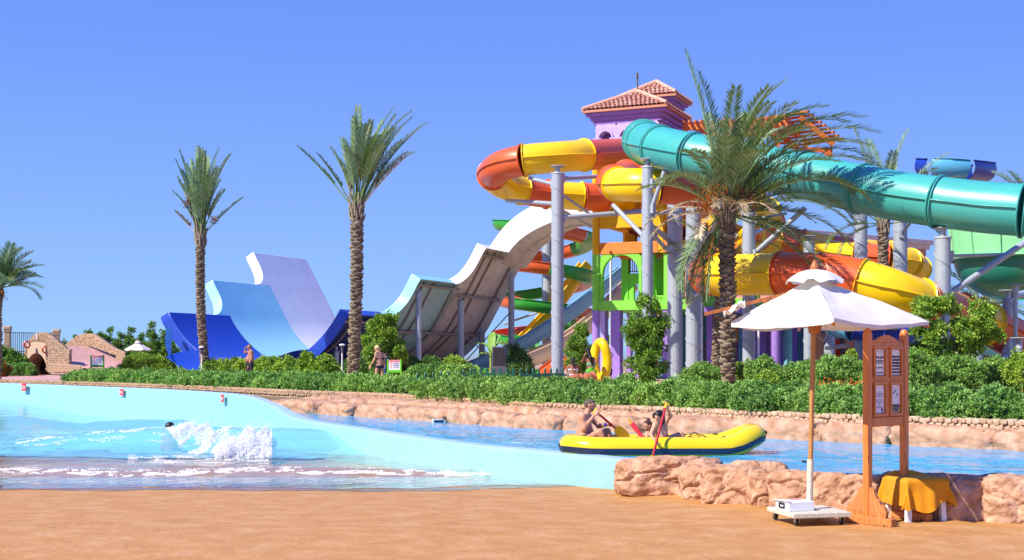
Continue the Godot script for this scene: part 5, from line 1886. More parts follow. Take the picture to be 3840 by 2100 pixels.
func cornice(t: Node, mat: String, c: Vector3, half: float, y0: float, y1: float, flare: float) -> void:
	for q in [[0.0, 0.35, 0.25], [0.35, 0.7, 0.55], [0.7, 1.0, 1.0]]:
		var w = half + flare * q[2]
		bpart(t, "cornice", mat, c.x - w, c.x + w, lerpf(y0, y1, q[0]), lerpf(y0, y1, q[1]) - 0.003, c.z - w, c.z + w)

func tower() -> void:
	var t := thing("slide_tower", "multicoloured slide tower with arches and tiled purple belfry", "tower", ground_at(2262, 67), -0.4115)
	var col := func(called: String, mat: String, x: float, z: float, r: float, y0: float, y1: float) -> void:
		var m := MB.new()
		m.tube([Vector3(x, y0, z), Vector3(x, y1, z)], r, 18)
		part(m, called, M[mat], t)
	# corner column in three colours with a ring
	col.call("column", "paint_purple", -0.36, 0.1, 0.2, -0.1, 3.56)
	col.call("column", "paint_green", -0.36, 0.1, 0.2, 3.563, 6.49)
	col.call("column", "paint_yellow", -0.36, 0.1, 0.2, 6.493, 11.0)
	var rg := MB.new()
	rg.lathe([Vector2(0.2, -0.09), Vector2(0.28, -0.05), Vector2(0.28, 0.05), Vector2(0.2, 0.09)], Vector3(-0.36, 5.45, 0.1), 18)
	part(rg, "column_ring", M.paint_green, t)
	# ground floor
	for q in [[-0.13, 0.12], [0.42, 0.95], [2.45, 2.8], [3.25, 3.55], [5.55, 5.85], [7.6, 7.95]]:
		bpart(t, "pier", "paint_lilac" if q[0] < 0.2 else "paint_purple", q[0], q[1], -0.1, 3.558, -0.45, 0.1)
		bpart(t, "pier", "paint_purple", q[0], q[1], -0.1, 3.558, -4.6, -4.2)
	bpart(t, "back_wall", "paint_blue", 1.0, 8.2, -0.1, 3.55, -6.9, -6.6)
	bpart(t, "inner_wall", "paint_orange", 1.1, 1.9, -0.1, 2.4, -3.2, -3.0)
	bpart(t, "inner_wall", "paint_orange", 5.0, 6.4, 1.9, 2.9, -3.2, -3.0)
	bpart(t, "inner_beam", "paint_lilac", 0.95, 3.2, 2.6, 3.2, -2.2, -1.9)
	railing(t, "brown_wood", Vector3(4.2, 0.6, -3.0), Vector3(6.4, 0.6, -3.0), 1.3, 16)
	bpart(t, "slab", "paint_green", -0.18, 8.2, 3.56, 4.07, -7.0, 0.16)
	# first floor: the arch
	var am := MB.new()
	arch_panel(am, -0.17, 2.12, 4.073, 6.487, -0.02, 1.98, 5.45, -0.2, 0.1)
	part(am, "arch", M.paint_green, t)
	for q in [[2.123, 2.75], [3.3, 3.9], [5.65, 5.95], [7.7, 8.2]]:
		bpart(t, "pier", "paint_green", q[0], q[1], 4.073, 6.487, -0.35, 0.08)
	bpart(t, "sill", "paint_green", 2.753, 3.297, 4.073, 4.3, -0.2, 0.05)
	# inner frame behind the arch
	for q in [[0.62, 1.0], [2.3, 2.9], [3.62, 3.95]]:
		bpart(t, "inner_pier", "paint_green", q[0], q[1], 4.073, 6.48, -1.5, -1.1)
	bpart(t, "inner_beam", "paint_green", 1.003, 2.297, 5.0, 5.55, -1.45, -1.12)
	bpart(t, "inner_beam", "paint_green", 2.903, 3.617, 5.0, 5.55, -1.45, -1.12)
	bpart(t, "inner_beam", "paint_orange", 0.62, 5.4, 6.3, 6.48, -1.05, -0.9)
	bpart(t, "inner_pier", "paint_green", 1.003, 1.3, 4.073, 4.997, -1.4, -1.15)
	bpart(t, "inner_wall", "paint_red", 1.55, 2.9, 4.073, 6.3, -2.6, -2.45)
	bpart(t, "inner_wall", "paint_red", 3.0, 3.6, 4.073, 6.3, -2.9, -2.8)
	bpart(t, "inner_wall", "paint_red", 4.1, 5.5, 4.073, 6.4, -3.6, -3.4)
	railing(t, "brown_wood", Vector3(1.02, 5.55, -1.25), Vector3(2.3, 5.55, -1.25), 0.8, 11)
	railing(t, "brown_wood", Vector3(2.9, 5.55, -1.25), Vector3(3.62, 5.55, -1.25), 0.8, 7)
	railing(t, "iron", Vector3(4.9, 4.1, -0.1), Vector3(5.64, 4.1, -0.1), 0.75, 6)
	# orange band and yellow storey
	bpart(t, "band", "paint_orange", -0.16, 3.0, 6.49, 7.1, -0.3, 0.14)
	bpart(t, "band", "paint_orange", 3.3, 8.2, 6.49, 7.1, -0.3, 0.14)
	bpart(t, "slab", "paint_orange", -0.1, 8.1, 6.55, 6.75, -7.0, -0.303)
	bpart(t, "pier", "paint_yellow", 3.003, 3.297, 6.49, 11.0, -0.3, 0.12)
	for q in [[0.62, 1.1], [1.62, 1.75]]:
		bpart(t, "pier", "paint_yellow", q[0], q[1], 7.103, 7.9, -2.4, -2.0)
	for q in [[-0.1, 0.05, -3.6], [5.6, 5.9, -0.2]]:
		bpart(t, "pier", "paint_yellow", q[0], q[1], 7.103, 10.9, q[2] - 0.2, q[2] + 0.1)
	bpart(t, "beam", "paint_yellow", -0.15, 3.0, 7.85, 8.75, -0.25, 0.12)
	bpart(t, "slab", "paint_yellow", -0.1, 6.2, 7.95, 8.2, -6.5, -0.253)
	bpart(t, "inner_wall", "paint_yellow", 0.6, 6.1, 8.2, 9.6, -2.8, -2.6)
	bpart(t, "inner_wall", "paint_maroon", 3.4, 4.6, 7.11, 7.94, -2.6, -2.5)
	var sm := MB.new()
	for k in [Vector3(0, 0, 0), Vector3(0, 0, -1.2)]:
		pass
	sm.bar(Vector3(1.1, 7.75, -1.6), Vector3(2.95, 7.15, -1.6), 1.2, 0.18)
	part(sm, "stair_flight", M.paint_maroon, t)
	railing(t, "brown_wood", Vector3(2.0, 8.76, -0.1), Vector3(3.0, 8.76, -0.1), 0.95, 9)
	railing(t, "brown_wood", Vector3(3.3, 8.2, -0.6), Vector3(6.0, 8.2, -0.6), 1.0, 22)
	bpart(t, "deck", "paint_orange", -0.3, 8.0, 10.75, 11.0, -7.0, 0.0)
	for q in [[6.2, -0.3], [6.2, -5.0], [8.0, -0.3]]:
		bpart(t, "pier", "paint_yellow", q[0], q[0] + 0.3, 7.1, 10.75, q[1] - 0.3, q[1])
	# belfry: four walls with arches
	var h0 := 11.0
	var bw := MB.new()
	var x0 := -0.5
	var x1 := 2.95
	var w := (x1 - x0) / 3.0
	for i in 3:
		var a := x0 + w * i
		var pm := MB.new()
		arch_panel(pm, a + 0.002, a + w - 0.002, h0 + 0.5, 13.35, a + 0.27, a + w - 0.27, 12.62, -0.45, -0.2)
		part(pm, "belfry_arch", M.paint_lilac, t)
		var ar := MB.new()
		var c := a + w / 2
		var r := w / 2 - 0.27
		for k in 12:
			var a0 := PI * k / 12.0
			var a1 := PI * (k + 1) / 12.0
			ar.bar(Vector3(c + cos(a0) * (r + 0.09), 12.62 + sin(a0) * (r + 0.09), -0.17), Vector3(c + cos(a1) * (r + 0.09), 12.62 + sin(a1) * (r + 0.09), -0.17), 0.10, 0.2, Vector3(0, 0, 1))
		part(ar, "arch_surround", M.paint_lilac, t)
		# the side turned right
		var pm2 := MB.new()
		arch_panel(pm2, a + 0.002, a + w - 0.002, h0 + 0.5, 13.35, a + 0.27, a + w - 0.27, 12.62, -0.25, 0.0)
		part(pm2, "belfry_arch", M.paint_lilac, t, Transform3D(Basis(Vector3.UP, PI / 2), Vector3(x1, 0, -0.4 - 0.5 - 0.0)) * Transform3D(Basis(), Vector3(0, 0, 0)))
	for i in 4:
		var a := x0 + w * i
		bpart(t, "capital", "paint_turq", maxf(x0 - 0.08, a - 0.3), minf(x1 + 0.08, a + 0.3), 12.32, 12.5, -0.5, -0.12)
		bpart(t, "capital", "paint_lilac", maxf(x0 - 0.12, a - 0.34), minf(x1 + 0.12, a + 0.34), 12.503, 12.62, -0.52, -0.08)
	bpart(t, "belfry_base", "paint_lilac", x0, x1, h0, 11.49, -3.9, -0.2)
	bpart(t, "belfry_wall", "paint_lilac", x0, x1, 11.5, 13.35, -3.9, -3.7)
	bpart(t, "belfry_wall", "paint_lilac", x0, x0 + 0.2, 11.5, 13.35, -3.69, -0.46)
	var cc := Vector3(1.22, 0, -2.05)
	cornice(t, "paint_purple", cc, 1.74, 13.353, 13.95, 0.42)
	hip_roof(t, cc, 2.3, 14.05, 1.2)
	var pole := MB.new()
	pole.tube([Vector3(1.25, 15.0, -2.0), Vector3(1.22, 16.3, -2.0)], 0.04, 8)
	pole.tube([Vector3(1.22, 16.0, -2.0), Vector3(1.22, 16.3, -2.0)], 0.06, 8)
	part(pole, "mast", M.bark, t)
	# rear turret
	var rc := Vector3(1.2, 0, -5.5)
	bpart(t, "turret_wall", "paint_lilac", 0.1, 2.3, 11.0, 14.9, -6.6, -4.4)
	for i in 2:
		var pm := MB.new()
		arch_panel(pm, -1.05 + i * 1.05, -0.002 + i * 1.05, 13.2, 14.85, -0.8 + i * 1.05, -0.25 + i * 1.05, 14.3, 0.0, 0.12)
		part(pm, "turret_arch", M.paint_lilac, t, Transform3D(Basis(Vector3.UP, PI / 2), Vector3(2.305, 0, -5.5)))
		bpart(t, "turret_opening", "paint_peach", 2.302, 2.33, 13.25, 14.5, -5.5 + 0.2 - i * 1.05 + 0.0, -5.5 + 0.85 - i * 1.05)
	cornice(t, "paint_purple", rc, 1.12, 14.853, 15.35, 0.32)
	hip_roof(t, rc, 1.6, 15.45, 1.0)
	# lower colonnade to the right of the palm
	var ct := thing("colonnade", "colonnade of purple and blue columns right of the big palm", "colonnade")
	for q in [[2785, 66, 0.22, "paint_blue"], [2852, 65, 0.27, "paint_purple"], [2908, 63.5, 0.25, "paint_purple"], [2953, 64.5, 0.23, "paint_turq"], [3008, 66.5, 0.25, "paint_blue"], [2700, 66, 0.22, "paint_purple"]]:
		var m := MB.new()
		var g := ground_at(q[0], q[1])
		m.tube([g - Vector3(0, 0.1, 0), Vector3(g.x, EYE + (VH - 1172) / F * q[1], g.z)], q[2], 18)
		part(m, "column", M[q[3]], ct)
	var slab := MB.new()
	slab.face(P(2640, 1172, 63), P(2640, 1150, 63), P(3075, 1150, 63), P(3075, 1172, 63))
	slab.face(P(2640, 1172, 63), P(3075, 1172, 63), P(3040, 1180, 70), P(2640, 1180, 70))
	slab.face(P(2640, 1150, 63), P(2640, 1160, 70), P(3040, 1160, 70), P(3075, 1150, 63))
	part(slab, "slab", M.paint_purple, ct)
	var bw2 := MB.new()
	bw2.face(ground_at(2690, 69.5, -0.1 + TER), P(2690, 1172, 69.5), P(3040, 1172, 69.5), ground_at(3040, 69.5, TER - 0.1))
	part(bw2, "back_wall", M.paint_purple, ct)
	var op := MB.new()
	op.bar(ground_at(3060, 66, TER) + Vector3(0, 1.5, 0) - Vector3(0, 1.6, 0), ground_at(3060, 66, TER) + Vector3(0, 3.4, 0), 0.62, 0.5)
	part(op, "pier", M.paint_peach, ct)
	for q in [[2870, 66, 1195], [2930, 64, 1212], [2820, 65.5, 1262]]:
		var lm := MB.new()
		lm.box(P(q[0], q[2], q[1]), Vector3(0.26, 0.26, 0.3))
		part(lm, "spotlight", M.iron, ct)
	# white drain pipes
	for q in [[2290, 69.5, 1170, "white drain pipe behind the green arch"], [2632, 64.5, 850, "white drain pipe beside the wide grey pillar"], [2845, 63, 1175, "white drain pipe beside the purple column"]]:
		var m := MB.new()
		var g := ground_at(q[0], q[1])
		var top: float = EYE + (VH - float(q[2])) / F * q[1]
		if q[0] < 2300: top = EYE + (VH - 960.0) / F * q[1]
		m.tube([g, Vector3(g.x, top, g.z)], 0.055, 10)
		var y: float = TER + 1.0
		while y < top:
			m.lathe([Vector2(0.055, -0.05), Vector2(0.075, -0.04), Vector2(0.075, 0.04), Vector2(0.055, 0.05)], Vector3(g.x, y, g.z), 10)
			y += 1.6
		single(m, "drain_pipe", M.plastic_white, q[3], "pipe", "drain pipes")
	pergola()
	hotel()

func pergola() -> void:
	var t := thing("pergola", "orange wooden pergola with slatted sloping roof on the tower deck", "pergola")
	var a := P(2560, 478, 67)
	var b := P(2960, 462, 65.5)
	for off in [Vector3.ZERO, E2 * 3.0]:
		var m := MB.new()
		m.bar(a + off, b + off, 0.22, 0.3)
		part(m, "beam", M.pergola, t)
	for k in 18:
		var p := a.lerp(b, (k + 0.5) / 18.0)
		var m := MB.new()
		m.bar(p - E2 * 0.5 + Vector3(0, 0.22, 0), p + E2 * 3.6 + Vector3(0, 0.22, 0), 0.1, 0.14)
		part(m, "slat", M.pergola, t)
	# sloping end
	var c := P(2985, 452, 66.5)
	var d := P(3110, 553, 66.5)
	for off in [Vector3(0, 0, 0.9), Vector3(-1.3, 0.15, -1.5)]:
		var m := MB.new()
		m.bar(c + off, d + off, 0.16, 0.26)
		part(m, "rafter", M.pergola, t)
	for k in 9:
		var p := c.lerp(d, k / 8.0)
		var m := MB.new()
		m.bar(p + Vector3(0.35, 0.22, 1.3), p + Vector3(-1.9, 0.36, -1.9), 0.16, 0.12)
		part(m, "slat", M.pergola, t)
	for q in [[2915, 470, 66, 640], [3112, 560, 66, 650], [2700, 478, 66.5, 640], [2570, 478, 67, 640], [3020, 530, 69, 640]]:
		var m := MB.new()
		m.bar(P(q[0], q[1], q[2]), P(q[0], q[3], q[2]), 0.22, 0.22)
		part(m, "post", M.pergola, t)
	var m3 := MB.new()
	m3.bar(P(2900, 562, 66.2), P(3120, 562, 66.2), 0.2, 0.24)
	part(m3, "beam", M.pergola, t)
	var br := MB.new()
	br.tube([P(3080, 563, 66), P(3098, 575, 66), P(3108, 600, 66)], 0.09, 6)
	part(br, "brace", M.pergola, t)
	railing(t, "pergola", P(2880, 608, 66.3), P(2992, 600, 66.6), 0.62, 14)
	var fl := MB.new()
	fl.face(P(2600, 632, 64), P(2600, 628, 70), P(3130, 628, 70), P(3130, 640, 64))
	fl.face(P(2600, 632, 64), P(3130, 640, 64), P(3130, 655, 64), P(2600, 650, 64))
	part(fl, "deck", M.pergola, t)

func hotel() -> void:
	var t := thing("hotel_building", "pink hotel block with white cornices behind the slides", "building", ground_at(3473, 98), 0.62)
	# local x to the left along the sunny side is negative, right side faces the viewer's right
	var blk := func(called: String, mat: String, x0: float, x1: float, y0: float, y1: float, z0: float, z1: float) -> void:
		bpart(t, called, mat, x0, x1, y0, y1, z0, z1)
	blk.call("wall", "paint_pink", -14.0, 0.0, -0.2, 9.4, -16.0, 0.0)
	blk.call("cornice", "paint_offwhite", -14.2, 0.2, 9.4, 9.75, -16.2, 0.2)
	blk.call("cornice", "paint_offwhite", -14.4, 0.4, 9.753, 10.1, -16.4, 0.4)
	blk.call("band", "paint_offwhite", -14.1, 0.08, 7.9, 8.2, -16.1, 0.08)
	for k in 4:
		for side in 2:
			var x := -1.6 - k * 3.0
			var m := MB.new()
			if side == 0: m.box(Vector3(x, 5.9, 0.02), Vector3(1.3, 2.0, 0.08))
			else: m.box(Vector3(0.02, 5.9, x), Vector3(0.08, 2.0, 1.3))
			var o := part(m, "window", M.paint_offwhite, t)
			var g := MB.new()
			if side == 0: g.box(Vector3(x, 5.9, 0.06), Vector3(1.05, 1.75, 0.05))
			else: g.box(Vector3(0.06, 5.9, x), Vector3(0.05, 1.75, 1.05))
			part(g, "pane", M.glass_dark, o)
	# lower wing
	var w := thing("hotel_wing", "low peach hotel wing with white base and arched windows", "building")
	var m := MB.new()
	var a := ground_at(3380, 92, TER)
	var b := ground_at(3990, 84, TER)
	var hgt := 3.3
	m.face(a + Vector3(0, 0.3, 0), a + Vector3(0, hgt, 0), b + Vector3(0, hgt, 0), b + Vector3(0, 0.3, 0))
	m.face(a + Vector3(0, hgt, 0), a + Vector3(0, hgt, -6), b + Vector3(0, hgt, -6), b + Vector3(0, hgt, 0))
	part(m, "wall", M.paint_peach, w)
	var p := MB.new()
	p.bar(a + Vector3(0, 0.12, 0.02), b + Vector3(0, 0.12, 0.02), 0.2, 0.4)
	part(p, "plinth", M.paint_offwhite, w)
	var c := MB.new()
	c.bar(a + Vector3(0, hgt + 0.1, 0.05), b + Vector3(0, hgt + 0.1, 0.05), 0.4, 0.25)
	part(c, "cornice", M.paint_offwhite, w)
	for k in 6:
		var q := a.lerp(b, 0.12 + k * 0.155)
		var dir := (b - a).normalized()
		var nrm := Vector3(-dir.z, 0, dir.x)
		if nrm.z < 0: nrm = -nrm
		var am := MB.new()
		arch_panel(am, -0.75, 0.75, 0, 2.3, -0.5, 0.5, 1.5, 0.0, 0.12)
		var o := part(am, "window", M.paint_offwhite, w, Transform3D(Basis(dir, Vector3.UP, nrm), q + Vector3(0, 0.4, 0) + nrm * 0.02))
		var g := MB.new()
		g.box(Vector3(0, 1.0, 0.01), Vector3(0.98, 1.98, 0.01))
		part(g, "pane", M.glass_dark, o)
	# orange building between the columns
	var ob := thing("orange_building", "orange rendered building with recessed bays behind the umbrella", "building")
	for q in [[3070, 3092, 76, "paint_peach"], [3096, 3200, 80, "paint_red"], [3200, 3262, 78, "paint_peach"]]:
		var mm := MB.new()
		var g0 := ground_at(q[0], q[2], TER - 0.1)
		var g1 := ground_at(q[1], q[2], TER - 0.1)
		mm.bbox((g0 + g1) / 2 + Vector3(0, 1.8, -1.5), Vector3(g1.x - g0.x, 3.8, 3.0), 0.03)
		part(mm, "bay", M[q[3]], ob)
	var lint := MB.new()
	lint.bbox(P(3150, 1260, 77), Vector3(1.9, 0.5, 0.4), 0.02)
	part(lint, "lintel", M.paint_peach, ob)
# ---------------------------------------------------------------- objects
func parasol(called: String, label: String, base: Vector3, lean: Vector3, hub_h: float, R: float, rise: float, turn: float, sides: int, near: bool) -> void:
	var t := thing(called, label, "umbrella", base, turn, "")
	var hub := Vector3(0, hub_h, 0) + lean.rotated(Vector3.UP, -turn)
	if near:
		var tm := MB.new()
		tm.tube([Vector3(0, 0.0, 0), Vector3(0, 0.27, 0) + lean * 0.1, Vector3(0, 0.52, 0) + lean * 0.2], 0.034, 16)
		part(tm, "base_tube", M.cream_steel, t)
		var kn := MB.new()
		kn.tube([Vector3(-0.03, 0.49, 0), Vector3(-0.075, 0.5, 0)], 0.012, 6)
		part(kn, "clamp_knob", M.rubber, t)
	var pm := MB.new()
	pm.tube([Vector3(0, 0.5 if near else 0.0, 0) + lean * 0.2, hub + Vector3(0, rise * 0.8, 0)], 0.026, 14)
	part(pm, "pole", M.pole_wood, t)
	var hm := MB.new()
	hm.lathe([Vector2(0.03, -0.16), Vector2(0.06, -0.15), Vector2(0.075, -0.06), Vector2(0.078, 0.0), Vector2(0.07, 0.05), Vector2(0.03, 0.06)], hub, 10)
	part(hm, "hub", M.rib_wood, t)
	var apex := hub + Vector3(0, rise, 0)
	var rim_y := -0.02
	var corner := func(i: int) -> Vector3:
		var a := TAU * i / sides
		var c := hub + Vector3(cos(a) * R, rim_y, sin(a) * R)
		if near and i == 2: c = hub + Vector3(cos(a) * R * 0.74, -0.03, sin(a) * R * 0.74)
		return c
	# ribs and struts
	for i in sides:
		var a := TAU * i / sides
		var e := hub + Vector3(cos(a) * R, rim_y - 0.02, sin(a) * R)
		if near and i == 2: e = hub + Vector3(cos(a) * R * 0.98, 0.05, sin(a) * R * 0.98)
		var rm := MB.new()
		rm.bar(apex - Vector3(0, 0.13, 0), e - Vector3(0, 0.05 if not (near and i == 2) else 0.0, 0), 0.026, 0.036)
		part(rm, "rib", M.rib_wood, t)
		var sm := MB.new()
		sm.bar(hub, (apex - Vector3(0, 0.08, 0)).lerp(e, 0.52), 0.024, 0.032)
		part(sm, "strut", M.rib_wood, t)
	# canopy panels, sagging between the ribs
	var n := 10
	for i in sides:
		var c0: Vector3 = corner.call(i)
		var c1: Vector3 = corner.call(i + 1)
		var m := MB.new()
		var seed_f := i * 3.7
		m.grid(n, n, func(u: float, v: float) -> Vector3:
			var e := c0.lerp(c1, u)
			var p := (apex - Vector3(0, 0.035, 0)).lerp(e, v)
			var sag := -0.05 * sin(PI * u) * v + 0.012 * nz.get_noise_2d(u * 90 + seed_f * 40.0, v * 60.0) * (2.0 if near else 0.0)
			p += Vector3(0, sag, 0)
			if v > 0.99: p += Vector3(0, -0.012, 0)
			return p)
		var o := part(m, "canopy_panel", M.canvas, t)
		# hem
		var hmh := MB.new()
		for k in n:
			var q0: Vector3 = m.v[n * (n + 1) + k]
			var q1: Vector3 = m.v[n * (n + 1) + k + 1]
			hmh.face(q0, q1, q1 - Vector3(0, 0.035, 0), q0 - Vector3(0, 0.035, 0))
		part(hmh, "hem", M.canvas, o)
	# wind cap
	var cm := MB.new()
	var cr := R * 0.245
	cm.grid(32, 6, func(u: float, v: float) -> Vector3:
		var a := TAU * u
		var sq := 1.0 / maxf(absf(cos(a * sides / 4.0 * (4.0 / sides))), absf(sin(a))) if false else 1.0
		var r := cr * (0.12 + 0.88 * v) * (1.0 + 0.06 * cos(4 * a))
		var y := 0.05 - 0.13 * v * v + 0.018 * sin(7.0 * a + 1.0) * v * v * v + 0.012 * sin(11.0 * a) * v * v
		return apex + Vector3(cos(a) * r, y, sin(a) * r))
	part(cm, "wind_cap", M.canvas, t)
	var fm := MB.new()
	fm.lathe([Vector2(0.045, 0.0), Vector2(0.05, 0.02), Vector2(0.04, 0.05), Vector2(0.02, 0.09), Vector2(0.001, 0.11)], apex + Vector3(0, 0.045, 0), 12)
	part(fm, "finial", M.rib_wood, t)
	if near:
		# bunched cloth where the left corner slipped off its rib, and the pin chain
		var bm := MB.new()
		var a := TAU * 2 / sides
		bm.grid(10, 6, func(u: float, v: float) -> Vector3:
			var rr2 := R * lerpf(0.62, 0.80, u)
			var y := lerpf(rise * 0.42, rise * 0.20, u) + 0.03 * sin(u * 9.0 + v * 5.0) + 0.02 * cos(v * 11.0)
			return hub + Vector3(cos(a) * rr2, y - 0.03, sin(a) * rr2 + (v - 0.5) * 0.24))
		part(bm, "loose_cloth", M.canvas, t)
		var ch := MB.new()
		ch.tube([hub + Vector3(0.09, -0.02, 0.05), hub + Vector3(0.12, -0.16, 0.05), hub + Vector3(0.08, -0.24, 0.06), hub + Vector3(0.03, -0.19, 0.06)], 0.004, 5)
		part(ch, "pin_cord", M.metal_bright, t)

func beach_things() -> void:
	# trolley
	var tp := Vector3(3.08, 0, -13.3)
	var t := thing("umbrella_trolley", "cream painted steel trolley on castors carrying the white umbrella", "trolley", tp, 0.23)
	var m := MB.new()
	m.bbox(Vector3(0, 0.11, 0), Vector3(0.64, 0.05, 0.64), 0.006)
	part(m, "deck", M.cream_steel, t)
	m = MB.new()
	m.bbox(Vector3(0, 0.137, 0), Vector3(0.2, 0.006, 0.2), 0.002)
	part(m, "pole_plate", M.cream_steel, t)
	for sx in [-1, 1]:
		for sz in [-1, 1]:
			var o := Vector3(sx * 0.25, 0, sz * 0.25)
			var fk := MB.new()
			fk.bar(o + Vector3(0.022, 0.085, 0), o + Vector3(0.022, 0.035, -0.012), 0.006, 0.04)
			fk.bar(o + Vector3(-0.022, 0.085, 0), o + Vector3(-0.022, 0.035, -0.012), 0.006, 0.04)
			fk.box(o + Vector3(0, 0.082, 0), Vector3(0.06, 0.01, 0.06))
			var c := part(fk, "castor", M.metal_bright, t)
			var w := MB.new()
			w.lathe([Vector2(0.012, -0.016), Vector2(0.034, -0.016), Vector2(0.038, -0.008), Vector2(0.038, 0.008), Vector2(0.034, 0.016), Vector2(0.012, 0.016)], o + Vector3(0, 0.039, -0.012), 18, Basis(Vector3.FORWARD, PI / 2))
			part(w, "wheel", M.rubber, c)
	parasol("beach_umbrella", "white canvas umbrella with slipped left corner on a wooden pole", Vector3(3.09, 0.135, -13.3), Vector3(0.055, 0, 0), 1.98, 1.16, 0.46, -0.08, 4, true)
	# white box
	var b := thing("white_case", "white cardboard case with black handle lying on the trolley", "box", Vector3(2.925, 0.135, -13.24), 0.35)
	m = MB.new()
	m.bbox(Vector3(0, 0.05, 0), Vector3(0.30, 0.10, 0.26), 0.006)
	part(m, "body", M.card_white, b)
	m = MB.new()
	m.bar(Vector3(-0.158, 0.103, -0.13), Vector3(-0.15, 0.108, 0.135), 0.03, 0.006)
	part(m, "flap", M.card_white, b)
	m = MB.new()
	for q in [[Vector3(-0.155, 0.035, -0.045), Vector3(-0.155, 0.035, 0.045)], [Vector3(-0.155, 0.075, -0.045), Vector3(-0.155, 0.075, 0.045)], [Vector3(-0.155, 0.03, -0.045), Vector3(-0.155, 0.08, -0.045)], [Vector3(-0.155, 0.03, 0.045), Vector3(-0.155, 0.08, 0.045)]]:
		m.bar(q[0], q[1], 0.014, 0.014)
	part(m, "handle", M.rubber, b, Transform3D(Basis(Vector3.UP, 0.0), Vector3.ZERO))
	m = MB.new()
	for k in 4:
		m.bar(Vector3(-0.02 + k * 0.035, 0.1025, -0.08 + 0.01 * sin(k * 4.0)), Vector3(0.0 + k * 0.035, 0.1025, -0.01 + 0.02 * cos(k * 3.0)), 0.006, 0.003)
	part(m, "red_print", M.sign_red, b)
	notice_board()
	table_and_towel()

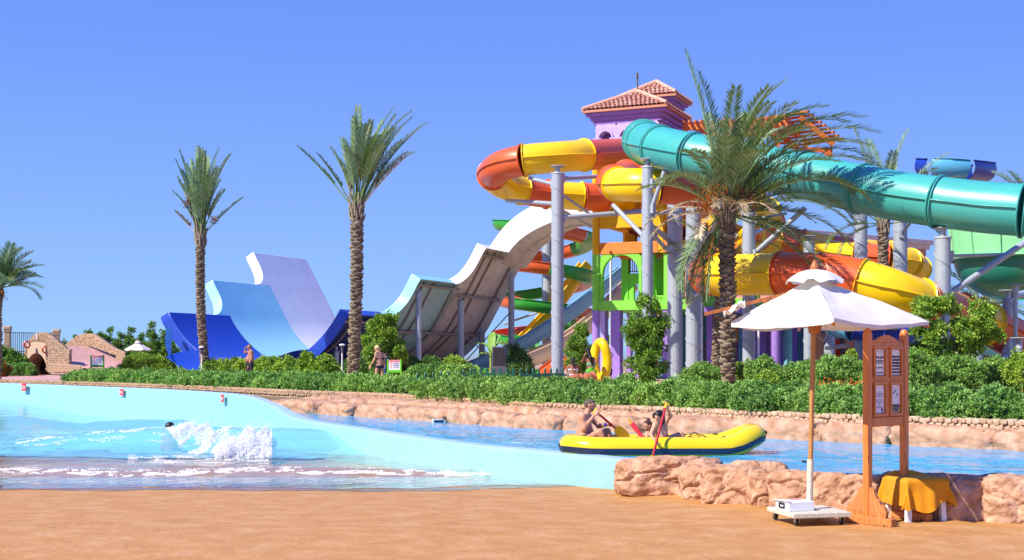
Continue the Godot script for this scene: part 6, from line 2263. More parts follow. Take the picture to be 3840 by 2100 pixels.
func notice_board() -> void:
	var t := thing("notice_board", "carved varnished pine notice board with four framed papers", "notice board", Vector3(3.655, 0, -13.16), 0.711)
	var W := 0.674
	for x in [0.0, W]:
		var m := MB.new()
		m.bbox(Vector3(x, 1.0, 0), Vector3(0.085, 1.94, 0.07), 0.01)
		m.lathe([Vector2(0.043, 0.0), Vector2(0.04, 0.03), Vector2(0.02, 0.05), Vector2(0.001, 0.055)], Vector3(x, 1.96, 0), 10)
		part(m, "post", M.pine, t)
		# foot: base bar and carved brackets on both sides of the post, set across the board
		var fb := MB.new()
		fb.bbox(Vector3(x, 0.04, 0.03), Vector3(0.10, 0.08, 0.56), 0.006)
		part(fb, "foot", M.pine_foot, t)
		for s in [-1.0, 1.0]:
			var br := MB.new()
			var prof := [Vector2(0.035, 0.08), Vector2(0.225, 0.08), Vector2(0.235, 0.14), Vector2(0.21, 0.19), Vector2(0.165, 0.215), Vector2(0.15, 0.25), Vector2(0.12, 0.275), Vector2(0.10, 0.32), Vector2(0.085, 0.365), Vector2(0.055, 0.385), Vector2(0.035, 0.38)]
			for sx in [-0.025, 0.025]:
				var c := br.vert(Vector3(x + sx, 0.2, s * 0.08 + 0.0))
				var first := br.v.size()
				for q in prof: br.vert(Vector3(x + sx, q.y, s * q.x))
				for i in prof.size():
					br.tri(c, first + i, first + (i + 1) % prof.size())
			for i in prof.size():
				var p0: Vector2 = prof[i]
				var p1: Vector2 = prof[(i + 1) % prof.size()]
				br.face(Vector3(x - 0.025, p0.y, s * p0.x), Vector3(x + 0.025, p0.y, s * p0.x), Vector3(x + 0.025, p1.y, s * p1.x), Vector3(x - 0.025, p1.y, s * p1.x))
			part(br, "bracket", M.pine_foot, t)
	# panel between the posts
	var pm := MB.new()
	pm.bbox(Vector3(W / 2, 1.45, -0.005), Vector3(W - 0.087, 0.80, 0.02), 0.003)
	part(pm, "back_panel", M.pine, t)
	for q in [[1.045, 0.10], [1.485, 0.09], [1.835, 0.07]]:
		var rm := MB.new()
		rm.bbox(Vector3(W / 2, q[0], 0.0), Vector3(W - 0.088, q[1], 0.05), 0.008)
		part(rm, "rail", M.pine, t)
	var st := MB.new()
	st.bbox(Vector3(W / 2, 1.45, 0.002), Vector3(0.09, 0.70, 0.044), 0.008)
	part(st, "middle_stile", M.pine, t)
	# carved crest
	var cr := MB.new()
	var top := []
	for i in 41:
		var x := lerpf(0.045, W - 0.045, i / 40.0)
		var f := absf(x - W / 2) / (W / 2 - 0.045)
		var y := 1.875 + 0.055 * ss(0.62, 0.30, f) * (0.8 + 0.2 * cos(f * 9.0)) + 0.018 * ss(0.8, 0.62, f) + 0.02 * ss(0.86, 1.0, f)
		top.append(Vector2(x, y))
	for i in 40:
		for z in [0.02, -0.02]:
			cr.face(Vector3(top[i].x, 1.868, z), Vector3(top[i].x, top[i].y, z), Vector3(top[i + 1].x, top[i + 1].y, z), Vector3(top[i + 1].x, 1.868, z))
		cr.face(Vector3(top[i].x, top[i].y, 0.02), Vector3(top[i].x, top[i].y, -0.02), Vector3(top[i + 1].x, top[i + 1].y, -0.02), Vector3(top[i + 1].x, top[i + 1].y, 0.02))
	part(cr, "crest", M.pine, t)
	# frames and papers
	var papers := [[0.19, 1.66, 0.17, 0.27], [0.485, 1.66, 0.17, 0.27], [0.19, 1.28, 0.17, 0.29], [0.485, 1.28, 0.17, 0.29]]
	for k in 4:
		var q: Array = papers[k]
		var fm := MB.new()
		var hw: float = q[2] / 2 + 0.02
		var hh: float = q[3] / 2 + 0.02
		for e in [[Vector3(-hw, -hh - 0.015, 0), Vector3(-hw, hh + 0.015, 0)], [Vector3(hw, -hh - 0.015, 0), Vector3(hw, hh + 0.015, 0)], [Vector3(-hw + 0.015, -hh, 0), Vector3(hw - 0.015, -hh, 0)], [Vector3(-hw + 0.015, hh, 0), Vector3(hw - 0.015, hh, 0)]]:
			var fp := MB.new()
			fm.bar(e[0] + Vector3(q[0], q[1], 0.022), e[1] + Vector3(q[0], q[1], 0.022), 0.03, 0.03)
		part(fm, "frame", M.pine, t)
		var pp := MB.new()
		pp.box(Vector3(q[0], q[1], 0.012), Vector3(q[2], q[3], 0.004))
		var p := part(pp, "paper", M.card_white, t)
		if k == 0:
			for r in [["Wave pool", 0.055, 0.034, "ink_grey"], ["Operating hours", 0.018, 0.022, "ink_grey"], ["from 10:00 till 12:00", -0.005, 0.014, "ink_grey"], ["from 13:00 till 15:00", -0.055, 0.014, "ink_grey"], ["from 15:30 till 16:30", -0.105, 0.014, "ink_grey"]]:
				text(r[0], p, M[r[3]], Vector3(q[0], q[1] + r[1], 0.0165), r[2], 0.145)
			var ln := MB.new()
			ln.box(Vector3(q[0], q[1] + 0.11, 0.015), Vector3(q[2] * 0.98, 0.003, 0.003))
			part(ln, "rule", M.ink_grey, p)
		elif k == 1:
			var ys := 0.06
			for r in ["No Lifeguard on Duty", "after operating hours!", "Kein Rettungsdienst", "nach Badeschluss!", "Спасателей нет", "в нерабочее время!"]:
				text(r, p, M.ink, Vector3(q[0], q[1] + ys, 0.0165), 0.028, 0.155, ys > -0.05)
				ys -= 0.032
		elif k == 2:
			for i in 11:
				var ln := MB.new()
				var wd = [0.03, 0.13, 0.12, 0.11, 0.02, 0.12, 0.12, 0.08, 0.03, 0.09, 0.13][i]
				ln.box(Vector3(q[0], q[1] + 0.075 - i * 0.0165, 0.015), Vector3(wd, 0.005, 0.003))
				part(ln, "text_line", M.ink_blue if i % 4 == 2 else M.ink_grey, p)
			var pic := MB.new()
			pic.ball(Vector3(q[0] + 0.05, q[1] - 0.11, 0.014), Vector3(0.018, 0.016, 0.003), 5)
			pic.box(Vector3(q[0] + 0.05, q[1] - 0.128, 0.015), Vector3(0.014, 0.026, 0.003))
			part(pic, "picture", M.ink_blue, p)
		else:
			var dv := MB.new()
			dv.bar(Vector3(q[0] - 0.045, q[1] + 0.05, 0.016), Vector3(q[0] + 0.0, q[1] + 0.088, 0.016), 0.012, 0.003)
			dv.bar(Vector3(q[0] + 0.0, q[1] + 0.088, 0.016), Vector3(q[0] + 0.025, q[1] + 0.092, 0.016), 0.01, 0.003)
			dv.box(Vector3(q[0] + 0.03, q[1] + 0.045, 0.016), Vector3(0.012, 0.022, 0.003))
			part(dv, "diver_picture", M.ink, p)
			var ring := MB.new()
			for a in 20:
				ring.bar(Vector3(q[0] + cos(TAU * a / 20) * 0.06, q[1] + 0.065 + sin(TAU * a / 20) * 0.055, 0.015), Vector3(q[0] + cos(TAU * (a + 1) / 20) * 0.06, q[1] + 0.065 + sin(TAU * (a + 1) / 20) * 0.055, 0.015), 0.004, 0.002)
			part(ring, "circle_mark", M.paper_pink, p)
			var yl := MB.new()
			yl.box(Vector3(q[0], q[1] - 0.098, 0.0148), Vector3(0.165, 0.085, 0.002))
			part(yl, "yellow_label", M.paper_yellow, p)
			var y := -0.07
			for r in ["CHILDREN SHOULD", "BE SUPERVISED", "BY AN ADULT AT", "ALL TIMES"]:
				text(r, p, M.ink_blue, Vector3(q[0], q[1] + y, 0.0175), 0.02, 0.145, true)
				y -= 0.019

func table_and_towel() -> void:
	var c := Vector3(4.27, 0, -13.55)
	var t := thing("plastic_table", "small white plastic table under the orange towel", "table", c, 0.25)
	var m := MB.new()
	m.bbox(Vector3(0, 0.425, 0), Vector3(0.44, 0.03, 0.42), 0.01)
	part(m, "tabletop", M.plastic_white, t)
	for sx in [-1, 1]:
		for sz in [-1, 1]:
			var l := MB.new()
			l.bar(Vector3(sx * 0.19, 0.41, sz * 0.18), Vector3(sx * 0.205, 0.0, sz * 0.195), 0.055, 0.05, Vector3(0, 0, 1))
			part(l, "leg", M.plastic_white, t)
	# towel: one cloth draped over the top
	var tm := MB.new()
	var n := 56
	tm.grid(n, n, func(u: float, v: float) -> Vector3:
		var x := (u - 0.47) * 1.10
		var z := (v - 0.44) * 1.05
		var hx := 0.232
		var hz := 0.222
		var ox := maxf(0.0, absf(x) - hx)
		var oz := maxf(0.0, absf(z) - hz)
		# an edge hangs straight down, a corner as a soft cone
		var out := Vector2(ox, oz)
		var drop := out.length()
		var dir := out.normalized() if drop > 1e-5 else Vector2.ZERO
		var lim := 0.33 + 0.07 * sin(u * 5.0 + 1.0) - 0.13 * ss(0.45, 0.0, u) * ss(0.5, 1.0, v) + 0.03 * sin(u * 17.0)
		drop = minf(drop, lim)
		var along_ := (x if oz > ox else z)
		var fold := 0.030 * sin(along_ * 17.0 + 1.3) + 0.012 * sin(along_ * 41.0)
		var flare := 0.018 * ss(0.0, 0.03, drop) + (0.16 * drop + fold * ss(0.02, 0.22, drop)) * (1.0 if minf(ox, oz) > 0.001 else 0.75)
		var px := clampf(x, -hx, hx) + signf(x) * dir.x * flare
		var pz := clampf(z, -hz, hz) + signf(z) * dir.y * flare
		var y := 0.452 - drop + 0.004 * nz.get_noise_2d(x * 300, z * 300)
		y += 0.055 * exp(-pow((z + 0.18 + 0.05 * x) / 0.045, 2.0)) * ss(-0.32, -0.1, x) * ss(0.35, 0.0, x)
		return Vector3(px, maxf(y, 0.012), pz))
	var o := single(tm, "orange_towel", M.towel, "orange towel draped over the white plastic table", "towel")
	o.transform = t.transform

func raft_things() -> void:
	# local x runs along the boat to the right, z towards the viewer
	var c := Vector3(2.22, RIV, -18.95)
	var t := thing("inflatable_raft", "long yellow inflatable raft with navy side stripe on the river", "raft", c, 0.03)
	var L := 1.36
	var wid := 0.40
	var r := 0.165
	var path := []
	# ring outline: near side from stern (left) to bow, round, and back
	var outline := func(s: float) -> Vector3:
		var a := TAU * s
		var ca := cos(a)
		var sa := sin(a)
		var p := 4.5
		var k := pow(pow(absf(ca), p) + pow(absf(sa), p), -1.0 / p)
		var x := ca * k * L
		var z := sa * k * wid
		z *= 1.0 - 0.35 * ss(0.75, 1.0, absf(x) / L)
		var y := 0.10 + 0.17 * pow(ss(0.62, 1.02, x / L), 1.2) + 0.02 * ss(0.7, 1.0, -x / L)
		return Vector3(x, y, z)
	for i in 73: path.append(outline.call(i / 72.0))
	var m := MB.new()
	m.tube(path, r, 20, false)
	var tube_o := part(m, "tube", M.raft_yellow, t)
	var sb := MB.new()
	for i in 72:
		var a: Vector3 = path[i]
		var b: Vector3 = path[i + 1]
		var tg: Vector3 = (path[(i + 1) % 72] - path[(i + 71) % 72]).normalized()
		var out := Vector3(tg.z, 0, -tg.x).normalized()
		var tg2: Vector3 = (path[(i + 2) % 72] - path[i]).normalized()
		var out2 := Vector3(tg2.z, 0, -tg2.x).normalized()
		for k in 5:
			var g0 := lerpf(-0.50, 0.05, k / 5.0)
			var g1 := lerpf(-0.50, 0.05, (k + 1) / 5.0)
			var rs := r * 1.04
			sb.face(a + out * rs * cos(g0) + Vector3(0, sin(g0) * rs, 0), a + out * rs * cos(g1) + Vector3(0, sin(g1) * rs, 0), b + out2 * rs * cos(g1) + Vector3(0, sin(g1) * rs, 0), b + out2 * rs * cos(g0) + Vector3(0, sin(g0) * rs, 0))
	part(sb, "side_stripe", M.raft_navy, t)
	var fl := MB.new()
	fl.grid(20, 6, func(u: float, v: float) -> Vector3:
		return Vector3(lerpf(-L * 0.95, L * 0.95, u), -0.02 + 0.12 * ss(0.8, 1.0, u), lerpf(-wid, wid, v)))
	part(fl, "floor", M.raft_yellow, t)
	for x in [-0.35, 0.62]:
		var th := MB.new()
		th.tube([Vector3(x, 0.09, -wid + 0.05), Vector3(x, 0.10, 0), Vector3(x, 0.09, wid - 0.05)], 0.12, 14)
		part(th, "cross_seat", M.raft_yellow, t)
	for q in [[-L - 0.13, 0.12], [L + 0.14, 0.30]]:
		var tb := MB.new()
		tb.bbox(Vector3(q[0], q[1], 0.05), Vector3(0.10, 0.06, 0.12), 0.02, Basis(Vector3.FORWARD, -0.5 if q[0] > 0 else 0.4))
		part(tb, "end_handle", M.cord, t)
	for x in [-0.05, 0.45, 0.95]:
		for sd in [-1.0, 1.0]:
			var rp := MB.new()
			rp.tube([Vector3(x - 0.18, 0.23, sd * wid * 0.9), Vector3(x - 0.09, 0.27, sd * wid * 0.8), Vector3(x, 0.24, sd * wid * 0.86), Vector3(x + 0.08, 0.29, sd * wid * 0.75), Vector3(x + 0.18, 0.245, sd * wid * 0.88)], 0.009, 5)
			part(rp, "grab_rope", M.cord, t)
	var vv := MB.new()
	vv.lathe([Vector2(0.028, 0), Vector2(0.028, 0.012), Vector2(0.001, 0.014)], Vector3(-L * 0.93, 0.215, wid * 0.72), 10, Basis(Vector3.RIGHT, 0.6))
	part(vv, "valve", M.raft_navy, t)
	for x in [-0.95, -0.5, 0.0, 0.5, 0.85, 1.1]:
		# welded seams round the near tube
		pass

func paddle(label: String, grip: Vector3, blade_at: Vector3, face_: Vector3, submerged: bool) -> void:
	var t := thing("paddle", label, "paddle", Vector3.ZERO, 0.0, "raft paddles")
	var dir := (blade_at - grip).normalized()
	var m := MB.new()
	m.tube([grip + dir * 0.05, blade_at], 0.017, 10)
	part(m, "shaft", M.paddle_red, t)
	var g := MB.new()
	var side := dir.cross(face_).normalized()
	g.tube([grip - side * 0.05, grip + side * 0.05], 0.017, 8)
	g.tube([grip, grip + dir * 0.08], 0.02, 8)
	part(g, "grip", M.paddle_yellow, t)
	var b := MB.new()
	var w := 0.085
	var out := [Vector2(0, 0.015), Vector2(0.05, 0.07), Vector2(0.13, w), Vector2(0.24, w * 0.95), Vector2(0.30, 0.05), Vector2(0.32, 0.0)]
	for s in [0.006, -0.006]:
		var cc := b.vert(blade_at + dir * 0.15 + face_ * s * 1.8)
		var first := b.v.size()
		for q in out: b.vert(blade_at + dir * q.x + side * q.y + face_ * s)
		for i in range(out.size() - 1, -1, -1): b.vert(blade_at + dir * out[i].x - side * out[i].y + face_ * s)
		for i in out.size() * 2: b.tri(cc, first + i, first + (i + 1) % (out.size() * 2))
	part(b, "blade", M.paddle_yellow, t)

func garden_things() -> void:
	rng.seed = 77
	# skimmer in the river wall
	var s := thing("pool_skimmer", "white skimmer box floating at the far edge of the river", "skimmer", Vector3(ground_at(1645, 28.2).x, RIV, -28.2), 0.5)
	for q in [[Vector3(0, 0.055, 0), Vector3(0.30, 0.03, 0.06)], [Vector3(-0.135, 0.0, 0), Vector3(0.035, 0.12, 0.06)], [Vector3(0.135, 0.0, 0), Vector3(0.035, 0.12, 0.06)], [Vector3(0, -0.055, 0), Vector3(0.30, 0.03, 0.06)]]:
		var m := MB.new()
		m.bbox(q[0], q[1], 0.004)
		part(m, "frame_bar", M.plastic_white, s)
	var dm := MB.new()
	dm.box(Vector3(0, 0, -0.02), Vector3(0.24, 0.09, 0.01))
	part(dm, "opening", M.rubber, s)
	# picket fence: three runs
	var runs := [[P(1565, 1398, 34.2), P(1765, 1382, 36.5), 8, "green picket fence run starting at the gap in the hedge"], [P(1778, 1378, 37.2), P(1925, 1378, 37.6), 7, "green picket fence run before the banana plant"], [P(1952, 1380, 37.0), P(2110, 1378, 38.5), 8, "green picket fence run before the grey pillar"]]
	for r in runs:
		var f := thing("picket_fence", r[3], "fence", Vector3.ZERO, 0.0, "green picket fence")
		var a: Vector3 = r[0]
		var b: Vector3 = r[1]
		for k in r[2]:
			var p := a.lerp(b, float(k) / (r[2] - 1))
			var dir := (b - a)
			dir.y = 0
			dir = dir.normalized()
			var nrm := dir.cross(Vector3.UP)
			var m := MB.new()
			var top := p.y
			var h: float = top - TER + 0.05
			m.bbox(Vector3(0, -h / 2 - 0.09, 0), Vector3(0.075, h - 0.02, 0.025), 0.004)
			for z in [0.0125, -0.0125]:
				m.face(Vector3(-0.0375, -0.1, z), Vector3(-0.05, -0.085, z), Vector3(0.05, -0.085, z), Vector3(0.0375, -0.1, z))
				m.face3(Vector3(-0.05, -0.085, z), Vector3(0, 0.0, z), Vector3(0.05, -0.085, z))
			m.face(Vector3(-0.05, -0.085, 0.0125), Vector3(0, 0, 0.0125), Vector3(0, 0, -0.0125), Vector3(-0.05, -0.085, -0.0125))
			m.face(Vector3(0.05, -0.085, -0.0125), Vector3(0, 0, -0.0125), Vector3(0, 0, 0.0125), Vector3(0.05, -0.085, 0.0125))
			part(m, "picket", M.picket, f, Transform3D(Basis(dir, Vector3.UP, -nrm), p))
		for dy in [-0.22, -0.6]:
			var m := MB.new()
			m.bar(a + Vector3(-0.05, dy, 0), b + Vector3(0.05, dy, 0), 0.04, 0.11)
			part(m, "rail", M.picket, f)
	# danger signs
	for q in [[643.0 / 1.0, 1, 0], [0, 0, 0]]:
		pass
	danger(P(365, 1331, 66), 0.56, 0.25, M.sign_green, "green framed white danger sign in front of the stone bridge")
	danger(P(1479, 1347, 54), 0.5, -0.08, M.sign_lime, "lime framed danger sign beside the woman and the boy")
	# ground lamps
	for q in [[756, 1295, 56, "small white garden lamp at the slim palm foot"], [1283, 1285, 50, "small white garden lamp at the tall palm foot"]]:
		var l := thing("garden_lamp", q[3], "lamp", ground_at(q[0], q[2]))
		var h: float = EYE + (VH - float(q[1])) / F * q[2] - TER
		var m := MB.new()
		m.tube([Vector3(0, 0, 0), Vector3(0, h * 0.8, 0)], 0.028, 8)
		part(m, "post", M.plastic_white, l)
		m = MB.new()
		m.lathe([Vector2(0.03, -0.2), Vector2(0.055, -0.14), Vector2(0.06, 0.0), Vector2(0.09, 0.06), Vector2(0.12, 0.1)], Vector3(0, h * 0.88, 0), 12)
		part(m, "housing", M.speaker_cab, l)
		m = MB.new()
		m.lathe([Vector2(0.12, 0.1), Vector2(0.11, 0.14), Vector2(0.001, 0.16)], Vector3(0, h * 0.88, 0), 12)
		part(m, "glass_cap", M.plastic_white, l)
		m = MB.new()
		m.bbox(Vector3(0, 0.12, 0), Vector3(0.16, 0.24, 0.14), 0.02)
		part(m, "base_box", M.plastic_white, l)
	# speaker cabinet
	var sp := thing("speaker_cabinet", "grey loudspeaker cabinet on a plinth beside the banana plant", "loudspeaker", ground_at(1871, 51), -0.1)
	var m2 := MB.new()
	m2.bbox(Vector3(0, 0.35, 0), Vector3(0.62, 0.78, 0.5), 0.02)
	part(m2, "plinth", M.speaker_cab, sp)
	m2 = MB.new()
	m2.bbox(Vector3(0, 1.14, 0), Vector3(0.5, 0.78, 0.45), 0.03)
	part(m2, "cabinet", M.speaker_cab, sp)
	m2 = MB.new()
	m2.box(Vector3(0, 1.14, 0.228), Vector3(0.42, 0.68, 0.01))
	part(m2, "grille", M.rubber, sp)
	# pots
	for q in [[2185, 49, 0.0, 1.25, "tipped terracotta jar beside the seated girl"], [2360, 47, 1.0, 0.0, "terracotta urn behind the striped plant"], [2957, 47, 0.8, 0.0, "terracotta pot at the foot of the blue column"], [2135, 48.5, 0.0, 1.45, "terracotta jar lying in front of the seated girl"]]:
		var p := thing("terracotta_pot", q[4], "pot", ground_at(q[0], q[1]) + Vector3(0, 0.22 if q[3] > 0 else 0.0, 0))
		p.rotation = Vector3(0, 0.4, -q[3])
		var pm := MB.new()
		pm.lathe([Vector2(0.001, 0.0), Vector2(0.13, 0.0), Vector2(0.2, 0.12), Vector2(0.23, 0.28), Vector2(0.17, 0.42), Vector2(0.16, 0.46), Vector2(0.22, 0.5), Vector2(0.22, 0.53), Vector2(0.15, 0.5), Vector2(0.15, 0.3)], Vector3.ZERO, 18)
		part(pm, "body", M.terracotta, p)
		if q[3] == 0.0 and q[2] == 1.0:
			p.scale = Vector3.ONE * 1.0
	# yellow swim ring
	var rg := thing("swim_ring", "tall yellow double swim ring held upright by the girl in green", "inflatable", ground_at(2252, 51.8) + Vector3(0, 0.02, 0), -0.85)
	var pts := []
	for k in 49:
		var a := TAU * k / 48.0
		pts.append(Vector3(sin(a) * (0.40 + 0.07 * cos(2 * a)), 0.95 - cos(a) * 0.74, 0.05 * sin(3 * a)))
	var rm := MB.new()
	rm.tube(pts, 0.19, 16, false)
	part(rm, "tube", M.raft_yellow, rg)
	var hd := MB.new()
	hd.tube([Vector3(0.42, 1.28, -0.15), Vector3(0.5, 1.22, -0.22), Vector3(0.46, 1.08, -0.18)], 0.022, 6)
	part(hd, "handle", M.gel_blue, rg)
	bridge()
	# gate piers and railing on the far left
	for q in [[28, 1222, "stone gate pier at the left end of the black railing"], [212, 1234, "stone gate pier at the right end of the black railing"]]:
		var g := thing("gate_pier", q[2], "pier", ground_at(q[0], 92), 0.2, "stone gate piers")
		var h: float = EYE + (VH - float(q[1])) / F * 92 - TER
		var m := MB.new()
		m.bbox(Vector3(0, h / 2 - 0.1, 0), Vector3(0.42, h - 0.2, 0.42), 0.04)
		part(m, "shaft", M.stone1, g)
		m = MB.new()
		m.bbox(Vector3(0, h - 0.14, 0), Vector3(0.56, 0.26, 0.56), 0.05)
		part(m, "cap", M.stone0, g)
		m = MB.new()
		m.bbox(Vector3(0, h - 0.36, 0), Vector3(0.5, 0.14, 0.5), 0.03)
		part(m, "neck", M.stone3, g)
	var gf := thing("iron_railing", "black iron railing between two stone gate piers", "railing")
	var ra := P(34, 1247, 92)
	var rb := P(206, 1250, 92)
	for y in [0.0, -1.35]:
		var m := MB.new()
		m.bar(ra + Vector3(0, y, 0), rb + Vector3(0, y, 0), 0.05, 0.05)
		part(m, "rail", M.iron, gf)
	for k in 24:
		var p := ra.lerp(rb, (k + 0.5) / 24.0)
		var m := MB.new()
		m.bar(p, p - Vector3(0, 1.6, 0), 0.03, 0.03)
		part(m, "bar", M.iron, gf)
	var sw := thing("stone_wall", "rubble stone wall running left from the gate pier", "wall", ground_at(0, 92))
	var wm := MB.new()
	wm.bbox(Vector3(-0.4, 0.9, 0), Vector3(1.3, 1.9, 0.4), 0.05)
	part(wm, "core", M.mortar, sw)
	var sm := stone_meshes()
	for k in 60:
		part(sm[k % 5], "stone", M["stone%d" % (k % 4)], sw, Transform3D(Basis.from_scale(Vector3(rr(0.2, 0.32), rr(0.16, 0.24), 0.15)), Vector3(-0.95 + (k % 6) * 0.24 + 0.1 * ((k / 6) % 2), 0.1 + (k / 6) * 0.185, 0.2)))
	parasol("beach_umbrella", "small distant white umbrella in front of the evergreen row", ground_at(517, 74), Vector3.ZERO, 1.62, 0.74, 0.42, 0.2, 6, false)

func danger(at: Vector3, w: float, turn: float, mat: Material, label: String) -> void:
	var base := Vector3(at.x, TER, at.z)
	var t := thing("danger_sign", label, "sign", base, turn)
	var top := at.y - TER
	var h := 0.5 * w / 0.5
	for sx in [-1.0, 1.0]:
		var m := MB.new()
		m.bbox(Vector3(sx * (w / 2 + 0.03), top / 2, 0), Vector3(0.07, top, 0.06), 0.012)
		part(m, "post", mat, t)
	var b := MB.new()
	b.bbox(Vector3(0, top - h * 1.02, 0), Vector3(w - 0.01, 0.12, 0.05), 0.01)
	part(b, "crossbar", mat, t)
	var p := MB.new()
	p.box(Vector3(0, top - h * 0.5, 0), Vector3(w - 0.015, h * 0.9, 0.03))
	var pl := part(p, "plate", M.card_white, t)
	var r := MB.new()
	r.box(Vector3(0, top - h * 0.5 + h * 0.34, 0.016), Vector3(w - 0.02, h * 0.22, 0.006))
	part(r, "red_header", M.sign_red, pl)
	text("DANGER", pl, M.card_white, Vector3(0.06, top - h * 0.5 + h * 0.34, 0.022), h * 0.26, w * 0.7)
	var tri := MB.new()
	tri.face3(Vector3(-w * 0.46, top - h * 0.5 + h * 0.26, 0.022), Vector3(-w * 0.38, top - h * 0.5 + h * 0.43, 0.022), Vector3(-w * 0.30, top - h * 0.5 + h * 0.26, 0.022))
	part(tri, "warning_triangle", M.card_white, pl)
	var y := 0.12
	for s in ["No swimming", "No lifeguard", "on duty"]:
		text(s, pl, M.ink_blue, Vector3(w * 0.16, top - h * 0.5 + h * y, 0.02), h * 0.14, w * 0.5)
		y -= 0.16
	for k in 2:
		var rg := MB.new()
		for a in 14:
			rg.bar(Vector3(-w * 0.28 + cos(TAU * a / 14) * h * 0.10, top - h * 0.5 + h * (0.10 - k * 0.26) + sin(TAU * a / 14) * h * 0.10, 0.019), Vector3(-w * 0.28 + cos(TAU * (a + 1) / 14) * h * 0.10, top - h * 0.5 + h * (0.10 - k * 0.26) + sin(TAU * (a + 1) / 14) * h * 0.10, 0.019), 0.016, 0.004)
		rg.bar(Vector3(-w * 0.28 - h * 0.07, top - h * 0.5 + h * (0.17 - k * 0.26), 0.019), Vector3(-w * 0.28 + h * 0.07, top - h * 0.5 + h * (0.03 - k * 0.26), 0.019), 0.014, 0.004)
		part(rg, "ban_mark", M.sign_red, pl)

func bridge() -> void:
	# humped footbridge: two stone parapets and a paved deck rising between them
	var t := thing("stone_bridge", "humped footbridge with cobbled stone parapets and pink deck", "bridge")
	var d := 82.0
	# front parapet, arch under it: profile along the image, top line v by u
	var prof := [[95, 1300], [110, 1278], [130, 1254], [160, 1247], [180, 1252], [200, 1266], [225, 1288], [248, 1310], [258, 1312]]
	var foot := 1396.0
	var core := MB.new()
	var fr := []
	for q in prof: fr.append(P(q[0], q[1], d - 0.01 * (float(q[0]) - 95)))
	var arch := func(u: float) -> float:
		# underside of the arch opening between u 98 and 176
		var f := (u - 137.0) / 39.0
		if absf(f) >= 1.0: return foot
		return lerpf(foot, 1325.0, sqrt(1.0 - f * f))
	var us := []
	for k in 42: us.append(95.0 + k * 4.0)
	var topv := func(u: float) -> float:
		for i in prof.size() - 1:
			if u <= prof[i + 1][0]:
				return lerpf(prof[i][1], prof[i + 1][1], (u - prof[i][0]) / float(prof[i + 1][0] - prof[i][0]))
		return prof[-1][1]
	var pt := func(u: float, v: float, back: float) -> Vector3:
		var dd := d - 0.01 * (u - 95.0) + back
		return P(u, v, d - 0.01 * (u - 95.0)) + Vector3(0, 0, -back)
	for k in us.size() - 1:
		var u0: float = us[k]
		var u1: float = us[k + 1]
		var t0: float = topv.call(u0)
		var t1: float = topv.call(u1)
		var b0: float = arch.call(u0)
		var b1: float = arch.call(u1)
		core.face(pt.call(u0, b0, 0.0), pt.call(u0, t0, 0.0), pt.call(u1, t1, 0.0), pt.call(u1, b1, 0.0))
		core.face(pt.call(u0, t0, 0.0), pt.call(u0, t0, 0.5), pt.call(u1, t1, 0.5), pt.call(u1, t1, 0.0))
		core.face(pt.call(u0, b0, 0.5), pt.call(u1, b1, 0.5), pt.call(u1, t1, 0.5), pt.call(u0, t0, 0.5))
		core.face(pt.call(u0, b0, 0.0), pt.call(u1, b1, 0.0), pt.call(u1, b1, 3.5), pt.call(u0, b0, 3.5))
	core.face(pt.call(259.0, foot, 0.0), pt.call(259.0, 1312.0, 0.0), pt.call(259.0, 1312.0, 0.5), pt.call(259.0, foot, 0.5))
	part(core, "parapet", M.mortar, t)
	# smooth rendered panel above the arch
	var pn := MB.new()
	for k in 20:
		var u0 := 104.0 + k * 3.4
		var u1 := u0 + 3.4
		pn.face(pt.call(u0, arch.call(u0) - 1.0, -0.05), pt.call(u0, 1281.0 + 8.0 * pow((u0 - 138.0) / 34.0, 2.0), -0.05), pt.call(u1, 1281.0 + 8.0 * pow((u1 - 138.0) / 34.0, 2.0), -0.05), pt.call(u1, arch.call(u1) - 1.0, -0.05))
	part(pn, "arch_panel", M.stone2, t)
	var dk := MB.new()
	dk.box(P(137, 1370, d + 2.5), Vector3(1.6, 1.6, 0.3))  # near-black block behind the opening, standing for the shade inside
	part(dk, "arch_shade_block", M.iron, t)
	# stones over the parapet face
	rng.seed = 91
	var spots := []
	var v := 1252.0
	while v < foot:
		var u := 96.0 + rr(0, 5)
		while u < 258.0:
			var tv: float = topv.call(u)
			var av: float = arch.call(u)
			if v > tv + 3 and v < av - 2 and not (u > 102 and u < 174 and v > 1284):
				var p: Vector3 = pt.call(u + rr(-1, 1), v + rr(-1, 1), 0.0)
				spots.append(Transform3D(Basis(Vector3.FORWARD, rr(-0.4, 0.4)) * Basis.from_scale(Vector3(rr(0.13, 0.2), rr(0.10, 0.15), 0.10)), p))
			u += rr(7, 10)
		v += 6.5
	for k in us.size():
		for j in 3:
			spots.append(Transform3D(Basis.from_scale(Vector3(0.15, 0.08, 0.2)), pt.call(us[k], topv.call(us[k]), 0.08 + 0.17 * j)))
	lay_stones(t, spots, 200)
	# low front wall running right
	var lw := MB.new()
	lw.face(P(178, 1396, 81), P(178, 1360, 81), P(310, 1372, 79), P(310, 1392, 79))
	lw.face(P(178, 1360, 81), P(178, 1358, 81.6), P(310, 1370, 79.6), P(310, 1372, 79))
	part(lw, "low_wall", M.mortar, t)
	spots = []
	for k in 60:
		var f := (k / 3) / 20.0
		spots.append(Transform3D(Basis.from_scale(Vector3(0.16, 0.14, 0.08)), P(182 + f * 122 + (k % 3) * 2, lerpf(1366, 1376, f) + (k % 3) * lerpf(10, 6, f), lerpf(81, 79, f))))
	lay_stones(t, spots, 60)
	# deck
	var deck := MB.new()
	var dp := [[172, 1390, 84], [235, 1296, 90], [300, 1296, 93], [340, 1310, 92], [462, 1378, 84]]
	deck.face(P(235, 1350, 83.5), P(240, 1296, 88), P(350, 1296, 91), P(468, 1358, 88))
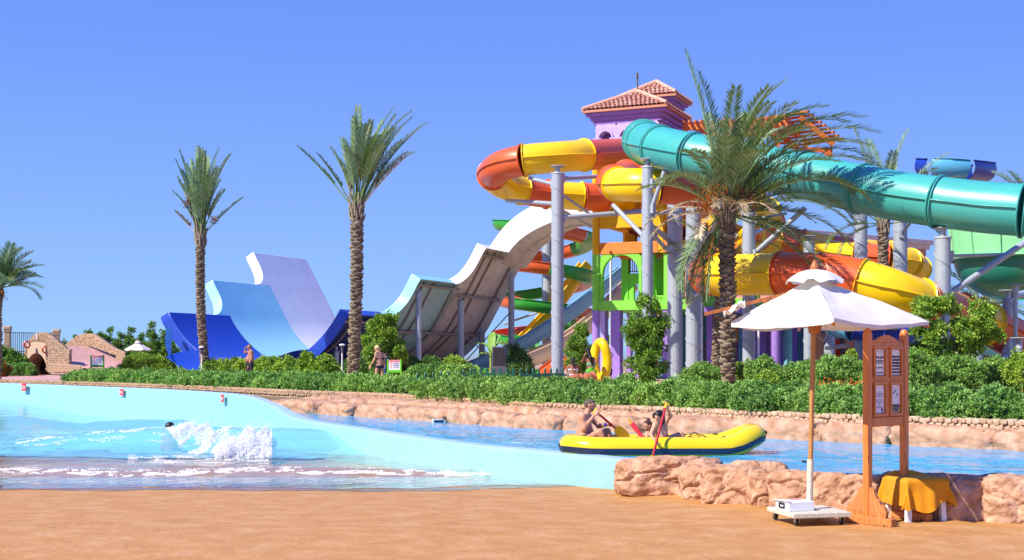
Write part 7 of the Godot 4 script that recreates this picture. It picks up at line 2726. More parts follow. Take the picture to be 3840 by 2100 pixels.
	deck.face(P(235, 1350, 83.5), P(468, 1358, 88), P(468, 1380, 80), P(310, 1382, 79.5))
	part(deck, "deck", M.pink_paving, t)
	# rear parapet
	var rear := [[244, 1296], [262, 1278], [290, 1258], [315, 1251], [345, 1250], [370, 1264], [400, 1286], [430, 1306], [464, 1320], [467, 1321]]
	var rc := MB.new()
	for k in rear.size() - 1:
		var d0 := lerpf(92, 87, k / 9.0)
		var d1 := lerpf(92, 87, (k + 1) / 9.0)
		var p0 := P(rear[k][0], rear[k][1], d0)
		var p1 := P(rear[k + 1][0], rear[k + 1][1], d1)
		var q0 := P(rear[k][0], 1300 if k < 5 else lerpf(1300, 1352, (k - 4) / 5.0), d0)
		var q1 := P(rear[k + 1][0], 1300 if k < 4 else lerpf(1300, 1352, (k - 3) / 5.0), d1)
		rc.face(q0, p0, p1, q1)
		rc.face(p0, p0 + Vector3(0, 0, -0.6), p1 + Vector3(0, 0, -0.6), p1)
	rc.face(P(434, 1352, 86.5), P(434, 1320, 86.5), P(468, 1321, 86.2), P(468, 1352, 86.2))
	part(rc, "rear_parapet", M.mortar, t)
	spots = []
	for k in rear.size() - 1:
		for j in 26:
			var f := rng.randf()
			var u := lerpf(rear[k][0], rear[k + 1][0], f)
			var tv := lerpf(rear[k][1], rear[k + 1][1], f)
			var bv := 1298.0 if k < 4 else lerpf(1300, 1350, (k + f - 4) / 5.0)
			if bv - tv < 6: continue
			var vv := lerpf(tv + 3, bv - 2, rng.randf())
			spots.append(Transform3D(Basis(Vector3.FORWARD, rr(-0.4, 0.4)) * Basis.from_scale(Vector3(rr(0.13, 0.2), rr(0.10, 0.15), 0.10)), P(u, vv, lerpf(92, 87, (k + f) / 9.0))))
	lay_stones(t, spots, 120)
	# height plate on the bridge
	var hp := MB.new()
	hp.box(P(137, 1261, d - 0.6), Vector3(0.07, 0.40, 0.03))
	single(hp, "marker_plate", M.card_white, "narrow white plate on the top of the bridge parapet", "sign")
	for q in [[101, 1292, "red lifebuoy hanging left of the bridge arch"], [170, 1311, "red lifebuoy hanging right of the bridge arch"]]:
		var lb := thing("lifebuoy", q[2], "lifebuoy", P(q[0], q[1], d - 0.85), 0.9, "lifebuoys on the bridge")
		var pts := []
		for k in 25: pts.append(Vector3(cos(TAU * k / 24) * 0.20, sin(TAU * k / 24) * 0.20, 0))
		var m := MB.new()
		m.tube(pts, 0.062, 10, false)
		part(m, "ring", M.buoy, lb)
		for k in 4:
			var b := MB.new()
			var a := TAU * k / 4 + 0.78
			b.tube([Vector3(cos(a - 0.12), sin(a - 0.12), 0) * 0.20, Vector3(cos(a), sin(a), 0) * 0.20, Vector3(cos(a + 0.12), sin(a + 0.12), 0) * 0.20], 0.066, 10)
			part(b, "band", M.card_white, lb)
# ---------------------------------------------------------------- people
func blob(m: MB, bones: Array, cell: float, k: float, paint: Callable, clip := []) -> void:
	# tapered capsules joined with a smooth minimum, meshed as surface nets
	var lo := Vector3.ONE * 1e9
	var hi := -lo
	for b in bones:
		for e in 2:
			var r: float = b[2 + e] + 0.03
			lo = lo.min(b[e] - Vector3.ONE * r)
			hi = hi.max(b[e] + Vector3.ONE * r)
	var n := Vector3i(((hi - lo) / cell).ceil()) + Vector3i(2, 2, 2)
	var f := PackedFloat32Array()
	f.resize(n.x * n.y * n.z)
	f.fill(1.0)
	var sy := n.x
	var sz := n.x * n.y
	for b in bones:
		var a: Vector3 = b[0]
		var ab: Vector3 = b[1] - a
		var l2 := maxf(ab.length_squared(), 1e-9)
		var ra: float = b[2]
		var rb: float = b[3]
		var rm := maxf(ra, rb) + k + cell * 2
		var i0 := Vector3i(((a.min(b[1]) - Vector3.ONE * rm - lo) / cell).floor()).clamp(Vector3i.ZERO, n - Vector3i.ONE)
		var i1 := Vector3i(((a.max(b[1]) + Vector3.ONE * rm - lo) / cell).ceil()).clamp(Vector3i.ZERO, n - Vector3i.ONE)
		for z in range(i0.z, i1.z + 1):
			for y in range(i0.y, i1.y + 1):
				var q := y * sy + z * sz
				for x in range(i0.x, i1.x + 1):
					var p := lo + Vector3(x, y, z) * cell - a
					var h := clampf(p.dot(ab) / l2, 0.0, 1.0)
					var d := (p - ab * h).length() - lerpf(ra, rb, h)
					var o := f[q + x]
					var e := maxf(k - absf(o - d), 0.0) / k
					f[q + x] = minf(o, d) - e * e * k * 0.25
	if clip.size():
		for z in n.z:
			for y in n.y:
				for x in n.x:
					var i := x + y * sy + z * sz
					if f[i] < cell * 2:
						var p := lo + Vector3(x, y, z) * cell
						for c in clip:
							f[i] = maxf(f[i], c[0].dot(p - c[1]))
	var vid := PackedInt32Array()
	vid.resize(f.size())
	vid.fill(-1)
	var off := [0, 1, sy, sy + 1, sz, sz + 1, sz + sy, sz + sy + 1]
	var edges := [[0, 1], [2, 3], [4, 5], [6, 7], [0, 2], [1, 3], [4, 6], [5, 7], [0, 4], [1, 5], [2, 6], [3, 7]]
	var cp := []
	for c in 8: cp.append(Vector3(c & 1, (c >> 1) & 1, (c >> 2) & 1))
	for z in n.z - 1:
		for y in n.y - 1:
			var q := y * sy + z * sz
			for x in n.x - 1:
				var i := q + x
				if f[i] > 0.5: continue
				var neg := 0
				for c in 8:
					if f[i + off[c]] < 0.0: neg += 1
				if neg == 0 or neg == 8: continue
				var s := Vector3.ZERO
				var cnt := 0
				for e in edges:
					var a := f[i + off[e[0]]]
					var b := f[i + off[e[1]]]
					if (a < 0.0) != (b < 0.0):
						s += cp[e[0]].lerp(cp[e[1]], a / (a - b))
						cnt += 1
				var p := lo + (Vector3(x, y, z) + s / cnt) * cell
				m.col = paint.call(p)
				vid[i] = m.vert(p)
	for z in range(1, n.z - 1):
		for y in range(1, n.y - 1):
			for x in range(1, n.x - 1):
				var i := x + y * sy + z * sz
				var a := f[i]
				if a > 0.5: continue
				for ax in 3:
					var st := 1 if ax == 0 else (sy if ax == 1 else sz)
					var b := f[i + st]
					if (a < 0.0) == (b < 0.0): continue
					var s1 := sy if ax == 0 else (sz if ax == 1 else 1)
					var s2 := sz if ax == 0 else (1 if ax == 1 else sy)
					var v0 := vid[i]
					var v1 := vid[i - s1]
					var v2 := vid[i - s1 - s2]
					var v3 := vid[i - s2]
					if v0 < 0 or v1 < 0 or v2 < 0 or v3 < 0: continue
					if a < 0.0: m.quad(v0, v3, v2, v1)
					else: m.quad(v0, v1, v2, v3)
	m.col = Color.WHITE

func hand_bones(w: Vector3, dir: Vector3, palm: Vector3, s: float, curl: float, thumb_side: float) -> Array:
	# palm and five fingers; palm is the way the palm faces
	dir = dir.normalized()
	palm = (palm - dir * palm.dot(dir)).normalized()
	var side := dir.cross(palm) * thumb_side
	var out := []
	for k in 4:
		var o := (k - 1.5) * 0.021 * s
		var kn: Vector3 = w + dir * 0.085 * s + side * -o
		out.append([w + side * -o * 0.6 + dir * 0.01 * s, kn, 0.017 * s, 0.0125 * s])
		var ln: float = [0.040, 0.046, 0.042, 0.033][k] * s
		var d2 := dir
		var p := kn
		for j in 3:
			d2 = d2.rotated(dir.cross(palm).normalized(), curl * (0.6 if j == 0 else 0.8)) if true else d2
			var e = p + d2 * ln * [1.0, 0.65, 0.5][j]
			out.append([p, e, 0.0100 * s, 0.0085 * s])
			p = e
	var t0 := w + dir * 0.025 * s + side * 0.028 * s
	var t1 := t0 + (dir * 0.6 + side * 0.7 + palm * 0.4).normalized() * 0.04 * s
	out.append([w + dir * 0.02 * s, t0, 0.016 * s, 0.014 * s])
	out.append([t0, t1, 0.0125 * s, 0.011 * s])
	out.append([t1, t1 + (dir * 0.8 + palm * 0.6 * minf(1.0, curl * 1.5)).normalized() * 0.032 * s, 0.0105 * s, 0.009 * s])
	return out

func figure(label: String, j: Dictionary, o: Dictionary) -> Node3D:
	# j: joints in the world; o: s scale, fwd facing, skin, fat, cells, paint, hands
	var s: float = o.get("s", 1.0)
	var base: Vector3 = o.base
	var t := thing("person", label, "person", base)
	var skin: Color = o.skin
	for k in j: j[k] = j[k] - base
	var fwd: Vector3 = o.fwd.normalized()
	var hup: Vector3 = o.get("hup", Vector3.UP).normalized()
	var hf: Vector3 = o.get("hfwd", fwd).normalized()
	hf = (hf - hup * hf.dot(hup)).normalized()
	var hr := hf.cross(hup)
	var fat: float = o.get("fat", 1.0)
	var thin: float = o.get("thin", 1.0)
	var p0: Vector3 = (j.hpL + j.hpR) / 2
	var nk: Vector3 = (j.shL + j.shR) / 2
	var spine := (nk - p0)
	var c := p0 + spine * 0.78
	var mid := p0 + spine * 0.36
	var hc: Vector3 = j.head
	var b := [[j.hpL, j.hpR, 0.105 * s * thin, 0.105 * s * thin], [p0, mid, 0.125 * s * thin, 0.118 * s * fat * thin], [mid, c, 0.118 * s * fat * thin, 0.12 * s * thin],
		[j.hpL.lerp(nk, 0.25), j.shL.lerp(nk, 0.35) - spine * 0.16, 0.082 * s * thin, 0.088 * s * thin], [j.hpR.lerp(nk, 0.25), j.shR.lerp(nk, 0.35) - spine * 0.16, 0.082 * s * thin, 0.088 * s * thin],
		[j.shL, j.shR, 0.058 * s, 0.058 * s], [nk - spine.normalized() * 0.02 * s, hc - hup * 0.06 * s - hf * 0.02 * s, 0.064 * s, 0.055 * s]]
	if fat > 1.05: b.append([mid + fwd * 0.05 * s * fat, mid + fwd * 0.04 * s + spine * 0.1, 0.125 * s * fat, 0.11 * s * fat])
	for sd in ["L", "R"]:
		b.append([j["sh" + sd], j["el" + sd], 0.056 * s * thin, 0.043 * s * thin])
		b.append([j["el" + sd], j["ha" + sd], 0.044 * s * thin, 0.029 * s * thin])
		b.append([j["hp" + sd], j["kn" + sd], 0.092 * s * thin, 0.058 * s * thin])
		b.append([j["kn" + sd], j["kn" + sd].lerp(j["an" + sd], 0.35), 0.057 * s * thin, 0.058 * s * thin])
		b.append([j["kn" + sd].lerp(j["an" + sd], 0.35), j["an" + sd], 0.058 * s * thin, 0.036 * s * thin])
		var toe: Vector3 = j.get("to" + sd, j["an" + sd] + fwd * 0.15 * s - Vector3(0, 0.045, 0) * s)
		b.append([j["an" + sd] - Vector3(0, 0.02, 0) * s, toe, 0.036 * s, 0.028 * s])
	var m := MB.new()
	var marks: Array = o.get("paint", [])
	var paint := func(p: Vector3) -> Color:
		for q in marks:
			if (p - q[0] + base).length() < q[1]: return q[2]
		return skin
	blob(m, b, o.get("cell", 0.02) * s, 0.045 * s, paint)
	# head on its own finer grid
	var ey := hc + hf * 0.088 * s + hup * 0.012 * s
	var hb := [[hc + hup * 0.035 * s - hf * 0.022 * s, hc + hup * 0.028 * s + hf * 0.022 * s, 0.083 * s, 0.078 * s], [hc - hup * 0.02 * s + hf * 0.02 * s, hc - hup * 0.075 * s + hf * 0.052 * s, 0.066 * s, 0.034 * s],
		[hc + hup * 0.015 * s + hf * 0.092 * s, hc - hup * 0.024 * s + hf * 0.115 * s, 0.010 * s, 0.015 * s], [hc + hup * 0.03 * s + hf * 0.078 * s + hr * 0.03 * s, hc + hup * 0.03 * s + hf * 0.078 * s - hr * 0.03 * s, 0.017 * s, 0.017 * s],
		[hc - hup * 0.055 * s + hf * 0.086 * s + hr * 0.015 * s, hc - hup * 0.055 * s + hf * 0.086 * s - hr * 0.015 * s, 0.014 * s, 0.014 * s],
		[hc - hup * 0.05 * s - hf * 0.02 * s, nk, 0.056 * s, 0.06 * s]]
	for q in [-1.0, 1.0]:
		hb.append([hc + hr * q * 0.083 * s + hup * 0.018 * s - hf * 0.012 * s, hc + hr * q * 0.080 * s - hup * 0.018 * s - hf * 0.004 * s, 0.018 * s, 0.013 * s])
	var face := func(p: Vector3) -> Color:
		for q in [-1.0, 1.0]:
			if (p - (ey + hr * q * 0.032 * s)).length() < 0.012 * s: return Color(0.03, 0.02, 0.02)
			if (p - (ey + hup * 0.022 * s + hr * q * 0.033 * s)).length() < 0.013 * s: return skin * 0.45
		if (p - (hc - hup * 0.057 * s + hf * 0.098 * s)).length() < 0.02 * s: return Color(skin.r * 0.85, skin.g * 0.5, skin.b * 0.5)
		return skin
	blob(m, hb, 0.0095 * s, 0.02 * s, face)
	# hands
	for q in o.get("hands", []): # [wrist, dir, palm, curl, thumb side]
		blob(m, hand_bones(q[0] - base, q[1], q[2], s, q[3], q[4]), 0.0062 * s, 0.007 * s, func(_p): return skin)
	part(m, "body", M.skin_tan, t)
	# clothes
	for cl in o.get("clothes", []): # [name, material, bones, clip]
		var cm := MB.new()
		var bb := []
		for q in cl[2]: bb.append([q[0] - base, q[1] - base, q[2] * s, q[3] * s])
		var cp := []
		if cl.size() > 3:
			for q in cl[3]: cp.append([q[0], q[1] - base])
		blob(cm, bb, 0.016 * s, 0.03 * s, func(_p): return Color.WHITE, cp)
		part(cm, cl[0], M[cl[1]], t)
	# hair
	if o.has("hair"):
		var hm := MB.new()
		var hbs := []
		var hd: Dictionary = o.hair
		var rr2: float = hd.get("r", 0.094)
		hbs.append([hc + hup * 0.042 * s - hf * 0.030 * s, hc + hup * 0.050 * s + hf * 0.012 * s, rr2 * s, (rr2 - 0.010) * s])
		for q in hd.get("locks", []): hbs.append([q[0] - base, q[1] - base, q[2] * s, q[3] * s])
		var clip := []
		if hd.get("clip", true):
			clip = [[(hf - hup * 0.9).normalized(), hc + hf * 0.045 * s + hup * 0.03 * s]]
			if hd.has("locks"): clip = [[(hf * 1.0 - hup * 0.35).normalized(), hc + hf * 0.062 * s]]
		blob(hm, hbs, 0.011 * s, 0.015 * s, func(_p): return Color.WHITE, clip)
		part(hm, "hair", M[hd.mat], t)
	return t

func trunks(j: Dictionary, part_: float, r := 0.0) -> Array:
	return [[j.hpL, j.hpR, 0.118 + r, 0.118 + r], [j.hpL, j.hpL.lerp(j.knL, part_), 0.105 + r, 0.094 + r], [j.hpR, j.hpR.lerp(j.knR, part_), 0.105 + r, 0.094 + r], [(j.hpL + j.hpR) / 2, (j.hpL + j.hpR) / 2 + ((j.shL + j.shR) / 2 - (j.hpL + j.hpR) / 2) * 0.2, 0.138 + r, 0.134 + r]]

func people() -> void:
	mt("hair_grey", "5a5048", 0.8); mt("hair_black", "161010", 0.5); mt("hair_brown", "3a2418", 0.7); mt("hair_blond", "d8bd86", 0.6)
	mt("cloth_navy", "1a2138", 0.8); mt("cloth_black", "14131a", 0.8); mt("cloth_purple", "5a4a78", 0.8); mt("cloth_green", "4fae2c", 0.7); mt("cloth_mint", "8fc8a8", 0.8, {"tex": noise_tex("mintt", 0.06, 0.5, 1.1, 2), "scale": 3.0}); mt("cloth_white", "d8dce4", 0.8); mt("cloth_orange", "d8642a", 0.8)
	mt("cloth_pinkcheck", "e86a8a", 0.8, {"tex": noise_tex("pinkt", 0.09, 0.6, 1.2, 1), "scale": 6.0})
	mt("cloth_bluefloral", "3a63b8", 0.8, {"tex": noise_tex("flort", 0.05, 0.4, 1.5, 2), "scale": 2.5})
	mt("wrist_band", "3a2a9a", 0.6)
	# --- in the raft
	var dn := 18.75
	var dc := 18.95
	var df := 19.15
	var j := {"hpL": P(2188, 1652, df), "hpR": P(2180, 1654, dn), "shL": P(2208, 1562, df + 0.02), "shR": P(2184, 1564, dn - 0.02), "head": P(2213, 1523, dc), "elR": P(2190, 1606, dn - 0.05), "haR": P(2228, 1558, dn - 0.02), "elL": P(2246, 1598, df), "haL": P(2276, 1592, dc), "knR": P(2250, 1620, dn), "anR": P(2266, 1664, dn), "knL": P(2277, 1618, df), "anL": P(2292, 1664, df)}
	var tb := trunks(j, 0.22)
	var sk := Color(0.52, 0.27, 0.18)
	figure("tanned man sitting in the raft stern holding a red paddle", j, {"s": 0.80, "base": P(2190, 1662, dc), "fwd": Vector3(1, 0, 0), "hfwd": Vector3(1, -0.05, 0.1), "skin": sk, "fat": 1.12, "cell": 0.02,
		"hands": [[P(2228, 1558, dn - 0.02), P(2236, 1546, dn) - P(2228, 1558, dn), Vector3(0.6, 0.5, -0.4), 0.95, -1.0], [P(2276, 1592, dc), P(2287, 1590, dc) - P(2276, 1592, dc), Vector3(0.1, -0.9, 0.3), 0.95, 1.0]],
		"clothes": [["swim_trunks", "cloth_navy", tb], ["wristband", "wrist_band", [[P(2269, 1593, dc), P(2272, 1592.5, dc), 0.036, 0.036]]]], "hair": {"mat": "hair_grey", "r": 0.088}})
	paddle("red paddle with yellow blade held by the man in the raft", P(2231, 1541, dn), P(2306, 1604, dc), Vector3(0.3, 0.2, 0.93).normalized(), false)
	# girl
	j = {"hpL": P(2496, 1652, dc - 0.02), "hpR": P(2478, 1655, dn - 0.05), "shL": P(2494, 1586, dc + 0.02), "shR": P(2456, 1594, dn - 0.02), "head": P(2470, 1562, dn - 0.02), "elR": P(2440, 1630, dn - 0.1), "haR": P(2456, 1651, dn - 0.40), "elL": P(2514, 1560, dc - 0.1), "haL": P(2502, 1526, dn - 0.1), "knR": P(2563, 1650, dn - 0.02), "anR": P(2520, 1660, dn), "knL": P(2552, 1628, dc), "anL": P(2572, 1662, dc), "toR": P(2500, 1664, dn), "toL": P(2590, 1664, dc)}
	tb = trunks(j, 0.2)
	var gk := Color(0.55, 0.31, 0.21)
	figure("child with long wet dark hair paddling in the raft in pink shorts", j, {"s": 0.66, "base": P(2490, 1662, dc), "fwd": Vector3(-0.5, 0, 0.85), "hfwd": Vector3(-0.6, -0.35, 0.72), "hup": Vector3(-0.2, 0.9, 0.35), "skin": gk, "thin": 0.98, "cell": 0.024,
		"hands": [[P(2456, 1651, dn - 0.40), Vector3(0.5, -0.85, 0.2), Vector3(0.9, 0.3, -0.2), 1.0, 1.0], [P(2502, 1526, dn - 0.1), Vector3(-0.1, 1, 0), Vector3(-0.9, 0, 0.4), 1.0, -1.0]],
		"clothes": [["swim_shorts", "cloth_pinkcheck", tb]],
		"hair": {"mat": "hair_black", "r": 0.098, "locks": [[P(2455, 1556, dn), P(2447, 1580, dn - 0.03), 0.05, 0.03], [P(2450, 1572, dn), P(2450, 1590, dn - 0.06), 0.03, 0.015], [P(2483, 1556, dn), P(2490, 1582, dn), 0.06, 0.035], [P(2488, 1570, dn), P(2486, 1592, dn), 0.035, 0.015]]}})
	paddle("upright red paddle held by the child with dark hair", P(2499, 1514, dn - 0.16), P(2449, 1708, dn - 0.60), Vector3(0.2, 0.0, 0.98).normalized(), true)
	# boy
	j = {"hpL": P(2440, 1662, dc + 0.1), "hpR": P(2428, 1663, dc - 0.03), "shL": P(2448, 1625, df), "shR": P(2428, 1626, dc), "head": P(2428, 1598, dc), "elR": P(2424, 1648, dc - 0.06), "haR": P(2416, 1652, dc - 0.08), "elL": P(2426, 1648, df), "haL": P(2402, 1648, dc - 0.02), "knR": P(2418, 1662, dc + 0.05), "anR": P(2430, 1672, dc + 0.1), "knL": P(2425, 1662, df), "anL": P(2440, 1672, df)}
	figure("smiling small boy leaning out with a pink water gun", j, {"s": 0.62, "base": P(2432, 1670, dc), "fwd": Vector3(-0.8, 0, 0.5), "hfwd": Vector3(-0.85, -0.35, 0.5), "skin": gk * 0.95, "cell": 0.026,
		"hands": [[P(2417, 1651, dc - 0.08), Vector3(-0.8, 0.2, 0.3), Vector3(-0.3, 0.8, -0.5), 0.9, 1.0], [P(2402, 1648, dc - 0.02), Vector3(-0.7, 0.5, 0.3), Vector3(0.4, 0.8, 0.2), 0.9, -1.0]],
		"clothes": [["swim_trunks", "cloth_navy", trunks(j, 0.4)]], "hair": {"mat": "hair_brown", "r": 0.096}})
	var wg := thing("water_gun", "pink tube water gun with yellow nozzle held by the boy", "toy")
	var m := MB.new()
	var a := P(2369, 1587, dc - 0.06)
	var b := P(2414, 1645, dc - 0.1)
	m.tube([a.lerp(b, 0.0), a.lerp(b, 0.55), a.lerp(b, 0.56), b], [0.036, 0.036, 0.03, 0.03], 14)
	part(m, "barrel", M.gun_red, wg)
	m = MB.new()
	m.tube([a, a - (b - a).normalized() * 0.08], 0.017, 8)
	part(m, "nozzle", M.paddle_yellow, wg)
	# --- swimmer behind the wave
	var hp := P(638, 1605, 30.6)
	j = {"hpL": hp + Vector3(0.1, -0.72, -0.05), "hpR": hp + Vector3(-0.1, -0.72, -0.05), "shL": hp + Vector3(0.16, -0.24, -0.02), "shR": hp + Vector3(-0.16, -0.24, -0.02), "head": hp, "elL": hp + Vector3(0.22, -0.5, -0.1), "haL": hp + Vector3(0.14, -0.6, -0.3), "elR": hp + Vector3(-0.22, -0.5, -0.1), "haR": hp + Vector3(-0.14, -0.6, -0.3), "knL": hp + Vector3(0.1, -0.78, 0.35), "anL": hp + Vector3(0.1, -0.85, -0.05), "knR": hp + Vector3(-0.1, -0.78, 0.35), "anR": hp + Vector3(-0.1, -0.85, -0.05)}
	figure("swimmer whose dark wet head shows behind the breaking wave", j, {"s": 1.0, "base": hp - Vector3(0, 0.85, 0), "fwd": Vector3(0.2, 0, -1), "skin": Color(0.45, 0.26, 0.18), "cell": 0.026, "hair": {"mat": "hair_black", "r": 0.105, "clip": false}})
	# --- on the terrace
	var d := 55.0
	var n := 54.85
	var f2 := 55.15
	j = {"hpR": P(934, 1366, f2 - 0.05), "hpL": P(938, 1366, n + 0.05), "shR": P(938, 1318, f2), "shL": P(944, 1318, n), "head": P(935, 1302, d), "elR": P(918, 1322, f2), "haR": P(921, 1303, f2), "elL": P(944, 1346, n - 0.05), "haL": P(930, 1373, n - 0.05), "knR": P(932, 1406, f2 - 0.05), "anR": P(934, 1440, f2 - 0.05), "knL": P(938, 1406, n + 0.05), "anL": P(942, 1440, n + 0.05)}
	tb = trunks(j, 0.75, 0.022)
	figure("stout bald man in black swim shorts shading his eyes behind the hedge", j, {"s": 1.0, "base": Vector3(P(938, 0, d).x, TER, -d), "fwd": Vector3(-1, 0, 0.1), "hup": Vector3(-0.12, 1, 0), "skin": Color(0.36, 0.17, 0.11), "fat": 1.28, "cell": 0.024,
		"hands": [[P(921, 1303, f2), Vector3(0.9, 0.35, 0.2), Vector3(0.1, -0.9, 0.0), 0.3, 1.0], [P(930, 1373, n - 0.05), Vector3(-0.2, -1, 0), Vector3(0.8, 0, -0.3), 0.5, 1.0]],
		"clothes": [["swim_shorts", "cloth_black", tb], ["side_stripe", "cloth_purple", [[P(940, 1362, n - 0.08), P(940, 1388, n - 0.06), 0.022, 0.022]]]], "hair": {"mat": "hair_grey", "r": 0.081}})
	d = 54.0
	j = {"hpL": P(1414, 1374, d - 0.05), "hpR": P(1432, 1376, d + 0.05), "shL": P(1411, 1323, d - 0.1), "shR": P(1435, 1326, d + 0.12), "head": P(1413, 1307, d), "elL": P(1403, 1350, d - 0.15), "haL": P(1389, 1372, d - 0.2), "elR": P(1443, 1348, d + 0.1), "haR": P(1440, 1366, d + 0.05), "knL": P(1410, 1408, d - 0.1), "anL": P(1408, 1440, d), "knR": P(1432, 1408, d), "anR": P(1440, 1440, d + 0.15)}
	var waist := P(1423, 1370, d)
	figure("blond woman in navy bikini walking along behind the hedge", j, {"s": 0.97, "base": Vector3(P(1422, 0, d).x, TER, -d), "fwd": Vector3(-0.85, 0, -0.5), "hfwd": Vector3(-0.95, -0.1, -0.2), "skin": Color(0.56, 0.31, 0.22), "thin": 0.9, "cell": 0.024,
		"hands": [[P(1389, 1372, d - 0.2), Vector3(-0.5, -0.9, 0), Vector3(0.6, -0.2, -0.5), 0.5, 1.0], [P(1440, 1366, d + 0.05), Vector3(0.2, -1, 0), Vector3(-0.6, 0, 0.5), 0.6, -1.0]],
		"clothes": [["bikini_bottom", "cloth_navy", trunks(j, 0.08, -0.012), [[Vector3(0, 1, 0), waist]]], ["bikini_top", "cloth_navy", [[P(1412, 1344, d - 0.05), P(1434, 1345, d + 0.08), 0.108, 0.106]], [[Vector3(0, 1, 0), P(1423, 1343, d)], [Vector3(0, -1, 0), P(1423, 1348, d)]]]],
		"hair": {"mat": "hair_blond", "r": 0.098, "locks": [[P(1424, 1308, d), P(1425, 1311, d), 0.048, 0.045], [P(1417, 1306, d), P(1420, 1309, d), 0.08, 0.06]]}})
	d = 54.4
	j = {"hpL": P(1447, 1384, d), "hpR": P(1457, 1384, d + 0.06), "shL": P(1441, 1347, d - 0.05), "shR": P(1461, 1349, d + 0.08), "head": P(1448, 1333, d), "elL": P(1445, 1362, d - 0.1), "haL": P(1442, 1368, d - 0.15), "elR": P(1464, 1365, d), "haR": P(1463, 1378, d - 0.05), "knL": P(1448, 1408, d), "anL": P(1448, 1438, d), "knR": P(1457, 1408, d), "anR": P(1458, 1438, d)}
	figure("dark haired boy in blue floral shirt beside the blond woman", j, {"s": 0.78, "base": Vector3(P(1452, 0, d).x, TER, -d), "fwd": Vector3(-0.8, 0, -0.5), "skin": Color(0.5, 0.28, 0.19), "cell": 0.028,
		"clothes": [["shirt", "cloth_bluefloral", [[j.shL, j.shR, 0.085, 0.085], [(j.shL + j.shR) / 2, (j.hpL + j.hpR) / 2, 0.15, 0.15], [j.shL, j.shL.lerp(j.elL, 0.7), 0.075, 0.07], [j.shR, j.shR.lerp(j.elR, 0.7), 0.075, 0.07]]], ["shorts", "cloth_bluefloral", trunks(j, 0.7, 0.015)]], "hair": {"mat": "hair_black", "r": 0.098}})
	# girls by the yellow ring
	d = 51.0
	j = {"hpL": P(2206, 1394, d), "hpR": P(2228, 1394, d), "shL": P(2200, 1343, d), "shR": P(2226, 1344, d), "head": P(2203, 1315, d), "elL": P(2181, 1358, d + 0.05), "haL": P(2193, 1333, d - 0.1), "elR": P(2236, 1362, d - 0.15), "haR": P(2242, 1340, d - 0.3), "knL": P(2205, 1420, d), "anL": P(2204, 1444, d), "knR": P(2230, 1420, d), "anR": P(2232, 1444, d)}
	figure("girl with long curly black hair in green shorts holding the yellow ring", j, {"s": 0.86, "base": Vector3(P(2216, 0, d).x, TER, -d), "fwd": Vector3(-0.2, 0, -1), "skin": Color(0.30, 0.14, 0.08), "thin": 0.95, "cell": 0.026,
		"hands": [[P(2193, 1333, d - 0.1), Vector3(0.3, 0.9, 0), Vector3(0.7, 0, -0.5), 0.8, 1.0]],
		"clothes": [["shorts", "cloth_green", trunks(j, 0.14, 0.01)], ["top", "cloth_mint", [[P(2208, 1366, d), P(2226, 1366, d), 0.112, 0.112], [P(2210, 1356, d), P(2224, 1378, d), 0.118, 0.108]], [[Vector3(-0.5, 1, 0).normalized(), P(2212, 1356, d)], [Vector3(0, -1, 0), P(2212, 1379, d)]]]],
		"hair": {"mat": "hair_black", "r": 0.108, "clip": false, "locks": [[P(2206, 1318, d - 0.05), P(2216, 1348, d - 0.15), 0.10, 0.085], [P(2214, 1340, d - 0.15), P(2222, 1372, d - 0.16), 0.085, 0.03]]}})
	d = 50.6
	j = {"hpL": P(2138, 1404, d), "hpR": P(2158, 1404, d), "shL": P(2133, 1371, d), "shR": P(2164, 1370, d), "head": P(2148, 1350, d), "elL": P(2124, 1392, d - 0.05), "haL": P(2130, 1408, d - 0.2), "elR": P(2172, 1390, d + 0.2), "haR": P(2160, 1368, d + 0.3), "knL": P(2130, 1400, d + 0.4), "anL": P(2132, 1432, d + 0.5), "knR": P(2164, 1400, d + 0.4), "anR": P(2164, 1432, d + 0.5)}
	figure("seated girl with braided hair and white bikini top beside the jars", j, {"s": 0.84, "base": Vector3(P(2148, 0, d).x, TER + 0.2, -d), "fwd": Vector3(0.1, 0, -1), "skin": Color(0.30, 0.14, 0.08), "thin": 0.92, "cell": 0.026,
		"clothes": [["bikini_top", "cloth_white", [[P(2138, 1385, d), P(2160, 1385, d), 0.104, 0.104]], [[Vector3(0, 1, 0), P(2148, 1383, d)], [Vector3(0, -1, 0), P(2148, 1389, d)]]], ["bikini_bottom", "cloth_white", trunks(j, 0.05, -0.01), [[Vector3(0, 1, 0), P(2148, 1402, d)]]]],
		"hair": {"mat": "hair_black", "r": 0.104, "clip": false, "locks": [[P(2148, 1352, d - 0.08), P(2150, 1374, d - 0.14), 0.06, 0.035], [P(2142, 1352, d - 0.08), P(2143, 1370, d - 0.13), 0.03, 0.012], [P(2155, 1352, d - 0.08), P(2158, 1370, d - 0.13), 0.03, 0.012]]}})
	d = 56.0
	j = {"hpL": P(2276, 1388, d), "hpR": P(2288, 1388, d), "shL": P(2272, 1346, d), "shR": P(2290, 1346, d), "head": P(2278, 1334, d), "elL": P(2270, 1366, d), "haL": P(2272, 1382, d), "elR": P(2293, 1366, d), "haR": P(2292, 1382, d), "knL": P(2276, 1412, d), "anL": P(2276, 1434, d), "knR": P(2288, 1412, d), "anR": P(2288, 1434, d)}
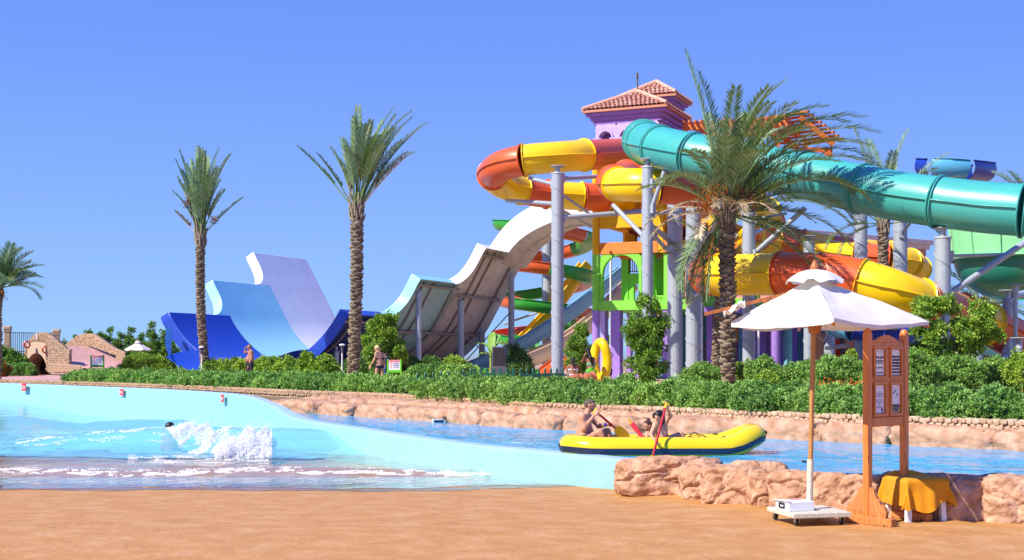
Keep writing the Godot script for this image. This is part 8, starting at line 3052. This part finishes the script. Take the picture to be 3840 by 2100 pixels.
	figure("child in orange shirt half hidden behind the yellow ring", j, {"s": 0.8, "base": Vector3(P(2282, 0, d).x, TER, -d), "fwd": Vector3(0.3, 0, -1), "skin": Color(0.4, 0.2, 0.12), "cell": 0.03,
		"clothes": [["shirt", "cloth_orange", [[(j.shL + j.shR) / 2 - Vector3(0, 0.2, 0), (j.hpL + j.hpR) / 2, 0.14, 0.14]]], ["shorts", "cloth_navy", trunks(j, 0.6, 0.015)]], "hair": {"mat": "hair_black", "r": 0.1}})
func camera_and_light() -> void:
	var cam := Camera3D.new()
	cam.name = "camera"
	cam.projection = Camera3D.PROJECTION_FRUSTUM
	cam.near = 1.0
	cam.far = 2000.0
	cam.size = 2100.0 / F
	cam.frustum_offset = Vector2(0, (VH - 1050.0) / F)
	cam.position = Vector3(0, EYE, 0)
	add_child(cam)
	cam.current = true
	var sun := DirectionalLight3D.new()
	sun.name = "sun"
	sun.light_energy = 1.6
	sun.light_color = Color(1.0, 0.955, 0.88)
	sun.light_angular_distance = 0.5
	sun.shadow_enabled = true
	add_child(sun)
	sun.look_at_from_position(Vector3(-0.60, 0.70, 0.39) * 50.0, Vector3.ZERO)
	var sky := ProceduralSkyMaterial.new()
	sky.sky_top_color = Color(0.315, 0.475, 0.975)
	sky.sky_horizon_color = Color(0.64, 0.82, 1.0)
	sky.sky_curve = 0.145
	sky.ground_bottom_color = Color(0.62, 0.5, 0.4)
	sky.ground_horizon_color = Color(0.66, 0.62, 0.58)
	sky.sun_angle_max = 1.0
	var s := Sky.new()
	s.sky_material = sky
	var env := Environment.new()
	env.background_mode = Environment.BG_SKY
	env.sky = s
	env.background_energy_multiplier = 0.69
	env.tonemap_mode = Environment.TONE_MAPPER_LINEAR
	env.tonemap_exposure = 1.48
	env.sdfgi_enabled = true
	env.ssao_enabled = true
	env.ssil_enabled = true
	var we := WorldEnvironment.new()
	we.name = "environment"
	we.environment = env
	add_child(we)

func _ready() -> void:
	camera_and_light()
	nz.seed = 3
	nz.frequency = 0.02
	nz.fractal_octaves = 3
	rng.seed = 1
	materials()
	setting()
	plants()
	slides()
	tower()
	beach_things()
	raft_things()
	garden_things()
	people()
